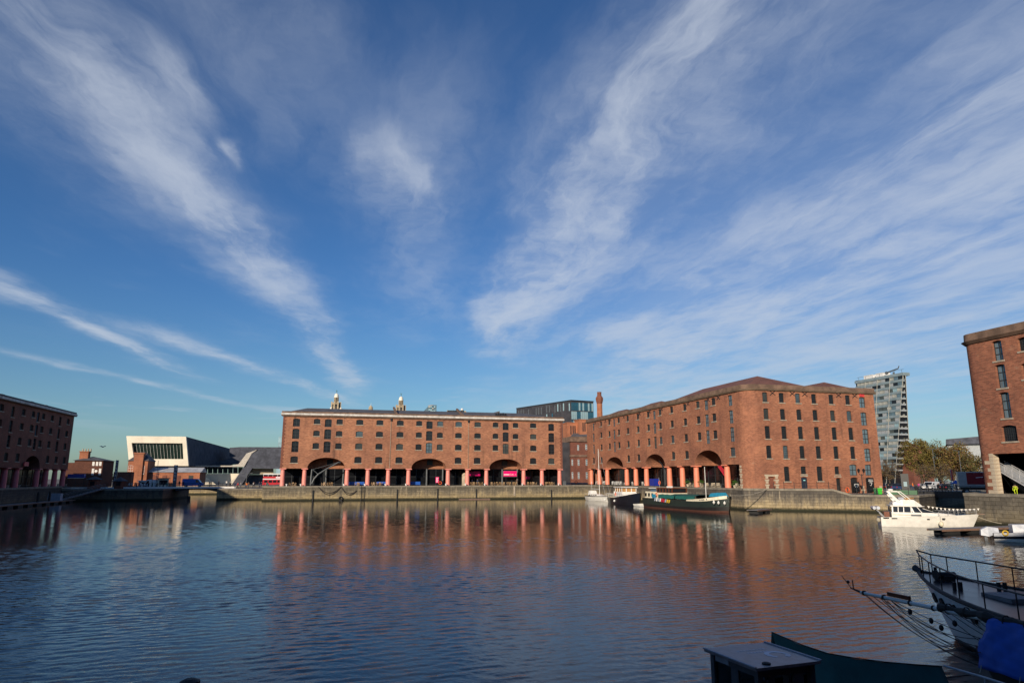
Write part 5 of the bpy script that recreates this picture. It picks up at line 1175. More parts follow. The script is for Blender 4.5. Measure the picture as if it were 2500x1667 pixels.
# ---------- small white dinghy
T = thing('dinghy', 'small white dinghy between the black tug and the barge stern', 'boat', (61.6, 133.6, 0), R(-80))
hull(T, 2.9, lambda t: .75 * min(1, (1 - t) * 2.5) ** .6, lambda t: .5 + .15 * t, lambda t: .55 * min(1, (1 - t) * 2.2) ** .7, .25, ['hull_black', 'hull_black', 'grey_cloth', 'hull_white', 'hull_white', 'hull_white', 'hull_white'], 10, 'grey_cloth', .2)
MB().box(1.0, 1.3, -.6, .6, .35, .4).build('thwart', 'deck_wood', T)
# ---------- white motor cruiser
T, L = boat_at('motor_cruiser', 'white flybridge motor cruiser with radar arch beside the floating pontoon', (67.0, 73.2), (75.9, 67.0))
hull(T, L, lambda t: 1.75 * min(1, (1 - t) * 1.9) ** .65 * (.9 + .1 * min(1, t * 5)), lambda t: 1.12 + .5 * t ** 1.6, lambda t: 1.5 * min(1, (1 - t) * 1.7) ** .85, .8, ['hull_navy', 'hull_navy', 'hull_white', 'hull_white', 'hull_white', 'hull_white', 'hull_white'], deck='hull_white')
for x, z in ((.25, .98), (1.15, .95), (4.95, .92), (6.6, 1.02)): MB().box(x, x + (.62 if x < 2 else .3), -1.78, -1.60 + .02 * x, z, z + .11).build('porthole', 'glass_dark', T)
def sec(x, w0, z0, w1, z1): return [(x, -w0, z0), (x, w0, z0), (x, w1, z1), (x, -w1, z1)]
MB().loft([sec(1.25, 1.45, 1.1, 1.42, 1.75), sec(4.3, 1.45, 1.15, 1.4, 1.72), sec(6.4, 1.2, 1.2, 1.05, 1.68), sec(8.3, .5, 1.35, .35, 1.5)]).build('coachroof', 'hull_white', T)
MB().loft([sec(1.4, 1.38, 1.7, 1.26, 2.42), sec(4.0, 1.38, 1.7, 1.24, 2.42), sec(6.2, 1.1, 1.66, .95, 1.7)]).build('saloon_glazing', 'glass_dark', T)
for x0, x1, x2, x3 in ((1.3, 1.45, 1.5, 1.34), (1.96, 2.04, 2.1, 2.02), (2.56, 2.64, 2.7, 2.62), (3.36, 3.46, 3.5, 3.4), (3.6, 3.78, 3.5, 3.32), (4.55, 4.63, 4.1, 4.02)):
    for s_ in (-1, 1): MB().extr([(x0, s_ * 1.40, 1.68), (x1, s_ * 1.40, 1.68), (x2, s_ * 1.28, 2.44), (x3, s_ * 1.28, 2.44)], (0, s_ * .03, 0)).build('pillar', 'hull_white', T)
for y in (-.45, .45): MB().extr([(6.1, y - .04, 1.70), (6.1, y + .04, 1.70), (4.15, y + .04, 2.44), (4.15, y - .04, 2.44)], (.02, 0, .04)).build('pillar', 'hull_white', T)
MB().loft([sec(1.2, 1.5, 2.42, 1.5, 2.56), sec(4.6, 1.38, 2.42, 1.35, 2.54), sec(5.0, 1.0, 2.42, .9, 2.47)]).build('saloon_roof', 'hull_white', T)
MB().loft([sec(1.5, 1.35, 2.56, 1.25, 2.85), sec(2.6, 1.35, 2.56, 1.2, 3.25), sec(3.9, 1.25, 2.56, 1.0, 3.22), sec(4.7, 1.0, 2.56, .7, 2.62)]).build('flybridge', 'hull_white', T)
fb = MB(); fb.tube([(3.0, -1.15, 3.25), (3.9, -.95, 3.42), (4.1, 0, 3.46), (3.9, .95, 3.42), (3.0, 1.15, 3.25)], .05, 5); fb.build('wind_screen_rail', 'tan_curtain', T)
MB().box(2.3, 2.9, -.5, .5, 2.9, 3.5).build('helm_seat', 'grey_cloth', T)
ra = MB()
for s_ in (-1, 1): ra.extr([(2.0, s_ * 1.28, 2.9), (2.45, s_ * 1.28, 2.9), (1.25, s_ * 1.2, 4.22), (.95, s_ * 1.2, 4.22)], (0, s_ * .1, 0)).extr([(3.4, s_ * 1.18, 3.3), (3.52, s_ * 1.18, 3.3), (2.55, s_ * 1.18, 4.22), (2.43, s_ * 1.18, 4.22)], (0, s_ * .05, 0)).box(.95, 2.55, s_ * 1.2 - .05, s_ * 1.2 + .05, 4.16, 4.26)
ra.box(.95, 1.3, -1.2, 1.2, 4.16, 4.26); ra.build('radar_arch', 'hull_white', T)
MB().lathe((1.6, 0, 4.3), [(.05, 0), (.32, .02), (.32, .2), (.1, .26)], 12).build('radar', 'hull_white', T); MB().cyl((1.6, 0, 4.2), (1.6, 0, 4.32), .06, n=6).cyl((1.3, .6, 4.26), (1.2, .6, 5.3), .015, n=4).build('antenna', 'steel', T)
dg = MB(); dg.tube([(-.55, -1.1, 2.2), (-.6, 0, 2.15), (-.55, 1.1, 2.2)], [.2, .24, .2], 8); dg.tube([(-.1, -1.0, 2.2), (-.1, 1.0, 2.2)], .22, 8); dg.build('davit_dinghy', 'silver_cloth', T)
for y in (-.7, .7): MB().tube([(.5, y, 1.1), (.1, y, 1.6), (-.3, y, 1.95)], .05, 5).build('davit', 'steel', T)
MB().box(.5, 1.1, -.8, .8, 1.1, 1.75).build('transom_locker', 'varnish', T)
st = MB()
for s_ in (-1, 1): st.box(1.4, 4.2, s_ * 1.46 - .01, s_ * 1.46 + .01, 1.42, 1.46)
st.build('stripe', 'tan_curtain', T)
for s_ in (-1, 1): MB().box(3.35, 4.45, s_ * 1.465 - .02, s_ * 1.465 + .02, 1.3, 1.5).build('grille', 'frame_grey', T)
gp = lambda t, s_: (t * L, s_ * 1.7 * min(1, (1 - t) * 1.9) ** .65, 1.12 + .5 * t ** 1.6)
for s_ in (-1, 1): railing(T, [gp(t, s_) for t in (.58, .68, .78, .88, .97)], .55, .018)
MB().box(L - .3, L + .55, -.18, .18, 1.58, 1.66).build('bow_platform', 'deck_wood', T)
MB().ball((-.25, -1.2, .75), .24, 10, sz=1.2).build('fender', 'rope', T); MB().ball((6.4, -1.75, .45), .27, 10, sz=1.25).build('fender', 'cream', T)
rope(T, (6.4, -1.5, 1.6), (6.4, -1.75, .75), 0, .012, name='fender_line')
rope(T, (5.4, 0, 2.5), (L + .2, 0, 2.3), .22, .012, name='bunting_line')
for i in range(13):
    q = (i + .5) / 13; x = 5.4 + (L - 5.2) * q; z = 2.5 - .2 * q - .22 * 4 * q * (1 - q)
    MB().extr([(x - .13, 0, z), (x + .13, 0, z), (x, 0, z - .28)], (0, .012, 0)).build('bunting_flag', 'hull_white', T)
rope(None, tuple(Vector((75.3, 67.5, 1.6))), (78.2, 66.2, .5), .15, .035); tag(COL.objects[-1], 'pale mooring rope from the cruiser bow to the pontoon', 'rope')
# ---------- outboard boat at the right edge
T = thing('outboard_boat', 'white open boat with covered outboard motor at the right edge', 'boat', (61.2, 53.0, 0), R(-38))
hull(T, 6.2, lambda t: 1.05 * min(1, (1 - t) * 2.0) ** .6, lambda t: .8 + .35 * t, lambda t: .85 * min(1, (1 - t) * 1.9) ** .8, .6, ['hull_navy', 'hull_navy', 'hull_white', 'hull_white', 'hull_navy', 'silver_cloth', 'silver_cloth'], 14, 'grey_cloth', .25)
MB().loft([[(-.9, -.3, .55), (-.9, .3, .55), (-.85, .25, 1.05), (-.85, -.25, 1.05)], [(-.3, -.42, .45), (-.3, .42, .45), (-.3, .34, 1.35), (-.3, -.34, 1.35)], [(.5, -.7, .8), (.5, .7, .8), (.5, .5, 1.25), (.5, -.5, 1.25)]]).build('motor_cover', 'silver_cloth', T)
MB().box(-.6, -.35, -.1, .1, -.4, .5).build('motor_leg', 'frame_grey', T)
MB().loft([sec(1.6, .8, .8, .7, 1.6), sec(3.0, .8, .9, .6, 1.65), sec(3.6, .7, .95, .5, 1.0)]).build('cuddy', 'silver_cloth', T)
MB().torus((.9, -1.1, .85), .21, .06, 'y').build('life_ring', 'yellow', T)
# ---------- floating pontoons
def pontoon(name, label, pts, w, z=.55, floats=5, m='deck_grey'):
    a, b = Vector(pts[0]), Vector(pts[1]); d = (b - a); L = d.length; T = thing(name, label, 'pontoon', (a.x, a.y, 0), math.atan2(d.y, d.x))
    n = int(L / .9)
    pl = MB().box(0.01, L / n - .015, -w / 2, w / 2, z - .07, z).mesh('plank', m)
    for i in range(n): place(pl, 'plank', T, (i * L / n, 0, rnd.uniform(-.004, .004)))
    MB().box(0, L, -w / 2 - .06, -w / 2 - .005, z - .22, z - .02).box(0, L, w / 2 + .005, w / 2 + .06, z - .22, z - .02).build('edge_beam', 'deck_wood', T)
    for i in range(floats):
        x = (i + .5) * L / floats; MB().box(x - L / floats * .26, x + L / floats * .26, -w / 2 + .04, w / 2 - .04, -.3, z - .23).build('float', 'rubber', T)
    return T
T = pontoon('floating_pontoon', 'grey floating pontoon in front of the motor cruiser', (66.0, 60.5), 2.0, .5) if False else pontoon('floating_pontoon', 'grey floating pontoon in front of the motor cruiser', ((62.6, 60.8), (80.4, 62.4)), 1.7, .55, 5)
pontoon('floating_pontoon', 'short pontoon beside the barge bow', ((68.6, 102.8), (73.8, 106.3)), 1.8, .55, 2)
pontoon('floating_pontoon', 'long shaded pontoon below the far left warehouse', ((-63.6, 120.0), (-62.2, 190.0)), 2.6, .6, 16, 'deck_grey')
pontoon('floating_pontoon', 'half sunk floating boom at the foot of the central dock wall', ((33.2, 185.0), (41.8, 185.0)), .7, .22, 3)
# gangway down to the left pontoon
T = thing('gangway', 'dark lattice gangway sloping from the left quay to the pontoon', 'gangway', (-62.4, 185.5, .7))
a, b = Vector((0, 0, 0)), Vector((5.2, 11.4, 2.4)); d = (b - a); s_ = Vector((d.y, -d.x, 0)).normalized() * .7
MB().extr([a - s_, a + s_, b + s_, b - s_], (0, 0, -.12)).build('deck', 'deck_grey', T)
for sg in (-1, 1):
    lb = MB(); lb.cyl(a + s_ * sg + Vector((0, 0, 1.1)), b + s_ * sg + Vector((0, 0, 1.1)), .05, n=5).cyl(a + s_ * sg, b + s_ * sg, .06, n=5)
    for i in range(12):
        p = a.lerp(b, i / 12) + s_ * sg; q = a.lerp(b, (i + 1) / 12) + s_ * sg
        lb.cyl(p, q + Vector((0, 0, 1.1)), .03, n=4).cyl(q, q + Vector((0, 0, 1.1)), .03, n=4).cyl(p + Vector((0, 0, 1.1)), q, .03, n=4)
    lb.build('lattice_side', 'iron_grey', T)
tag(MB().box(-64.6, -62.0, 183.5, 185.0, .61, 2.2).build('pontoon_hut', 'grey_cloth'), 'pale grey box at the foot of the gangway', 'hut')
for y in (172.5, 178.8): tag(MB().lathe((-62.6, y, 0), [(.25, -1), (.25, 2.6), (.05, 2.9)], 10).build('mooring_pile', 'rubber'), 'dark pile with cap %s the pale box on the left pontoon' % ('farther from' if y < 175 else 'next to'), 'pile')

# ================================================================ foreground boats (in the shade of the south warehouse)
T = thing('white_motor_yacht', 'big white yacht bow with round portholes and open railing at the lower right', 'boat', (21.1, 10.5, 0), R(78.5))
Lw = 14.0
hbw = lambda t: 2.35 * (1 - max(0, (t - .35) / .65) ** 2.2)
shw = lambda t: 1.72 + .40 * t ** 2.5
hull(T, Lw, hbw, shw, lambda t: 2.0 * (1 - max(0, (t - .25) / .75) ** 1.5), 1.9, ['hull_navy', 'hull_navy', 'hull_navy', 'yacht_white', 'yacht_white', 'yacht_white', 'yacht_white'], 34, 'deck_wood', .12)
for s_ in (-1, 1):
    A = [(t * Lw, s_ * (hbw(t) + .03), shw(t)) for t in [.02 + .98 * i / 30 for i in range(31)]]
    b = MB(); b.tube(A, .075, 6); b.build('rubbing_strake', 'varnish_dark' if 'varnish_dark' in MATS else 'rubber', T)
    P = [(t * Lw, s_ * hbw(t) * .93, shw(t) - .1) for t in (.20, .32, .44, .55, .66, .76, .85, .925, .965)]
    b = MB(); b.tube([(p[0], p[1], p[2] + .88) for p in P] + [(Lw + .02, 0, shw(1) + .86)], .03, 6)
    b.build('hand_rail', 'iron_dark' if 'iron_dark' in MATS else 'black_iron', T)
    for p in P: MB().cyl(p, (p[0], p[1], p[2] + .88), .022, n=6).cyl((p[0], p[1], p[2]), (p[0], p[1], p[2] + .05), .08, n=8).build('stanchion', 'black_iron', T)
    for t in (.38, .50, .60, .69, .77, .84):
        w_, b_ = 2.0 * (1 - max(0, (t - .25) / .75) ** 1.5), hbw(t); q = .76; y = w_ + (b_ - w_) * (q ** .8)
        nrm = Vector((.25 + .5 * max(0, t - .6), s_ * 1, -.25)).normalized(); c = Vector((t * Lw - 1.9 * max(0, (t - .72) / .28) ** 1.6 * (1 - q), s_ * y, shw(t) * q))
        MB().cyl(c - nrm * .05, c + nrm * .075, .18, n=18).build('porthole', 'porthole_black', T)
MB().cyl((Lw - .15, 0, shw(1)), (Lw + .25, 0, shw(1) + .12), .1, .14, 8).build('bow_roller', 'black_iron', T)
w_ = MB().box(Lw - 1.9, Lw - 1.4, -.2, .2, shw(.93) - .1, shw(.93) + .15).cyl((Lw - 1.65, -.36, shw(.93) + .16), (Lw - 1.65, .36, shw(.93) + .16), .12, n=10).cyl((Lw - 1.65, .38, shw(.93) + .16), (Lw - 1.65, .42, shw(.93) + .16), .2, n=10).cyl((Lw - 1.2, .1, shw(.93) - .1), (Lw - 1.2, .1, shw(.93) + .4), .06, n=8); w_.build('windlass', 'rubber', T)
MB().box(Lw - 5.6, Lw - 4.2, -.55, .55, shw(.76) - .1, shw(.76) + .06).build('hatch', 'deck_grey', T)
for x, y in ((Lw - 3.3, .75), (Lw - 3.5, -.8), (Lw - 6.4, -1.6)):
    MB().cyl((x, y - .12, shw(.8) - .1), (x, y - .12, shw(.8) + .25), .07, n=8).cyl((x, y + .12, shw(.8) - .1), (x, y + .12, shw(.8) + .25), .07, n=8).build('bollard', 'rubber', T)
mt = MB()
for i in range(5): mt.box(Lw - 8.0 + i * .18, Lw - 7.9 + i * .18, -.1, .55, shw(.6) - .10, shw(.6) - .06)
mt.build('deck_grating', 'blue_cloth', T)
# --- wooden ketch with bowsprit and blue tarpaulin
T = thing('wooden_ketch', 'wooden boat with white bowsprit and bright blue tarpaulin over its boom', 'boat', (18.35, 5.0, 0), R(90))
Lk = 11.9
hull(T, Lk, lambda t: 1.2 * (1 - max(0, (t - .4) / .6) ** 2.0), lambda t: .85 + .35 * t ** 2, lambda t: 1.05 * (1 - max(0, (t - .35) / .65) ** 1.6), .7, ['hull_rust', 'hull_black', 'hull_navy', 'hull_navy', 'hull_black', 'varnish', 'varnish'], 20, 'deck_wood', .05)
sp = MB(); sp.cyl((Lk - .6, 0, 2.0), (16.25, 0, 1.98), .075, .055, 12); sp.build('bowsprit', 'hull_white', T)
MB().cyl((Lk - 4.5, 0, 2.02), (Lk - .58, 0, 2.0), .10, .09, 10).build('spar', 'varnish', T)
fl = MB(); fl.tube([(Lk - 4.4 + i * .26, .02 * math.sin(i * 3), 2.06 + .02 * math.sin(i * 1.7)) for i in range(22)], [.11 + .035 * math.sin(i * 2.2) + .02 * math.sin(i * .9) for i in range(22)], 8)
for i in range(9): fl.torus((Lk - 4.2 + i * .62, 0, 2.06), .15, .02, 'x', 10, 4)
fl.build('furled_sail', 'rope_dark', T)
for x in (13.2, 14.1, 15.2, 16.1): MB().cyl((x - .03, 0, 1.985), (x + .03, 0, 1.985), .088, n=12).build('band', 'rubber', T)
MB().box(14.1, 15.0, -.05, .05, 2.07, 2.2).build('bowsprit_pad', 'varnish', T)
MB().cyl((16.2, 0, 1.98), (16.75, 0, 2.06), .05, .02, 6).cyl((16.6, 0, 2.04), (16.62, 0, 2.35), .02, n=5).cyl((16.7, 0, 2.05), (17.1, .05, 2.45), .012, n=4).ball((16.85, 0, 2.25), .06, 6).build('bowsprit_fitting', 'rubber', T)
rg = random.Random(5)
for i in range(11):
    x = 16.2 - rg.uniform(0, 1.4); e = (Lk - rg.uniform(.3, 3.2), rg.uniform(-.9, .9), rg.uniform(.7, 1.5)); rope(T, (x, 0, 1.95), e, rg.uniform(.12, .5), .012, 'rope_dark', 12, 'rigging')
for i in range(7): rope(T, (12.9 - i * .3, .02, 1.95), (Lk - 1.5 - i * .35, rg.uniform(-1, 1), .95), rg.uniform(0, .2), .011, 'rope_dark', 6, 'rigging')
for p in ((14.2, -.05, 1.7), (13.3, .05, 1.6), (13.0, .0, 1.45), (12.4, .1, 1.7)): MB().ball(p, .07, 8, sz=1.4).build('block', 'rubber', T)
n = 12; tp_ = []; folds = random.Random(9)
b = MB(); rgs = []; fold = lambda a, c: .030 * math.sin(5 * a + 3 * c) + .022 * math.sin(11 * a - 6 * c + 1) + .014 * math.sin(19 * c + 4 * a)
for i in range(49):
    x = Lk - .75 - 8.2 * i / 48; row = []
    for j in range(41):
        q = (j - 20) / 20; f_ = fold(x, q * 2.2) * min(1, .25 + abs(q) * 1.6)
        row.append((x + .04 * math.sin(j * .6), q * (1 - .25 * max(0, abs(q) - .5)) + f_ * (1 if q > 0 else -1), 2.10 + .015 * math.sin(x * 3) - 1.25 * abs(q) ** 1.5 + f_ * .7))
    rgs.append(row)
b.loft(rgs, close=False); o = b.build('tarpaulin', 'blue_cloth', T); smooth_angle(o, 60); o.modifiers.new('thick', 'SOLIDIFY').thickness = .012
for i in range(7): rope(T, (Lk - 1.0 - i * 1.1, .95, .95), (Lk - 1.1 - i * 1.1, 1.15, .8), .02, .012, 'rope', 3, 'tie_cord')
MB().cyl((Lk - 6, 0, .9), (Lk - 6, 0, 9.5), .11, .07, 10).build('mast', 'varnish', T) if False else None
# --- dark work boat with wheelhouse and green cover
T = thing('work_boat', 'dark work boat with square wheelhouse roof at the bottom edge', 'boat', (10.02, 6.05, 0), R(90 + 5.8))
hull(T, 9.2, lambda t: 1.7 * (1 - max(0, (t - .6) / .4) ** 2.2), lambda t: .75 + .4 * t ** 3, lambda t: 1.5 * (1 - max(0, (t - .5) / .5) ** 1.7), .7, ['hull_rust', 'hull_black', 'hull_black', 'hull_black', 'hull_black', 'hull_black', 'hull_black'], 20, 'deck_grey')
wh = thing('x', 'x', 'x'); bpy.data.objects.remove(wh)
x0, x1, y0, y1 = 7.15, 8.6, -.68, .68
mat('wheel_grey', (0.075, 0.08, 0.09), .5, stain=.3); mat('roof_paint', (0.24, 0.215, 0.225), .40, scale=4, var=.3, stain=.4); mat('ring_paint', (0.62, 0.63, 0.68), .5)
W_ = MB()
for p in ((x0, y0), (x0, y1), (x1, y0), (x1, y1)): W_.box(p[0] - .06, p[0] + .06, p[1] - .06, p[1] + .06, .8, 2.13)
W_.box(x0, x1, y0 - .03, y0 + .03, .8, 1.45).box(x0, x1, y1 - .03, y1 + .03, .8, 1.45).box(x0 - .03, x0 + .03, y0, y1, .8, 1.45).box(x1 - .03, x1 + .03, y0, y1, .8, 1.45)
W_.box(x0, x1, y0 - .03, y0 + .03, 1.98, 2.13).box(x0, x1, y1 - .03, y1 + .03, 1.98, 2.13).box(x0 - .03, x0 + .03, y0, y1, 1.98, 2.13).box(x1 - .03, x1 + .03, y0, y1, 1.98, 2.13)
W_.box((x0 + x1) / 2 - .12, (x0 + x1) / 2 + .12, y1 - .03, y1 + .03, 1.4, 2.0).box((x0 + x1) / 2 - .1, (x0 + x1) / 2 + .1, y0 - .03, y0 + .03, 1.4, 2.0).box(x0 - .03, x0 + .03, -.45, -.2, 1.4, 2.0).box(x0 - .03, x0 + .03, .3, .42, 1.4, 2.0)
wo = W_.build('wheelhouse', 'wheel_grey', T)
MB().box(x0 - .14, x1 + .14, y0 - .16, y1 + .16, 2.14, 2.2).build('roof', 'roof_paint', wo)
for s_ in (-1, 1): MB().box(x0 - .14, x1 + .14, s_ * .85 - .025, s_ * .85 + .025, 2.2, 2.225).build('roof_edge', 'grey_cloth', wo)
rg_ = MB(); rg_.mi = []
for i in range(20):
    a0, a1 = R(200 + i * 15), R(200 + (i + 1) * 15)
    rg_.add([(7.75 + .28 * math.cos(a0), -.35 + .28 * math.sin(a0), 2.204), (7.75 + .28 * math.cos(a1), -.35 + .28 * math.sin(a1), 2.204), (7.75 + .17 * math.cos(a1), -.35 + .17 * math.sin(a1), 2.204), (7.75 + .17 * math.cos(a0), -.35 + .17 * math.sin(a0), 2.204)], [(0, 1, 2, 3)])
rg_.build('painted_ring', 'ring_paint', wo)
for r_, x_ in ((0, 8.25), (1, 8.05)):
    for i in range(9 - r_ * 2): MB().box(x_ - .035, x_ + .035, -.42 + i * .085 + r_ * .06, -.42 + i * .085 + r_ * .06 + .05, 2.2, 2.203).build('painted_mark', 'ring_paint', wo)
MB().lathe((7.2, .42, 2.2), [(.09, 0), (.09, .025), (.05, .04)], 12).build('roof_vent', 'rubber', wo)
MB().box(x1 - .55, x1 - .1, y1 + .03, y1 + .045, 2.0, 2.11).build('number_plate', 'grey_cloth', wo)
for (a, b_) in (((x0 + .07, y1), (x0 + x1) / 2 - .13), ((x0 + x1) / 2 + .13, (x1 - .07, y1))): pass
for xa, xb in ((x0 + .07, 7.75), (8.0, x1 - .07)):
    for y in (y0, y1): MB().box(xa, xb, y - .008, y + .008, 1.45, 1.98).build('pane', 'glass_clear', wo)
T = thing('green_tarpaulin', 'dark green tarpaulin tent draped over a moored boat at the bottom edge', 'tarpaulin', (0, 0, 0))
top = [(1884, 1543, 1.62), (1905, 1552, 1.6), (1960, 1575, 1.55), (2020, 1595, 1.5), (2090, 1607, 1.45), (2160, 1616, 1.4), (2230, 1622, 1.36), (2300, 1627, 1.32)]
Pk = [atz(*p) for p in top]; Pt = []
for i in range(len(Pk) - 1): Pt += [Pk[i].lerp(Pk[i + 1], q / 6) for q in range(6)]
Pt.append(Pk[-1]); rgs = []
for i, p in enumerate(Pt):
    row = []
    for j in range(21):
        q = j / 20; w_ = Vector((-.35 - .008 * i, -1.25 - .005 * i, -1.15)); f_ = (.05 * math.sin(i * .42 + q * 5) + .035 * math.sin(i * .95 - q * 4 + 1) + .02 * math.sin(i * 1.7 + q * 9)) * min(1, .1 + q * 1.6)
        row.append(p + w_ * q + Vector((-.4, -.5, .75)) * f_ - Vector((0, 0, .12 * math.sin(q * 3.14))))
    rgs.append(row)
far = [[p + Vector((.5, .9, -1.1)) * q for q in (1, .66, .33)] for p in Pt]
b = MB(); b.loft([f + r for f, r in zip(far, rgs)], close=False); o = b.build('cover', 'dark_green_cloth', T); smooth_angle(o, 60); o.modifiers.new('thick', 'SOLIDIFY').thickness = .012
MB().tube([p + Vector((0, 0, .012)) for p in Pt], .014, 5).build('ridge_rope', 'rope_dark', T)
MB().tube([atz(2304, 1624, 1.33), atz(2400, 1652, 1.28), atz(2520, 1690, 1.25)], .028, 7).build('tent_pole', 'steel', T)
MB().cyl(atz(2404, 1653, 1.28), atz(2404, 1653, 1.28) + Vector((0, 0, -1.1)), .024, n=6).build('tent_pole', 'steel', T)
MB().cyl(atz(2228, 1664, 1.0), atz(2370, 1646, 1.0), .015, n=5).build('guy_line', 'rope_dark', T)
c = Pk[4]; T2 = thing('moored_launch', 'dark hull under the green tarpaulin at the bottom edge', 'boat', (c.x + .6, c.y - 6.5, 0), R(90))
hull(T2, 10.5, lambda t: 1.5 * (1 - max(0, (t - .5) / .5) ** 2.2), lambda t: .6 + .2 * t, lambda t: 1.3 * (1 - max(0, (t - .4) / .6) ** 1.8), .5, ['hull_black'] * 7, 16, 'hull_black')
# ================================================================ people
for nm, c in (('skin', (0.45, 0.26, 0.18)), ('hair_dark', (0.03, 0.02, 0.015)), ('cloth_black', (0.015, 0.015, 0.018)), ('cloth_navy', (0.02, 0.03, 0.07)), ('cloth_red', (0.45, 0.03, 0.04)), ('cloth_grey', (0.18, 0.18, 0.19)), ('cloth_white', (0.65, 0.63, 0.60)), ('cloth_pink', (0.55, 0.05, 0.22)), ('cloth_orange', (0.75, 0.18, 0.02)), ('cloth_teal', (0.03, 0.14, 0.14)), ('cloth_brown', (0.14, 0.08, 0.05)), ('denim', (0.04, 0.06, 0.11)), ('hi_vis', (0.60, 0.75, 0.03))):
    mat(nm, c, .85, var=.2, scale=8)
def body(pose):
    """one continuous skinned figure, 1.74 m tall, facing -y"""
    st = {'stand': 0.0, 'walk': 0.26, 'crouch': 0.0}[pose]
    J = {'pel': (0, 0, .93), 'waist': (0, .01, 1.10), 'chest': (0, 0, 1.32), 'neck': (0, 0, 1.49), 'head': (0, -.02, 1.60), 'crown': (0, -.015, 1.70),
         'hl': (.10, 0, .88), 'kl': (.11, -st * .9, .50), 'al': (.11, -st * .5 + .02, .09), 'tl': (.12, -st * .5 - .13, .04), 'hr': (-.10, 0, .88), 'kr': (-.11, st * .3 - .03, .50), 'ar': (-.11, st * 1.15, .12), 'tr': (-.12, st * 1.15 - .12, .05),
         'sl': (.19, 0, 1.41), 'el': (.25, st * .5, 1.14), 'wl': (.24, st * .4 - .12, .90), 'fl': (.24, st * .4 - .15, .80), 'sr': (-.19, 0, 1.41), 'er': (-.25, -st * .5 + .02, 1.14), 'wr': (-.24, -st * .9 - .08, .92), 'fr': (-.24, -st * 1.0 - .12, .82)}
    if pose == 'crouch':
        for k in ('pel', 'waist', 'chest', 'neck', 'head', 'crown', 'sl', 'el', 'sr', 'er', 'wl', 'wr', 'fl', 'fr'):
            x, y, z = J[k]; t = max(0, z - .93); J[k] = (x, y - t * .75 + .12, z - .32 - t * .28)
        J['hl'] = (.1, .12, .58); J['hr'] = (-.1, .12, .58); J['kl'] = (.14, -.22, .48); J['kr'] = (-.14, -.22, .48); J['wl'] = (.2, -.5, .55); J['wr'] = (-.2, -.5, .55); J['fl'] = (.2, -.56, .48); J['fr'] = (-.2, -.56, .48)
    rad = dict(pel=.165, waist=.15, chest=.175, neck=.06, head=.10, crown=.085, hl=.095, kl=.065, al=.045, tl=.04, hr=.095, kr=.065, ar=.045, tr=.04, sl=.07, el=.05, wl=.036, fl=.04, sr=.07, er=.05, wr=.036, fr=.04)
    E_ = [('pel', 'waist'), ('waist', 'chest'), ('chest', 'neck'), ('neck', 'head'), ('head', 'crown')] + [(a + s, b + s) for s in 'lr' for a, b in (('h', 'k'), ('k', 'a'), ('a', 't'), ('s', 'e'), ('e', 'w'), ('w', 'f'))] + [('pel', 'hl'), ('pel', 'hr'), ('chest', 'sl'), ('chest', 'sr')]
    ks = list(J); me = bpy.data.meshes.new('b'); me.from_pydata([J[k] for k in ks], [(ks.index(a), ks.index(b)) for a, b in E_], [])
    o = bpy.data.objects.new('b', me); COL.objects.link(o); o.modifiers.new('s', 'SKIN'); o.modifiers.new('d', 'SUBSURF').levels = 1
    for k, v in zip(ks, me.skin_vertices[0].data): q = rad[k]; v.radius = (q, q * (.72 if k in ('pel', 'waist', 'chest') else 1)); v.use_root = (k == 'pel')
    bpy.context.view_layer.update(); out = bpy.data.meshes.new_from_object(o.evaluated_get(bpy.context.evaluated_depsgraph_get())); bpy.data.objects.remove(o)
    return out
BODY = {p: body(p) for p in ('stand', 'walk', 'crouch')}; PM = {}
def person(label, loc, rot, top='cloth_black', leg='denim', pose='stand', group=None, hgt=1.0):
    key = (top, leg, pose)
    if key not in PM:
        me = BODY[pose].copy(); me.materials.clear()
        for m in (leg, top, 'skin', 'hair_dark'): me.materials.append(MATS[m])
        for p in me.polygons:
            c = p.center; hz = 1.50 if pose != 'crouch' else .96
            lo = .90 if pose != 'crouch' else .60
            if c.z > hz: i = 3 if (c.z > hz + .13 or c.y > .03) else 2
            elif c.z < lo and abs(c.x) < .19 and not (pose == 'crouch' and c.y < -.3): i = 0
            elif (abs(c.x) > .2 and .74 < c.z < .9): i = 2
            else: i = 1
            p.material_index = i; p.use_smooth = True
        PM[key] = me
    o = place(PM[key], 'person', None, loc, rot); o.scale = (hgt, hgt, hgt)
    return tag(o, label, 'person', group)
pr = random.Random(11)
tops = [('cloth_black', 'black coat'), ('cloth_navy', 'navy jacket'), ('cloth_grey', 'grey jacket'), ('cloth_black', 'black coat'), ('cloth_brown', 'brown coat'), ('cloth_red', 'red jacket'), ('cloth_teal', 'teal coat'), ('cloth_white', 'white top')]
def crowd(us, D0, D1, z, where, group, extra=None):
    for i, u in enumerate(us):
        t, n = tops[pr.randrange(len(tops))] if not extra or i >= len(extra) else extra[i]
        ps = pr.choice(['stand', 'walk']); p = atd(u, 1180, pr.uniform(D0, D1))
        person('person in %s %s %s' % (n, 'walking' if ps == 'walk' else 'standing', where), (p.x, p.y, z), pr.uniform(0, 6.28), t, pr.choice(['denim', 'cloth_black']), ps, group, pr.uniform(.93, 1.05))
crowd([316, 322, 330, 334, 339, 344, 350, 357, 363, 372, 384, 391, 399, 408], 212, 222, ZL, 'on the shaded quay left of the swing bridge', 'people left of the bridge')
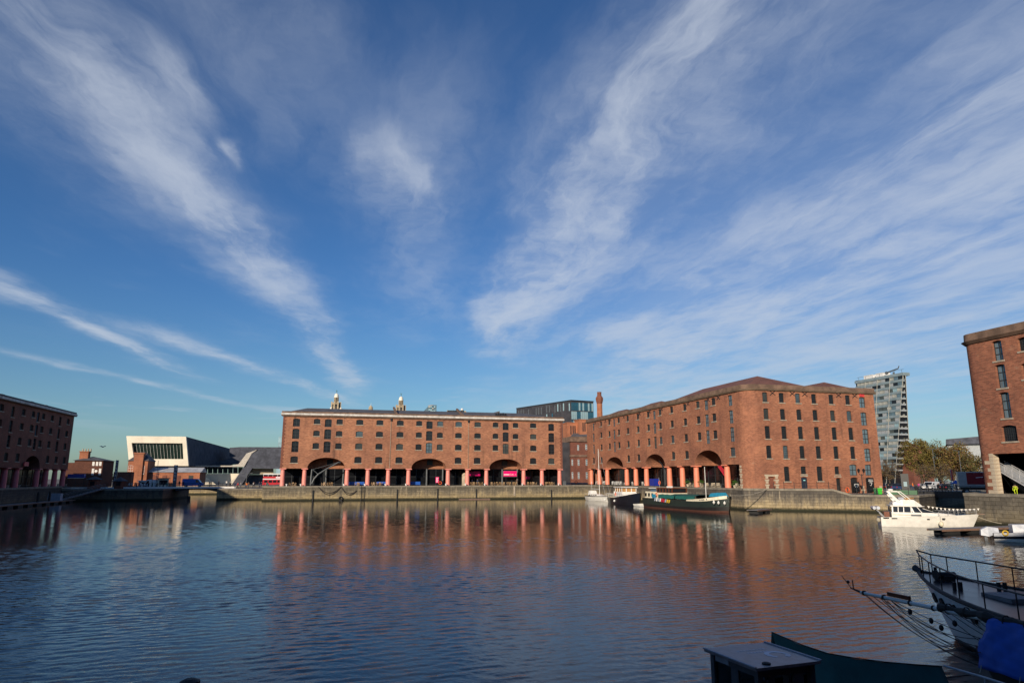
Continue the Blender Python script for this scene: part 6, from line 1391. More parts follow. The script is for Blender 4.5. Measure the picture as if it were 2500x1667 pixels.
crowd([438, 447, 455, 511, 515, 534, 553], 219, 222, ZL + .32, 'on the swing bridge', 'people on the bridge', [('cloth_black', 'black coat'), ('cloth_navy', 'navy jacket'), ('cloth_black', 'black coat'), ('cloth_teal', 'teal coat'), ('cloth_teal', 'teal coat'), ('cloth_brown', 'brown coat'), ('cloth_white', 'white top')])
crowd([562, 574, 581, 588, 600, 602, 607, 619, 622, 633, 638, 643, 652], 203, 214, ZL, 'on the sunny quay right of the swing bridge', 'people right of the bridge', [('cloth_black', 'black coat'), ('cloth_navy', 'navy jacket'), ('cloth_red', 'red jacket'), ('cloth_grey', 'grey jacket'), ('cloth_brown', 'brown coat'), ('cloth_orange', 'orange top')])
crowd([2228, 2243, 2247, 2262, 2288, 2291, 2297, 2302, 2323, 2334], 172, 200, 2.95, 'on the roadside quay by the parked cars', 'people by the parked cars', [('cloth_orange', 'orange top'), ('cloth_pink', 'pink coat'), ('cloth_grey', 'grey jacket'), ('cloth_teal', 'teal coat'), ('cloth_black', 'black coat'), ('cloth_black', 'black coat'), ('cloth_navy', 'navy jacket'), ('cloth_black', 'black coat'), ('cloth_white', 'white top'), ('cloth_navy', 'navy jacket')])
p = atd(2236, 1190, 142); person('person in long black coat standing behind the cruiser radar arch', (p.x, p.y, 2.95), 2.0, 'cloth_black', 'cloth_black')
p = atd(2169, 1190, 150); person('person in black coat beside the bright green bin', (p.x, p.y, 2.95), 1.0, 'cloth_black', 'denim')
person('crouching worker in yellow hi-vis clothing beside the stone quoins', (82.6, 67.4, ZR), R(-60), 'hi_vis', 'hi_vis', 'crouch')
for u, t, n in ((1153, 'cloth_grey', 'grey jacket'), (1166, 'cloth_navy', 'navy jacket'), (1262, 'cloth_brown', 'brown coat')):
    q = aty(u, 1180, 190); person('person in %s inside the arcade near the pink signs' % n, (q.x, 190.2, ZQ), 0, t, 'denim')
# ================================================================ swing bridge
T = thing('swing_bridge', 'low iron swing bridge with white edged deck between the two quays', 'bridge', (-43, 206, 0))
def arc_z(x): return 2.75 - 1.35 * abs((x + 36 - (-36 + 36)) / 8.0) ** 1.8
dk = MB().box(-30.0, 15.0, 0, 7.5, ZL + .02, ZL + .28); dk.build('deck', 'deck_grey', T)
MB().box(-31, 16.5, -.12, -.005, ZL + .04, ZL + .46).build('edge_girder', 'white_paint', T)
gb = MB(); n = 16; up = []; lo = []
for i in range(n + 1):
    x = 1.0 + 12.2 * i / n; q = (x - 7.0) / 6.2; up.append((x, .2, ZL + .01)); lo.append((x, .2, ZL - .18 - 1.15 * abs(q) ** 2.2 * (1 if q > 0 else .35)))
for y in (0.1, 2.5, 5.0, 7.2):
    gb.add([(p[0], y, p[2]) for p in up] + [(p[0], y, p[2]) for p in lo], [(i, i + 1, i + n + 2, i + n + 1) for i in range(n)])
    gb.tube([(p[0], y, p[2]) for p in lo], .14, 5)
gb.build('arch_ribs', 'black_iron', T)
railing(T, [(-30 + i * 2.0, .1, ZL + .28) for i in range(24)], 1.05, .03, 'black_iron'); railing(T, [(-30 + i * 2.0, 7.3, ZL + .28) for i in range(24)], 1.05, .03, 'black_iron')
tag(MB().lathe((-37.0, 199.0, 0), [(.35, -1), (.35, .9), (.15, 1.1)], 10).build('mooring_dolphin', 'rubber'), 'dark buoy post in the water under the bridge', 'post')
# ================================================================ left quay furniture
for nm, c in (('van_blue', (0.02, 0.10, 0.42)), ('bus_red', (0.55, 0.02, 0.03)), ('car_black', (0.01, 0.01, 0.012)), ('car_silver', (0.35, 0.36, 0.37)), ('car_red', (0.4, 0.02, 0.02)), ('car_white', (0.7, 0.7, 0.7)), ('car_blue', (0.03, 0.06, 0.16)), ('lamp_red', (0.5, 0.01, 0.01)), ('bin_green', (0.01, 0.10, 0.03)), ('bin_lime', (0.03, 0.5, 0.02)), ('pink_sign', (0.85, 0.0, 0.16)), ('pink_dim', (0.42, 0.0, 0.10)), ('sign_text', (0.85, 0.75, 0.78)), ('wood_chair', (0.42, 0.27, 0.14)), ('banner_red', (0.6, 0.03, 0.03)), ('lorry_red', (0.22, 0.006, 0.015)), ('sign_black', (0.012, 0.012, 0.013)), ('plant_green', (0.05, 0.12, 0.02)), ('sign_blue', (0.015, 0.03, 0.28))):
    mat(nm, c, .4, var=.12, scale=3)
def wheels(T, xs, y, r, w=.2):
    wm = MB().cyl((0, -w / 2, 0), (0, w / 2, 0), r, n=14).mesh('wheel', 'rubber'); hm = MB().cyl((0, -w / 2 - .01, 0), (0, w / 2 + .01, 0), r * .55, n=10).mesh('rim', 'steel')
    for x in xs:
        for s_ in (-1, 1): o = place(wm, 'wheel', T, (x, s_ * y, r)); place(hm, 'rim', o)
def box_van(name, label, loc, rot, m, L=5.2, H=2.35, cat='van'):
    T = thing(name, label, cat, loc, rot); w = .95
    P = [(-L / 2, .35), (L / 2, .35), (L / 2, 1.05), (L / 2 - .75, 1.2), (L / 2 - 1.5, H - .05), (L / 2 - 1.8, H), (-L / 2 + .06, H), (-L / 2, H - .1)]
    MB().extr([(x, -w, z) for x, z in P], (0, 2 * w, 0)).build('body', m, T)
    MB().extr([(L / 2 - .72, -w + .1, 1.26), (L / 2 - .72, w - .1, 1.26), (L / 2 - 1.45, w - .15, H - .15), (L / 2 - 1.45, -w + .15, H - .15)], (.03, 0, .03)).build('windscreen', 'glass_dark', T)
    for s_ in (-1, 1):
        MB().extr([(L / 2 - 1.0, s_ * w, 1.25), (L / 2 - 2.0, s_ * w, 1.25), (L / 2 - 2.0, s_ * w, H - .3), (L / 2 - 1.55, s_ * w, H - .3)], (0, s_ * .015, 0)).build('window', 'glass_dark', T)
        MB().box(L / 2 - .02, L / 2 + .03, s_ * .7 - .15, s_ * .7 + .15, .75, .95).build('headlight', 'frame_white', T); MB().box(-L / 2 - .03, -L / 2 + .02, s_ * .75 - .1, s_ * .75 + .1, .8, 1.15).build('tail_light', 'lamp_red', T)
    wheels(T, (-L / 2 + .95, L / 2 - 1.0), w - .1, .34); return T
def gl(u, v, D): q = atd(u, v, D); return (q.x, q.y, ZL)
box_van('blue_van', 'bright blue van crossing behind the swing bridge', gl(486, 1180, 229), R(0), 'van_blue', 5.6, 2.3); COL.objects
T_ = box_van('white_van', 'white van parked on the left quay before the brick engine house', gl(371, 1180, 226), R(180), 'car_white')
for o in (bpy.data.objects.get('blue_van'),): o.location = (o.location.x, 216.5, ZL + .3)
# white kiosks
def kiosk(label, u0, u1, v0, D, m, rm, name='kiosk'):
    a, b = atd(u0, 1185, D), atd(u1, 1185, D); h = atd((u0 + u1) / 2, v0, D).z; T = thing(name, label, 'kiosk', (a.x, a.y, ZL), math.atan2(b.y - a.y, b.x - a.x)); L = (b - a).xy.length
    MB().box(0, L, 0, 2.6, 0, h - ZL).build('wall', m, T); MB().box(-.35, L + .35, -.35, 2.95, h - ZL, h - ZL + .18).build('roof', rm, T)
    n = max(1, int(L / 1.6))
    for i in range(n): MB().box(.3 + i * L / n, L / n * (i + 1) - .3, -.03, 0, .95, min(2.2, h - ZL - .3)).build('window', 'glass_dark', T)
    return T
kiosk('cream flat roofed kiosk beside the white van', 385, 411, 1168, 224, 'cream', 'coping')
kiosk('long pale cabin behind the crowd on the left quay', 337, 362, 1174, 228, 'white_paint', 'frame_white')
def hut(label, u, half, ve, va, D, m='brick_dark', rm='slate', sides=6):
    c = atd(u, 1185, D); k = D / 1690; ze = atd(u, ve, D).z; za = atd(u, va, D).z; T = thing('quay_hut', label, 'hut', (c.x, c.y, ZL))
    MB().lathe((0, 0, 0), [(half * k * .8, 0), (half * k * .8, ze - ZL)], sides).build('wall', m, T); MB().lathe((0, 0, 0), [(half * k * 1.08, ze - ZL), (.05, za - ZL)], sides).build('roof', rm, T)
    MB().box(-.5, .5, -half * k * .82, -half * k * .7, .9, 2.0).build('window', 'glass_dark', T)
hut('dark six sided hut with pointed slate roof on the left quay', 292, 15, 1174, 1164, 214)
hut('low dark hut with shallow roof near the left brick house', 229, 15, 1170, 1162, 214, sides=8)
T = thing('blue_canopy', 'long blue awning beside the far left warehouse', 'awning', (0, 0, 0))
q = [atd(165, 1157, 222), atd(206, 1157, 222), atd(206, 1166, 222), atd(165, 1166, 222)]
MB().extr(q, (0, 1.2, 0)).build('canvas', 'sign_blue', T); MB().extr([q[3] + Vector((0, -.1, -.15)), q[2] + Vector((0, -.1, -.15)), q[2] + Vector((0, -.1, 0)), q[3] + Vector((0, -.1, 0))], (0, .1, 0)).build('valance', 'cream', T)
for p in (q[2], q[3], (q[2] + q[3]) / 2): MB().cyl((p.x, p.y, ZL), (p.x, p.y, p.z), .07, n=6).build('post', 'black_iron', T)
a = atd(206, 1157, 223); MB().add([a, atd(218, 1166, 223), atd(218, 1166, 228), atd(206, 1157, 228)], [(0, 1, 2, 3)]).build('end_roof', 'slate', T)
tag(MB().box(-2.4, 2.4, -1.5, 1.5, 0, 4.6).build('brick_store', 'brick_dark', None, gl(300, 1180, 238)), 'flat roofed brick store behind the six sided hut', 'hut')
def pylon(label, ub, ut, vt, D, wpx):
    b, t = atd(ub, 1183, D), atd(ut, vt, D); k = D / 1690 * wpx; T = thing('sign_pylon', label, 'sign', (b.x, b.y, ZL)); h = t.z - ZL
    MB().box(-k / 2, k / 2, -.25, .25, 0, h).build('mast', 'frame_grey', T)
    n = int(h / 1.0); r_ = random.Random(2)
    for i in range(n):
        z = h - .55 - i * .95
        if z < h * .25: break
        lm = MB(); s = k * .28; kind = i % 4
        lm.box(-s, -s * .55, -.28, -.25, z, z + .62)
        if kind != 1: lm.box(-s, s, -.281, -.251, z, z + .13)
        if kind in (0, 2): lm.box(-s, s * .8, -.282, -.252, z + .26, z + .38)
        if kind in (1, 3): lm.box(s * .55, s, -.28, -.25, z, z + .62)
        lm.build('letter', 'frame_white', T)
pylon('tall dark lettered pylon left of the six sided hut', 280, 286, 1123, 216, 4.8)
pylon('grey lettered pylon in front of the brick engine house wing', 425.5, 428.7, 1135, 222, 7.4)
def mast_lamp(label, u, vt, D, z=ZL, arms=1, name='street_lamp', heads=True):
    b = atd(u, 1180, D); h = atd(u, vt, D).z - z; T = thing(name, label, 'lamp post', (b.x, b.y, z))
    MB().cyl((0, 0, 0), (0, 0, h), .1, .06, 8).build('post', 'frame_grey', T)
    if heads:
        for s_ in ((-1, 1) if arms == 2 else (1,)):
            MB().tube([(0, 0, h - .3), (s_ * .6, 0, h), (s_ * 1.3, 0, h + .1)], .045, 6).build('arm', 'frame_grey', T); MB().box(s_ * 1.3 - .35, s_ * 1.3 + .35, -.15, .15, h + .02, h + .16).build('lamp_head', 'frame_grey', T)
    return T
mast_lamp('thin signal mast rising before the engine house', 381, 1124, 222, heads=False); mast_lamp('short lamp mast right of the signal mast', 384.6, 1141, 224)
mast_lamp('dark lamp post at the shaded quay corner', 371, 1158, 214); mast_lamp('lamp post beside the museum leg', 601, 1155, 226, arms=2)
mast_lamp('tall twin headed lamp post before the olive trees', 2286.5, 1095, 212, 2.95, 2); mast_lamp('tall twin headed lamp post before the grey modern building', 2350.5, 1100, 216, 2.95, 2)
# double decker bus
T = thing('double_decker_bus', 'red and white double decker bus left of the central warehouse', 'bus', gl(676, 1180, 262)[:2] + (ZL,), 0); L_ = 9.6
MB().box(-L_ / 2, L_ / 2, -1.25, 1.25, .35, 2.2).build('lower_body', 'bus_red', T); MB().box(-L_ / 2, L_ / 2, -1.25, 1.25, 2.201, 2.55).build('band', 'white_paint', T); MB().box(-L_ / 2 + .1, L_ / 2, -1.25, 1.25, 2.551, 3.3).build('upper_body', 'bus_red', T)
MB().box(-L_ / 2 + .15, L_ / 2, -1.25, 1.25, 3.301, 3.95).build('upper_windows', 'glass_dark', T); MB().box(-L_ / 2 + .1, L_ / 2, -1.27, 1.27, 3.951, 4.35).build('roof', 'white_paint', T)
for i in range(6): MB().box(-L_ / 2 + .5 + i * 1.5, -L_ / 2 + 1.7 + i * 1.5, -1.28, -1.25, 1.15, 2.0).build('window', 'glass_dark', T); MB().box(-L_ / 2 + .1 + i * 1.6, -L_ / 2 + .2 + i * 1.6, -1.28, -1.25, 3.3, 3.95).build('pillar', 'white_paint', T)
MB().box(-.4, 2.4, -1.27, -1.25, 2.7, 3.2).build('advert', 'sign_text', T); wheels(T, (-3.1, 2.6), 1.15, .48, .25)
MB().box(-L_ / 2 - .02, -L_ / 2 + .02, -1.1, 1.1, 1.1, 2.1).build('windscreen', 'glass_dark', T)
# ================================================================ along the central quay
bl = MB().lathe((0, 0, 0), [(.2, 0), (.16, .06), (.15, .3), (.26, .38), (.24, .5), (.08, .56)], 10).mesh('bollard', 'white_paint')
for i, x in enumerate(xs_mid if 'xs_mid' in globals() else [-12.95, -7.5, 3.37, 8.79, 14.2, 19.65, 30.53, 35.98, 41.4, 52.25, 57.7, 63.0]):
    o = place(bl, 'mooring_bollard', None, (x - .75 if i else x + 1.2, 186.55, ZQ + .01)); tag(o, 'small white mooring bollard beside a pink column on the dock edge', 'bollard', 'white bollards along the central quay')
bd = MB().lathe((0, 0, 0), [(.2, 0), (.16, .06), (.15, .3), (.26, .38), (.24, .5), (.08, .56)], 10).mesh('bollard', 'sill_stone')
for y in (201.0, 195.6, 190.1, 184.8, 173.9, 168.4): tag(place(bd, 'mooring_bollard', None, (-66.75, y - .7, ZQ + .01)), 'grey mooring bollard beside a red column on the shaded left quay', 'bollard', 'bollards along the left quay')
def swag(a, b, sag, n=2):
    for i in range(n): pass
T = thing('fender_chain', 'dark double chain swag hanging on the central dock wall, left of two', 'chain')
for d_, s_ in ((0, 1.55), (.0, 2.0)): rope(T, aty(777.5, 1188, 185.85), aty(832, 1188, 185.85), s_, .09, 'rope_dark', 14, 'chain')
T = thing('fender_chain', 'dark double chain swag hanging on the central dock wall, right of two', 'chain')
for d_, s_ in ((0, 1.2), (.0, 1.6)): rope(T, aty(833, 1188, 185.85), aty(870.5, 1197, 185.85), s_, .09, 'rope_dark', 14, 'chain')
tag(MB().torus((0, 0, 0), .42, .16, 'y', 18, 8).build('tyre_fender', 'rubber', None, aty(832, 1216.5, 185.75)), 'black tyre hanging at the waterline below the chains', 'tyre')
def wall_post(label, u, v0, v1, w=.22, grp=None):
    a, b = aty(u, v0, 185.8), aty(u, v1, 185.8); tag(MB().box(-w / 2, w / 2, -.14, .12, 0, a.z + .4).build('timber_fender', 'rubber', None, (a.x, 185.85, -.4)), label, 'fender', grp)
for u, v0 in ((764.5, 1196), (970, 1194), (1068.5, 1192), (1163, 1193), (1346, 1195)): wall_post('dark vertical timber fender on the central dock wall', u, v0, 1222, .26, 'timber fenders on the central dock wall')
T = thing('quay_ladder', 'recessed iron ladder on the central dock wall right of the chains', 'ladder', (aty(886, 1200, 185.8).x, 185.85, 0))
for x in (-.45, .45): MB().cyl((x, 0, -.3), (x, 0, ZQ), .05, n=6).build('stile', 'black_iron', T)
for i in range(11): MB().cyl((-.45, 0, .1 + i * .33), (.45, 0, .1 + i * .33), .03, n=5).build('rung', 'black_iron', T)
tag(MB().box(-.25, .25, -.12, .05, 0, 2.6).build('drain_pipe', 'sill_stone', None, (aty(1256, 1200, 185.8).x, 185.9, .9)), 'pale outfall pipe on the dock wall below the third arch', 'pipe')
# jib crane in the first arch
T = thing('jib_crane', 'grey iron jib crane standing in the left arch of the central warehouse', 'crane', (0, 0, 0)); Yk = 187.0
C3 = lambda x, y: aty(680 + x / 7.35, 1120 + y / 7.35, Yk)
MB().tube([C3(575, 470), C3(585, 330), C3(600, 185)], [.24, .22, .17], 8).build('post', 'iron_grey', T)
MB().tube([C3(595, 445), C3(640, 355), C3(710, 275), C3(850, 185), C3(970, 120), C3(1090, 52)], [.2, .22, .2, .18, .16, .14], 8).build('jib', 'iron_grey', T)
MB().cyl(C3(602, 190), C3(1085, 55), .05, n=5).cyl(C3(610, 188), C3(712, 275), .10, n=6).build('tie_rod', 'iron_grey', T)
MB().cyl(C3(1095, 60) + Vector((0, -.15, 0)), C3(1095, 60) + Vector((0, .15, 0)), .3, n=12).build('sheave', 'black_iron', T)
T = thing('jib_crane', 'black curved jib crane in the middle arch behind the orange columns', 'crane'); Xk = 75.4
C5 = lambda x, y: atx(1360 + x / 4.3545, 900 + y / 4.3545, Xk)
MB().tube([C5(1147, 1240), C5(1143, 1150), C5(1140, 1080), C5(1118, 1020), C5(1085, 975)], [.3, .26, .24, .18, .1], 8).build('jib', 'black_iron', T)
MB().tube([C5(1158, 1230), C5(1156, 1120), C5(1145, 1060)], .05, 5).build('tie_rod', 'iron_grey', T)
# signs under the arcade
def panel(label, u0, u1, v0, v1, Y, m, text_rows, name='shop_sign'):
    a, b = aty(u0, v1, Y), aty(u1, v0, Y); T = thing(name, label, 'sign', (a.x, Y, a.z)); w, h = b.x - a.x, b.z - a.z
    MB().box(0, w, 0, .15, 0, h).build('board', m, T); return T, w, h
T, w, h = panel('bright pink café sign board under the right arch', 1229, 1261.5, 1149.5, 1162.5, 189.6, 'pink_sign', 0)
MB().box(-.12, w + .12, -.02, .14, -.12, -.005).box(-.12, w + .12, -.02, .14, h + .005, h + .12).box(-.12, -.005, -.02, .14, 0, h).box(w + .005, w + .12, -.02, .14, 0, h).build('frame', 'frame_grey', T)
for i in range(7): MB().box(.15 + i * .235, .15 + i * .235 + .18, -.012, 0, h * .22, h * .22 + .36).build('word_mark', 'sign_text', T)
text('Café', .62, 'sign_text', T, (2.45, -.012, h * .22 + .2), (R(90), 0, 0)); MB().torus((w - .38, -.01, h * .36), .16, .025, 'y', 12, 4).build('emblem', 'sign_text', T)
T, w, h = panel('dim pink sign with two text lines left of the café sign', 1146, 1172.5, 1150, 1161.5, 190.6, 'pink_dim', 0)
for i in range(8): MB().box(.1 + i * .34, .1 + i * .34 + .26, -.012, 0, h * .18, h * .18 + .26).build('word_mark', 'pink_sign', T)
for i in range(2): MB().box(2.2 + i * .36, 2.46 + i * .36, -.012, 0, h * .62, h * .62 + .3).build('word_mark', 'pink_sign', T)
T, w, h = panel('upright pink poster board behind the second arch', 1063.5, 1071.5, 1164, 1178, 188.4, 'pink_sign', 0, 'poster_board')
for i in range(6): MB().box(.12, w - .12 - .1 * (i % 3), -.012, 0, h - .3 - i * .22, h - .18 - i * .22).build('text_line', 'sign_text', T)
T, w, h = panel('small glowing pink script sign right of the café sign', 1284, 1294, 1163, 1169, 191.0, 'pink_dim', 0)
MB().tube([(.1 + i * .09, -.03, h * .5 + .2 * math.sin(i * 1.4)) for i in range(11)], .04, 5).build('script', 'pink_sign', T)
def ring(label, loc, ax='y', r=.38): return tag(MB().torus((0, 0, 0), r, .09, ax).build('life_ring', 'orange_ring', None, loc), label, 'life ring')
ring('orange life ring on the quay beside the pink poster board', aty(1074.5, 1178.5, 186.9)); q = aty(1406.5, 1176, 200); ring('orange life ring in front of the pump house', q)
q = atx(1610, 1178, 75.2); ring('orange life ring beside the black curved crane', q, 'x', .42)
ring('red life ring on the ramp wall by the sloping railing', (88.2, 103.0, 3.75), 'x', .42)
tag(MB().box(-.5, .5, -.5, .5, 0, 1.15).build('cabinet', 'frame_grey', None, (aty(1378, 1184, 188).x, 188.5, ZQ)), 'grey cabinet in the gap right of the central warehouse', 'cabinet')
# low brick pier and dark stair block inside the arcade
tag(MB().box(-.75, .75, -.4, .4, 0, 3.0).lathe((0, 0, 3.0), [(.7, 0), (.5, .3), (.1, .45)], 8).build('sandstone_pier', 'sandstone', None, (aty(1134.5, 1180, 189.4).x, 189.4, ZQ)), 'rounded sandstone pier between two pink columns', 'pier')
# ================================================================ café furniture
def chair_mesh(m):
    c = MB().box(-.22, .22, -.22, .22, .42, .47).box(-.22, .22, .18, .22, .47, .62).box(-.22, .22, .18, .22, .74, .90)
    for x in (-.2, .2):
        for y in (-.2, .2): c.box(x - .025, x + .025, y - .025, y + .025, 0, .9 if y > 0 else .42)
    c.box(-.24, -.2, -.2, .2, .62, .66).box(.2, .24, -.2, .2, .62, .66)
    return c.mesh('chair', m)
def table_mesh(m): return MB().box(-.4, .4, -.4, .4, .70, .74).cyl((0, 0, 0), (0, 0, .7), .04, n=6).box(-.25, .25, -.25, .25, 0, .03).mesh('table', m)
cw, cwh, ctan = chair_mesh('wood_chair'), chair_mesh('white_paint'), chair_mesh('sandstone'); tw, twh = table_mesh('wood_chair'), table_mesh('frame_grey')
fr = random.Random(21)
def cafe(cells, cm, tm, lab_c, lab_t, grp, rot0=0):
    for (x, y, z) in cells:
        tag(place(tm, 'cafe_table', None, (x, y, z), rot0), lab_t, 'table', grp + ' tables')
        for a in range(4):
            if fr.random() < .85:
                t = rot0 + a * math.pi / 2 + fr.uniform(-.3, .3); d = fr.uniform(.55, .72)
                tag(place(cm, 'cafe_chair', None, (x + d * math.sin(t), y + d * math.cos(t), z), -t + 0), lab_c, 'chair', grp + ' chairs')
xsA = [37.8 + i * 1.9 for i in range(2)] + [43.0 + i * 1.75 for i in range(5)] + [53.6 + i * 1.7 for i in range(2)] + [58.9 + i * 1.6 for i in range(2)]
cafe([(x, 188.3 + (i % 2) * .4, ZQ) for i, x in enumerate(xsA)], cw, tw, 'wooden café chair at the tables by the pink café sign', 'wooden café table by the pink café sign', 'wooden café')
cafe([(-10.4, 188.4, ZQ), (-2.2, 188.5, ZQ), (-.4, 188.7, ZQ), (6.3, 188.4, ZQ), (10.6, 188.3, ZQ), (12.0, 188.9, ZQ)], cw, tw, 'wooden chair at the tables left of the second arch', 'wooden table left of the second arch', 'left wooden')
cafe([(76.4, y, ZE) for y in (191.5, 186, 179.4, 177.6, 175.8, 174.0, 166, 160.2)], cwh, twh, 'white café chair between the far orange columns', 'café table between the far orange columns', 'white café', 1.57)
cafe([(76.2, y, ZE) for y in (136.0, 130.8, 128.6, 126.4, 124.2, 117.6)], ctan, twh, 'tan café chair between the near orange columns', 'café table between the near orange columns', 'tan café', 1.57)
for i, (u, w_) in enumerate(((832, 4.4), (850, 3.0), (1010, 3.6))):
    q = aty(u, 1180, 189.8); tag(MB().box(-w_ / 2, w_ / 2, -.05, .05, .2, 1.05).box(-w_ / 2, -w_ / 2 + .08, -.2, .2, 0, .2).box(w_ / 2 - .08, w_ / 2, -.2, .2, 0, .2).build('wind_break', 'van_blue', None, (q.x + (4 if i == 0 else 9 if i == 1 else 0), 189.8, ZQ)), 'blue canvas windbreak %s' % ('beside the left arch', 'between two pink columns', 'under the second arch')[i], 'windbreak')
q = atx(1595, 1180, 75.6); tag(MB().box(-.7, .7, -1.2, 1.2, 0, 1.7).build('blue_crate_stack', 'sign_blue', None, (75.9, q.y, ZE)), 'bright blue crate stack behind the barge wheelhouse', 'crate')
for y in (137.4, 133.9, 131.5, 119.0): 
    T = thing('potted_plant', 'leafy plant in a tan pot by the near orange columns', 'plant', (75.9, y, ZE), 0, 'pot plants by the orange columns'); MB().lathe((0, 0, 0), [(.22, 0), (.32, .55), (.28, .56)], 10).build('pot', 'sandstone', T)
    g = MB(); 
    for i in range(90):
        p = Vector((fr.gauss(0, .3), fr.gauss(0, .3), 1.0 + fr.gauss(0, .28))); a = Vector((fr.uniform(-1, 1), fr.uniform(-1, 1), fr.uniform(-.2, 1))).normalized() * .22; b = a.orthogonal().normalized() * .06; g.add([p - a, p + b, p + a, p - b], [(0, 1, 2, 3)])
    g.build('foliage', 'plant_green', T)
tag(MB().extr([(77.6, 123.4, 4.6), (77.6, 127.6, 8.2), (77.6, 126.6, 8.3), (77.6, 122.6, 5.6)], (.2, 0, 0)).build('red_banner_panel', 'red_cloth'), 'red slanted panel behind the near orange columns', 'panel')
# ================================================================ east corner quay
def fence(label, pts, m='black_iron', h=1.05):
    T = thing('quay_railing', label, 'railing', pts[0]); O = Vector(pts[0])
    for p in pts: MB().cyl(Vector(p) - O, Vector(p) - O + Vector((0, 0, h + .08)), .055, .045, 7).ball(Vector(p) - O + Vector((0, 0, h + .1)), .07, 6).build('post', m, T)
    for z in (h, h * .55):
        for a, b in zip(pts, pts[1:]): rope(T, Vector(a) - O + Vector((0, 0, z)), Vector(b) - O + Vector((0, 0, z)), .06, .02, m, 4, 'rail')
def lerp_path(P, step):
    out = [Vector(P[0])]
    for a, b in zip(P, P[1:]):
        a, b = Vector(a), Vector(b); n = max(1, round((b - a).length / step))
        out += [a.lerp(b, (i + 1) / n) for i in range(n)]
    return [tuple(p) for p in out]
fence('black iron post and rail fence on the quay of the cornered warehouse', lerp_path([(78.2, 109.9, ZE), (81.0, 107.9, ZE), (86.0, 105.0, ZE), (88.6, 103.4, 2.95)], 1.9))
fence('black bollard fence on the lower quay beyond the ramp', lerp_path([(89.6, 102.4, 2.95), (94.9, 96.5, 2.95)], 1.6))
T = thing('lantern_post', 'black twin lantern post in front of the warehouse end', 'lamp post', (92.8, 104.5, 2.95))
MB().lathe((0, 0, 0), [(.16, 0), (.16, .5), (.08, .7), (.06, 3.6)], 10).build('post', 'black_iron', T)
for s_ in (-1, 1): MB().tube([(0, 0, 3.3), (s_ * .4, 0, 3.5), (s_ * .55, 0, 3.8)], .04, 6).build('arm', 'black_iron', T); MB().lathe((s_ * .55, 0, 3.8), [(.12, 0), (.24, .45), (.28, .5), (.08, .75)], 6).build('lantern', 'black_iron', T)
for x, lab in ((97.7, 'black notice board on the left door recess at the warehouse end'), (101.1, 'tall black notice board with white tick at the warehouse end')):
    T = thing('notice_board', lab, 'sign', (x, 111.6, 2.96)); h = 2.1 if x < 99 else 2.9
    MB().box(-.72, .72, 0, .08, .35, h).build('board', 'sign_black', T)
    for s_ in (-1, 1): MB().cyl((s_ * .6, .04, 0), (s_ * .6, .04, .35), .04, n=6).build('leg', 'black_iron', T)
    for i, w_ in enumerate((.5, .55, .3)): MB().box(-w_, w_, -.012, 0, h - .45 - i * .26, h - .34 - i * .26).build('text_line', 'frame_white', T)
    if x > 99: MB().tube([(-.25, -.02, 1.55), (-.1, -.02, 1.35), (.25, -.02, 1.9)], .045, 5).build('tick', 'frame_white', T)
for u, m, n in ((2137.5, 'bin_green', 'dark green wheeled bin beside the warehouse end'), (2147.5, 'bin_lime', 'bright lime green wheeled bin beside the warehouse end')):
    p = atd(u, 1195, 137); T = thing('wheeled_bin', n, 'bin', (p.x, p.y, 2.95), R(-35))
    MB().loft([[(-.28, -.3, .1), (.28, -.3, .1), (.28, .3, .1), (-.28, .3, .1)], [(-.36, -.38, 1.05), (.36, -.38, 1.05), (.36, .38, 1.05), (-.36, .38, 1.05)]]).build('body', m, T); MB().box(-.4, .4, -.42, .42, 1.06, 1.16).build('lid', m, T)
    for s_ in (-1, 1): MB().cyl((s_ * .3, .3, .1), (s_ * .24, .3, .1), .1, n=8).build('wheel', 'rubber', T)
p = atd(2211, 1190, 160); T = thing('information_pillar', 'tall dark information pillar with a lit blue panel behind the cruiser', 'sign', (p.x, p.y, 2.95), R(-40))
MB().box(-.68, .68, -.25, .25, 0, 3.7).build('pillar', 'sign_black', T); MB().box(-.3, .3, -.27, -.25, 1.2, 2.1).build('panel', 'pane_light', T)
p = atd(2192, 1195, 140); tag(MB().box(-2.3, 2.3, -.35, .35, 0, .75).build('planter', 'bin_green', None, (p.x + 1, p.y, 2.95), R(-42)), 'low dark green planter below the information pillar', 'planter')
# cars
def car(label, u, D, rot, m, group=None):
    p = atd(u, 1186, D); T = thing('parked_car', label, 'car', (p.x, p.y, 2.955), rot, 'cars parked behind the quay'); w = .86
    B = [(-2.1, .35), (2.1, .35), (2.15, .62), (1.95, .82), (1.0, .92), (-1.75, .95), (-2.12, .8)]
    MB().extr([(x, -w, z) for x, z in B], (0, 2 * w, 0)).build('body', m, T)
    C_ = [(.98, .92), (.35, 1.42), (-1.05, 1.45), (-1.75, .95)]; MB().extr([(x, -w + .1, z) for x, z in C_], (0, 2 * w - .2, 0)).build('cabin_glass', 'glass_dark', T)
    MB().box(-1.05, .35, -w + .09, w - .09, 1.43, 1.48).build('roof', m, T)
    for s_ in (-1, 1):
        for x in (-.3,): MB().box(x - .04, x + .04, s_ * (w - .1) - .015, s_ * (w - .1) + .015, .93, 1.44).build('pillar', m, T)
        MB().box(-2.14, -2.08, s_ * .65 - .15, s_ * .65 + .15, .66, .82).build('tail_light', 'lamp_red', T); MB().box(2.06, 2.13, s_ * .65 - .15, s_ * .65 + .15, .64, .78).build('headlight', 'frame_white', T)
    wheels(T, (-1.3, 1.3), w - .1, .31, .18)
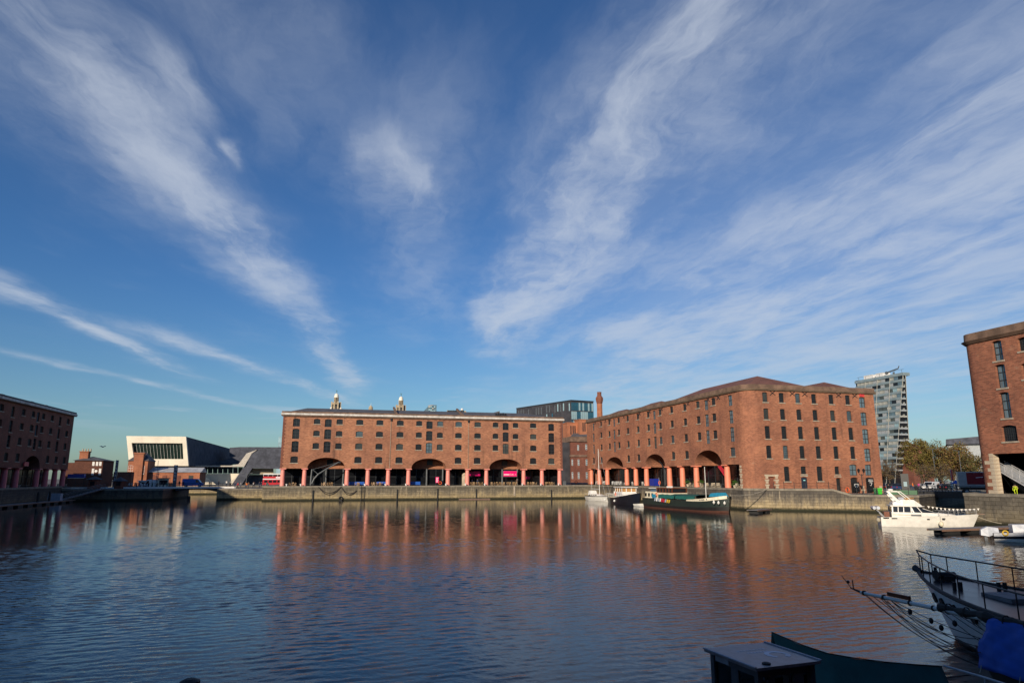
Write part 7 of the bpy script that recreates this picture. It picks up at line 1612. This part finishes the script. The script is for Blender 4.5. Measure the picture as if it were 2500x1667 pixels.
car('black parked car nearest the warehouse end', 2170, 190, R(10), 'car_black'); car('dark blue parked car left of the information pillar', 2196, 186, R(15), 'car_blue'); car('red tailed black car beside the dark blue one', 2184, 200, R(15), 'car_black')
car('silver parked car right of the person in pink', 2254, 196, R(-160), 'car_silver'); car('black car below the bare trees', 2312, 190, R(20), 'car_black'); car('silver car below the red banner', 2324, 204, R(20), 'car_silver')
p = atd(2273, 1186, 194); box_van('white_van', 'white van parked below the olive trees', (p.x, p.y, 2.955), R(200), 'car_white', 4.6, 1.95); p = atd(2300, 1186, 212); box_van('white_van', 'pale van behind the bare tree by the red banner', (p.x, p.y, 2.955), R(200), 'car_silver', 4.8, 2.0)
# lorry with red curtain side
p = atd(2372, 1186, 150); T = thing('curtain_lorry', 'lorry trailer with dark red side beside the curved warehouse', 'lorry', (p.x + 1.0, p.y - 1.2, 2.955), R(-42))
MB().box(-3.6, 5.0, -1.2, 1.2, 1.25, 3.9).build('box_body', 'car_silver', T); MB().box(-2.3, 5.0, -1.23, -1.2, 1.75, 3.8).build('side_curtain', 'lorry_red', T); MB().box(-3.65, 5.05, -1.25, 1.25, 3.9, 3.98).build('roof_edge', 'car_white', T)
lm = [(-.9 + i * .16, 2.85 + .12 * math.cos((i - 6.5) * .22)) for i in range(14) if i != 7]
for x, z in lm: MB().box(x, x + .11, -1.245, -1.23, z, z + .14).build('letter_mark', 'sign_text', T)
MB().box(-3.4, 5, -1.0, 1.0, .8, 1.25).build('chassis', 'black_iron', T); wheels(T, (-2.5, 2.2, 3.4), 1.05, .48, .3)
p = atd(2325, 1186, 165); T = thing('banner_pole', 'red banner on a white pole left of the lorry', 'banner', (p.x, p.y, 2.955), 0); MB().cyl((0, 0, 0), (0, 0, 4.6), .05, n=6).build('pole', 'white_paint', T); MB().box(-.12, .5, -.02, .02, 2.2, 4.5).build('cloth', 'banner_red', T)
p = atd(2335, 1186, 160); T = thing('parasol', 'blue parasol beside the lorry front', 'parasol', (p.x, p.y, 2.955)); MB().cyl((0, 0, 0), (0, 0, 2.4), .03, n=6).build('pole', 'white_paint', T); MB().lathe((0, 0, 0), [(1.0, 1.75), (.98, 1.8), (.05, 2.45)], 8).build('canopy', 'van_blue', T)
fence('dark railing along the passage behind the cruiser bow', lerp_path([(99, 98.6, 2.95), (124, 115.2, 2.95)], 3.0))
T = thing('lock_bridge', 'black footbridge over the shaded passage behind the cruiser', 'bridge', (111.5, 96.0, 0), R(-62)); MB().box(-11.5, 9.5, -1.6, 1.6, 2.98, 3.25).build('deck', 'black_iron', T)
MB().box(-11.5, 9.5, -1.65, -1.55, 2.3, 3.4).box(-11.5, 9.5, 1.55, 1.65, 2.3, 3.4).build('girder', 'black_iron', T)
for s_ in (-1, 1): railing(T, [(-11 + i * 2.2, s_ * 1.6, 3.4) for i in range(10)], 1.0, .04, 'black_iron')
# stair ramp inside the right arcade
T = thing('metal_ramp', 'grey metal stair ramp rising inside the dark arcade at far right', 'ramp', (0, 0, 0))
a, b = atx(2436, 1146, 83.3), atx(2530, 1200, 83.3); s_ = Vector((1.3, 0, 0))
MB().extr([a, b, b + s_, a + s_], (0, 0, -.18)).build('deck', 'steel', T)
for y_ in (0, 1.3):
    o_ = Vector((y_, 0, 0)); MB().tube([a + o_ + Vector((0, 0, 1.1)), b + o_ + Vector((0, 0, 1.1))], .04, 6).build('hand_rail', 'steel', T)
    for i in range(5):
        p, q = a.lerp(b, i / 5) + o_, a.lerp(b, (i + 1) / 5) + o_; MB().extr([p + Vector((0, -.05, .1)), q + Vector((0, .05, .1)), q + Vector((0, .05, .95)), p + Vector((0, -.05, .95))], (.02, 0, 0)).build('panel', 'car_silver', T)
    for i in range(6): p = a.lerp(b, i / 5) + o_; MB().cyl(p, p + Vector((0, 0, 1.1)), .03, n=5).build('post', 'steel', T)
tag(MB().box(-.1, .1, -.16, .1, 0, 3.9).box(-.5, .1, -.16, .05, 3.2, 3.3).build('quay_fender_post', 'black_iron', None, (80.85, 60.9, .2)), 'dark iron post on the brown dock wall at far right', 'post')
# gull
g = MB().tube([(-.25, 0, 0), (-.1, 0, .02), (.12, 0, .03), (.28, 0, .05)], [.02, .08, .07, .03], 6)
for s_ in (-1, 1): g.extr([(-.08, s_ * .05, .03), (.1, s_ * .05, .04), (.12, s_ * .4, .22), (-.02, s_ * .75, .12), (-.08, s_ * .4, .18)], (0, 0, .015))
o = tag(g.build('gull', 'grey_cloth', None, atd(251, 1091, 190), 1.0), 'small gull flying right of the left brick house', 'bird'); o.scale = (1.4, 1.4, 1.4)
p = atz(464, 1660, ZQ - 1.2); tag(MB().lathe((0, 0, 0), [(.14, -4), (.14, -.08), (.17, -.05), (.17, .04), (.08, .08)], 12).build('mooring_pile', 'rubber', None, (p.x, p.y, ZQ - 1.25)), 'black pile head at the very bottom edge', 'pile')
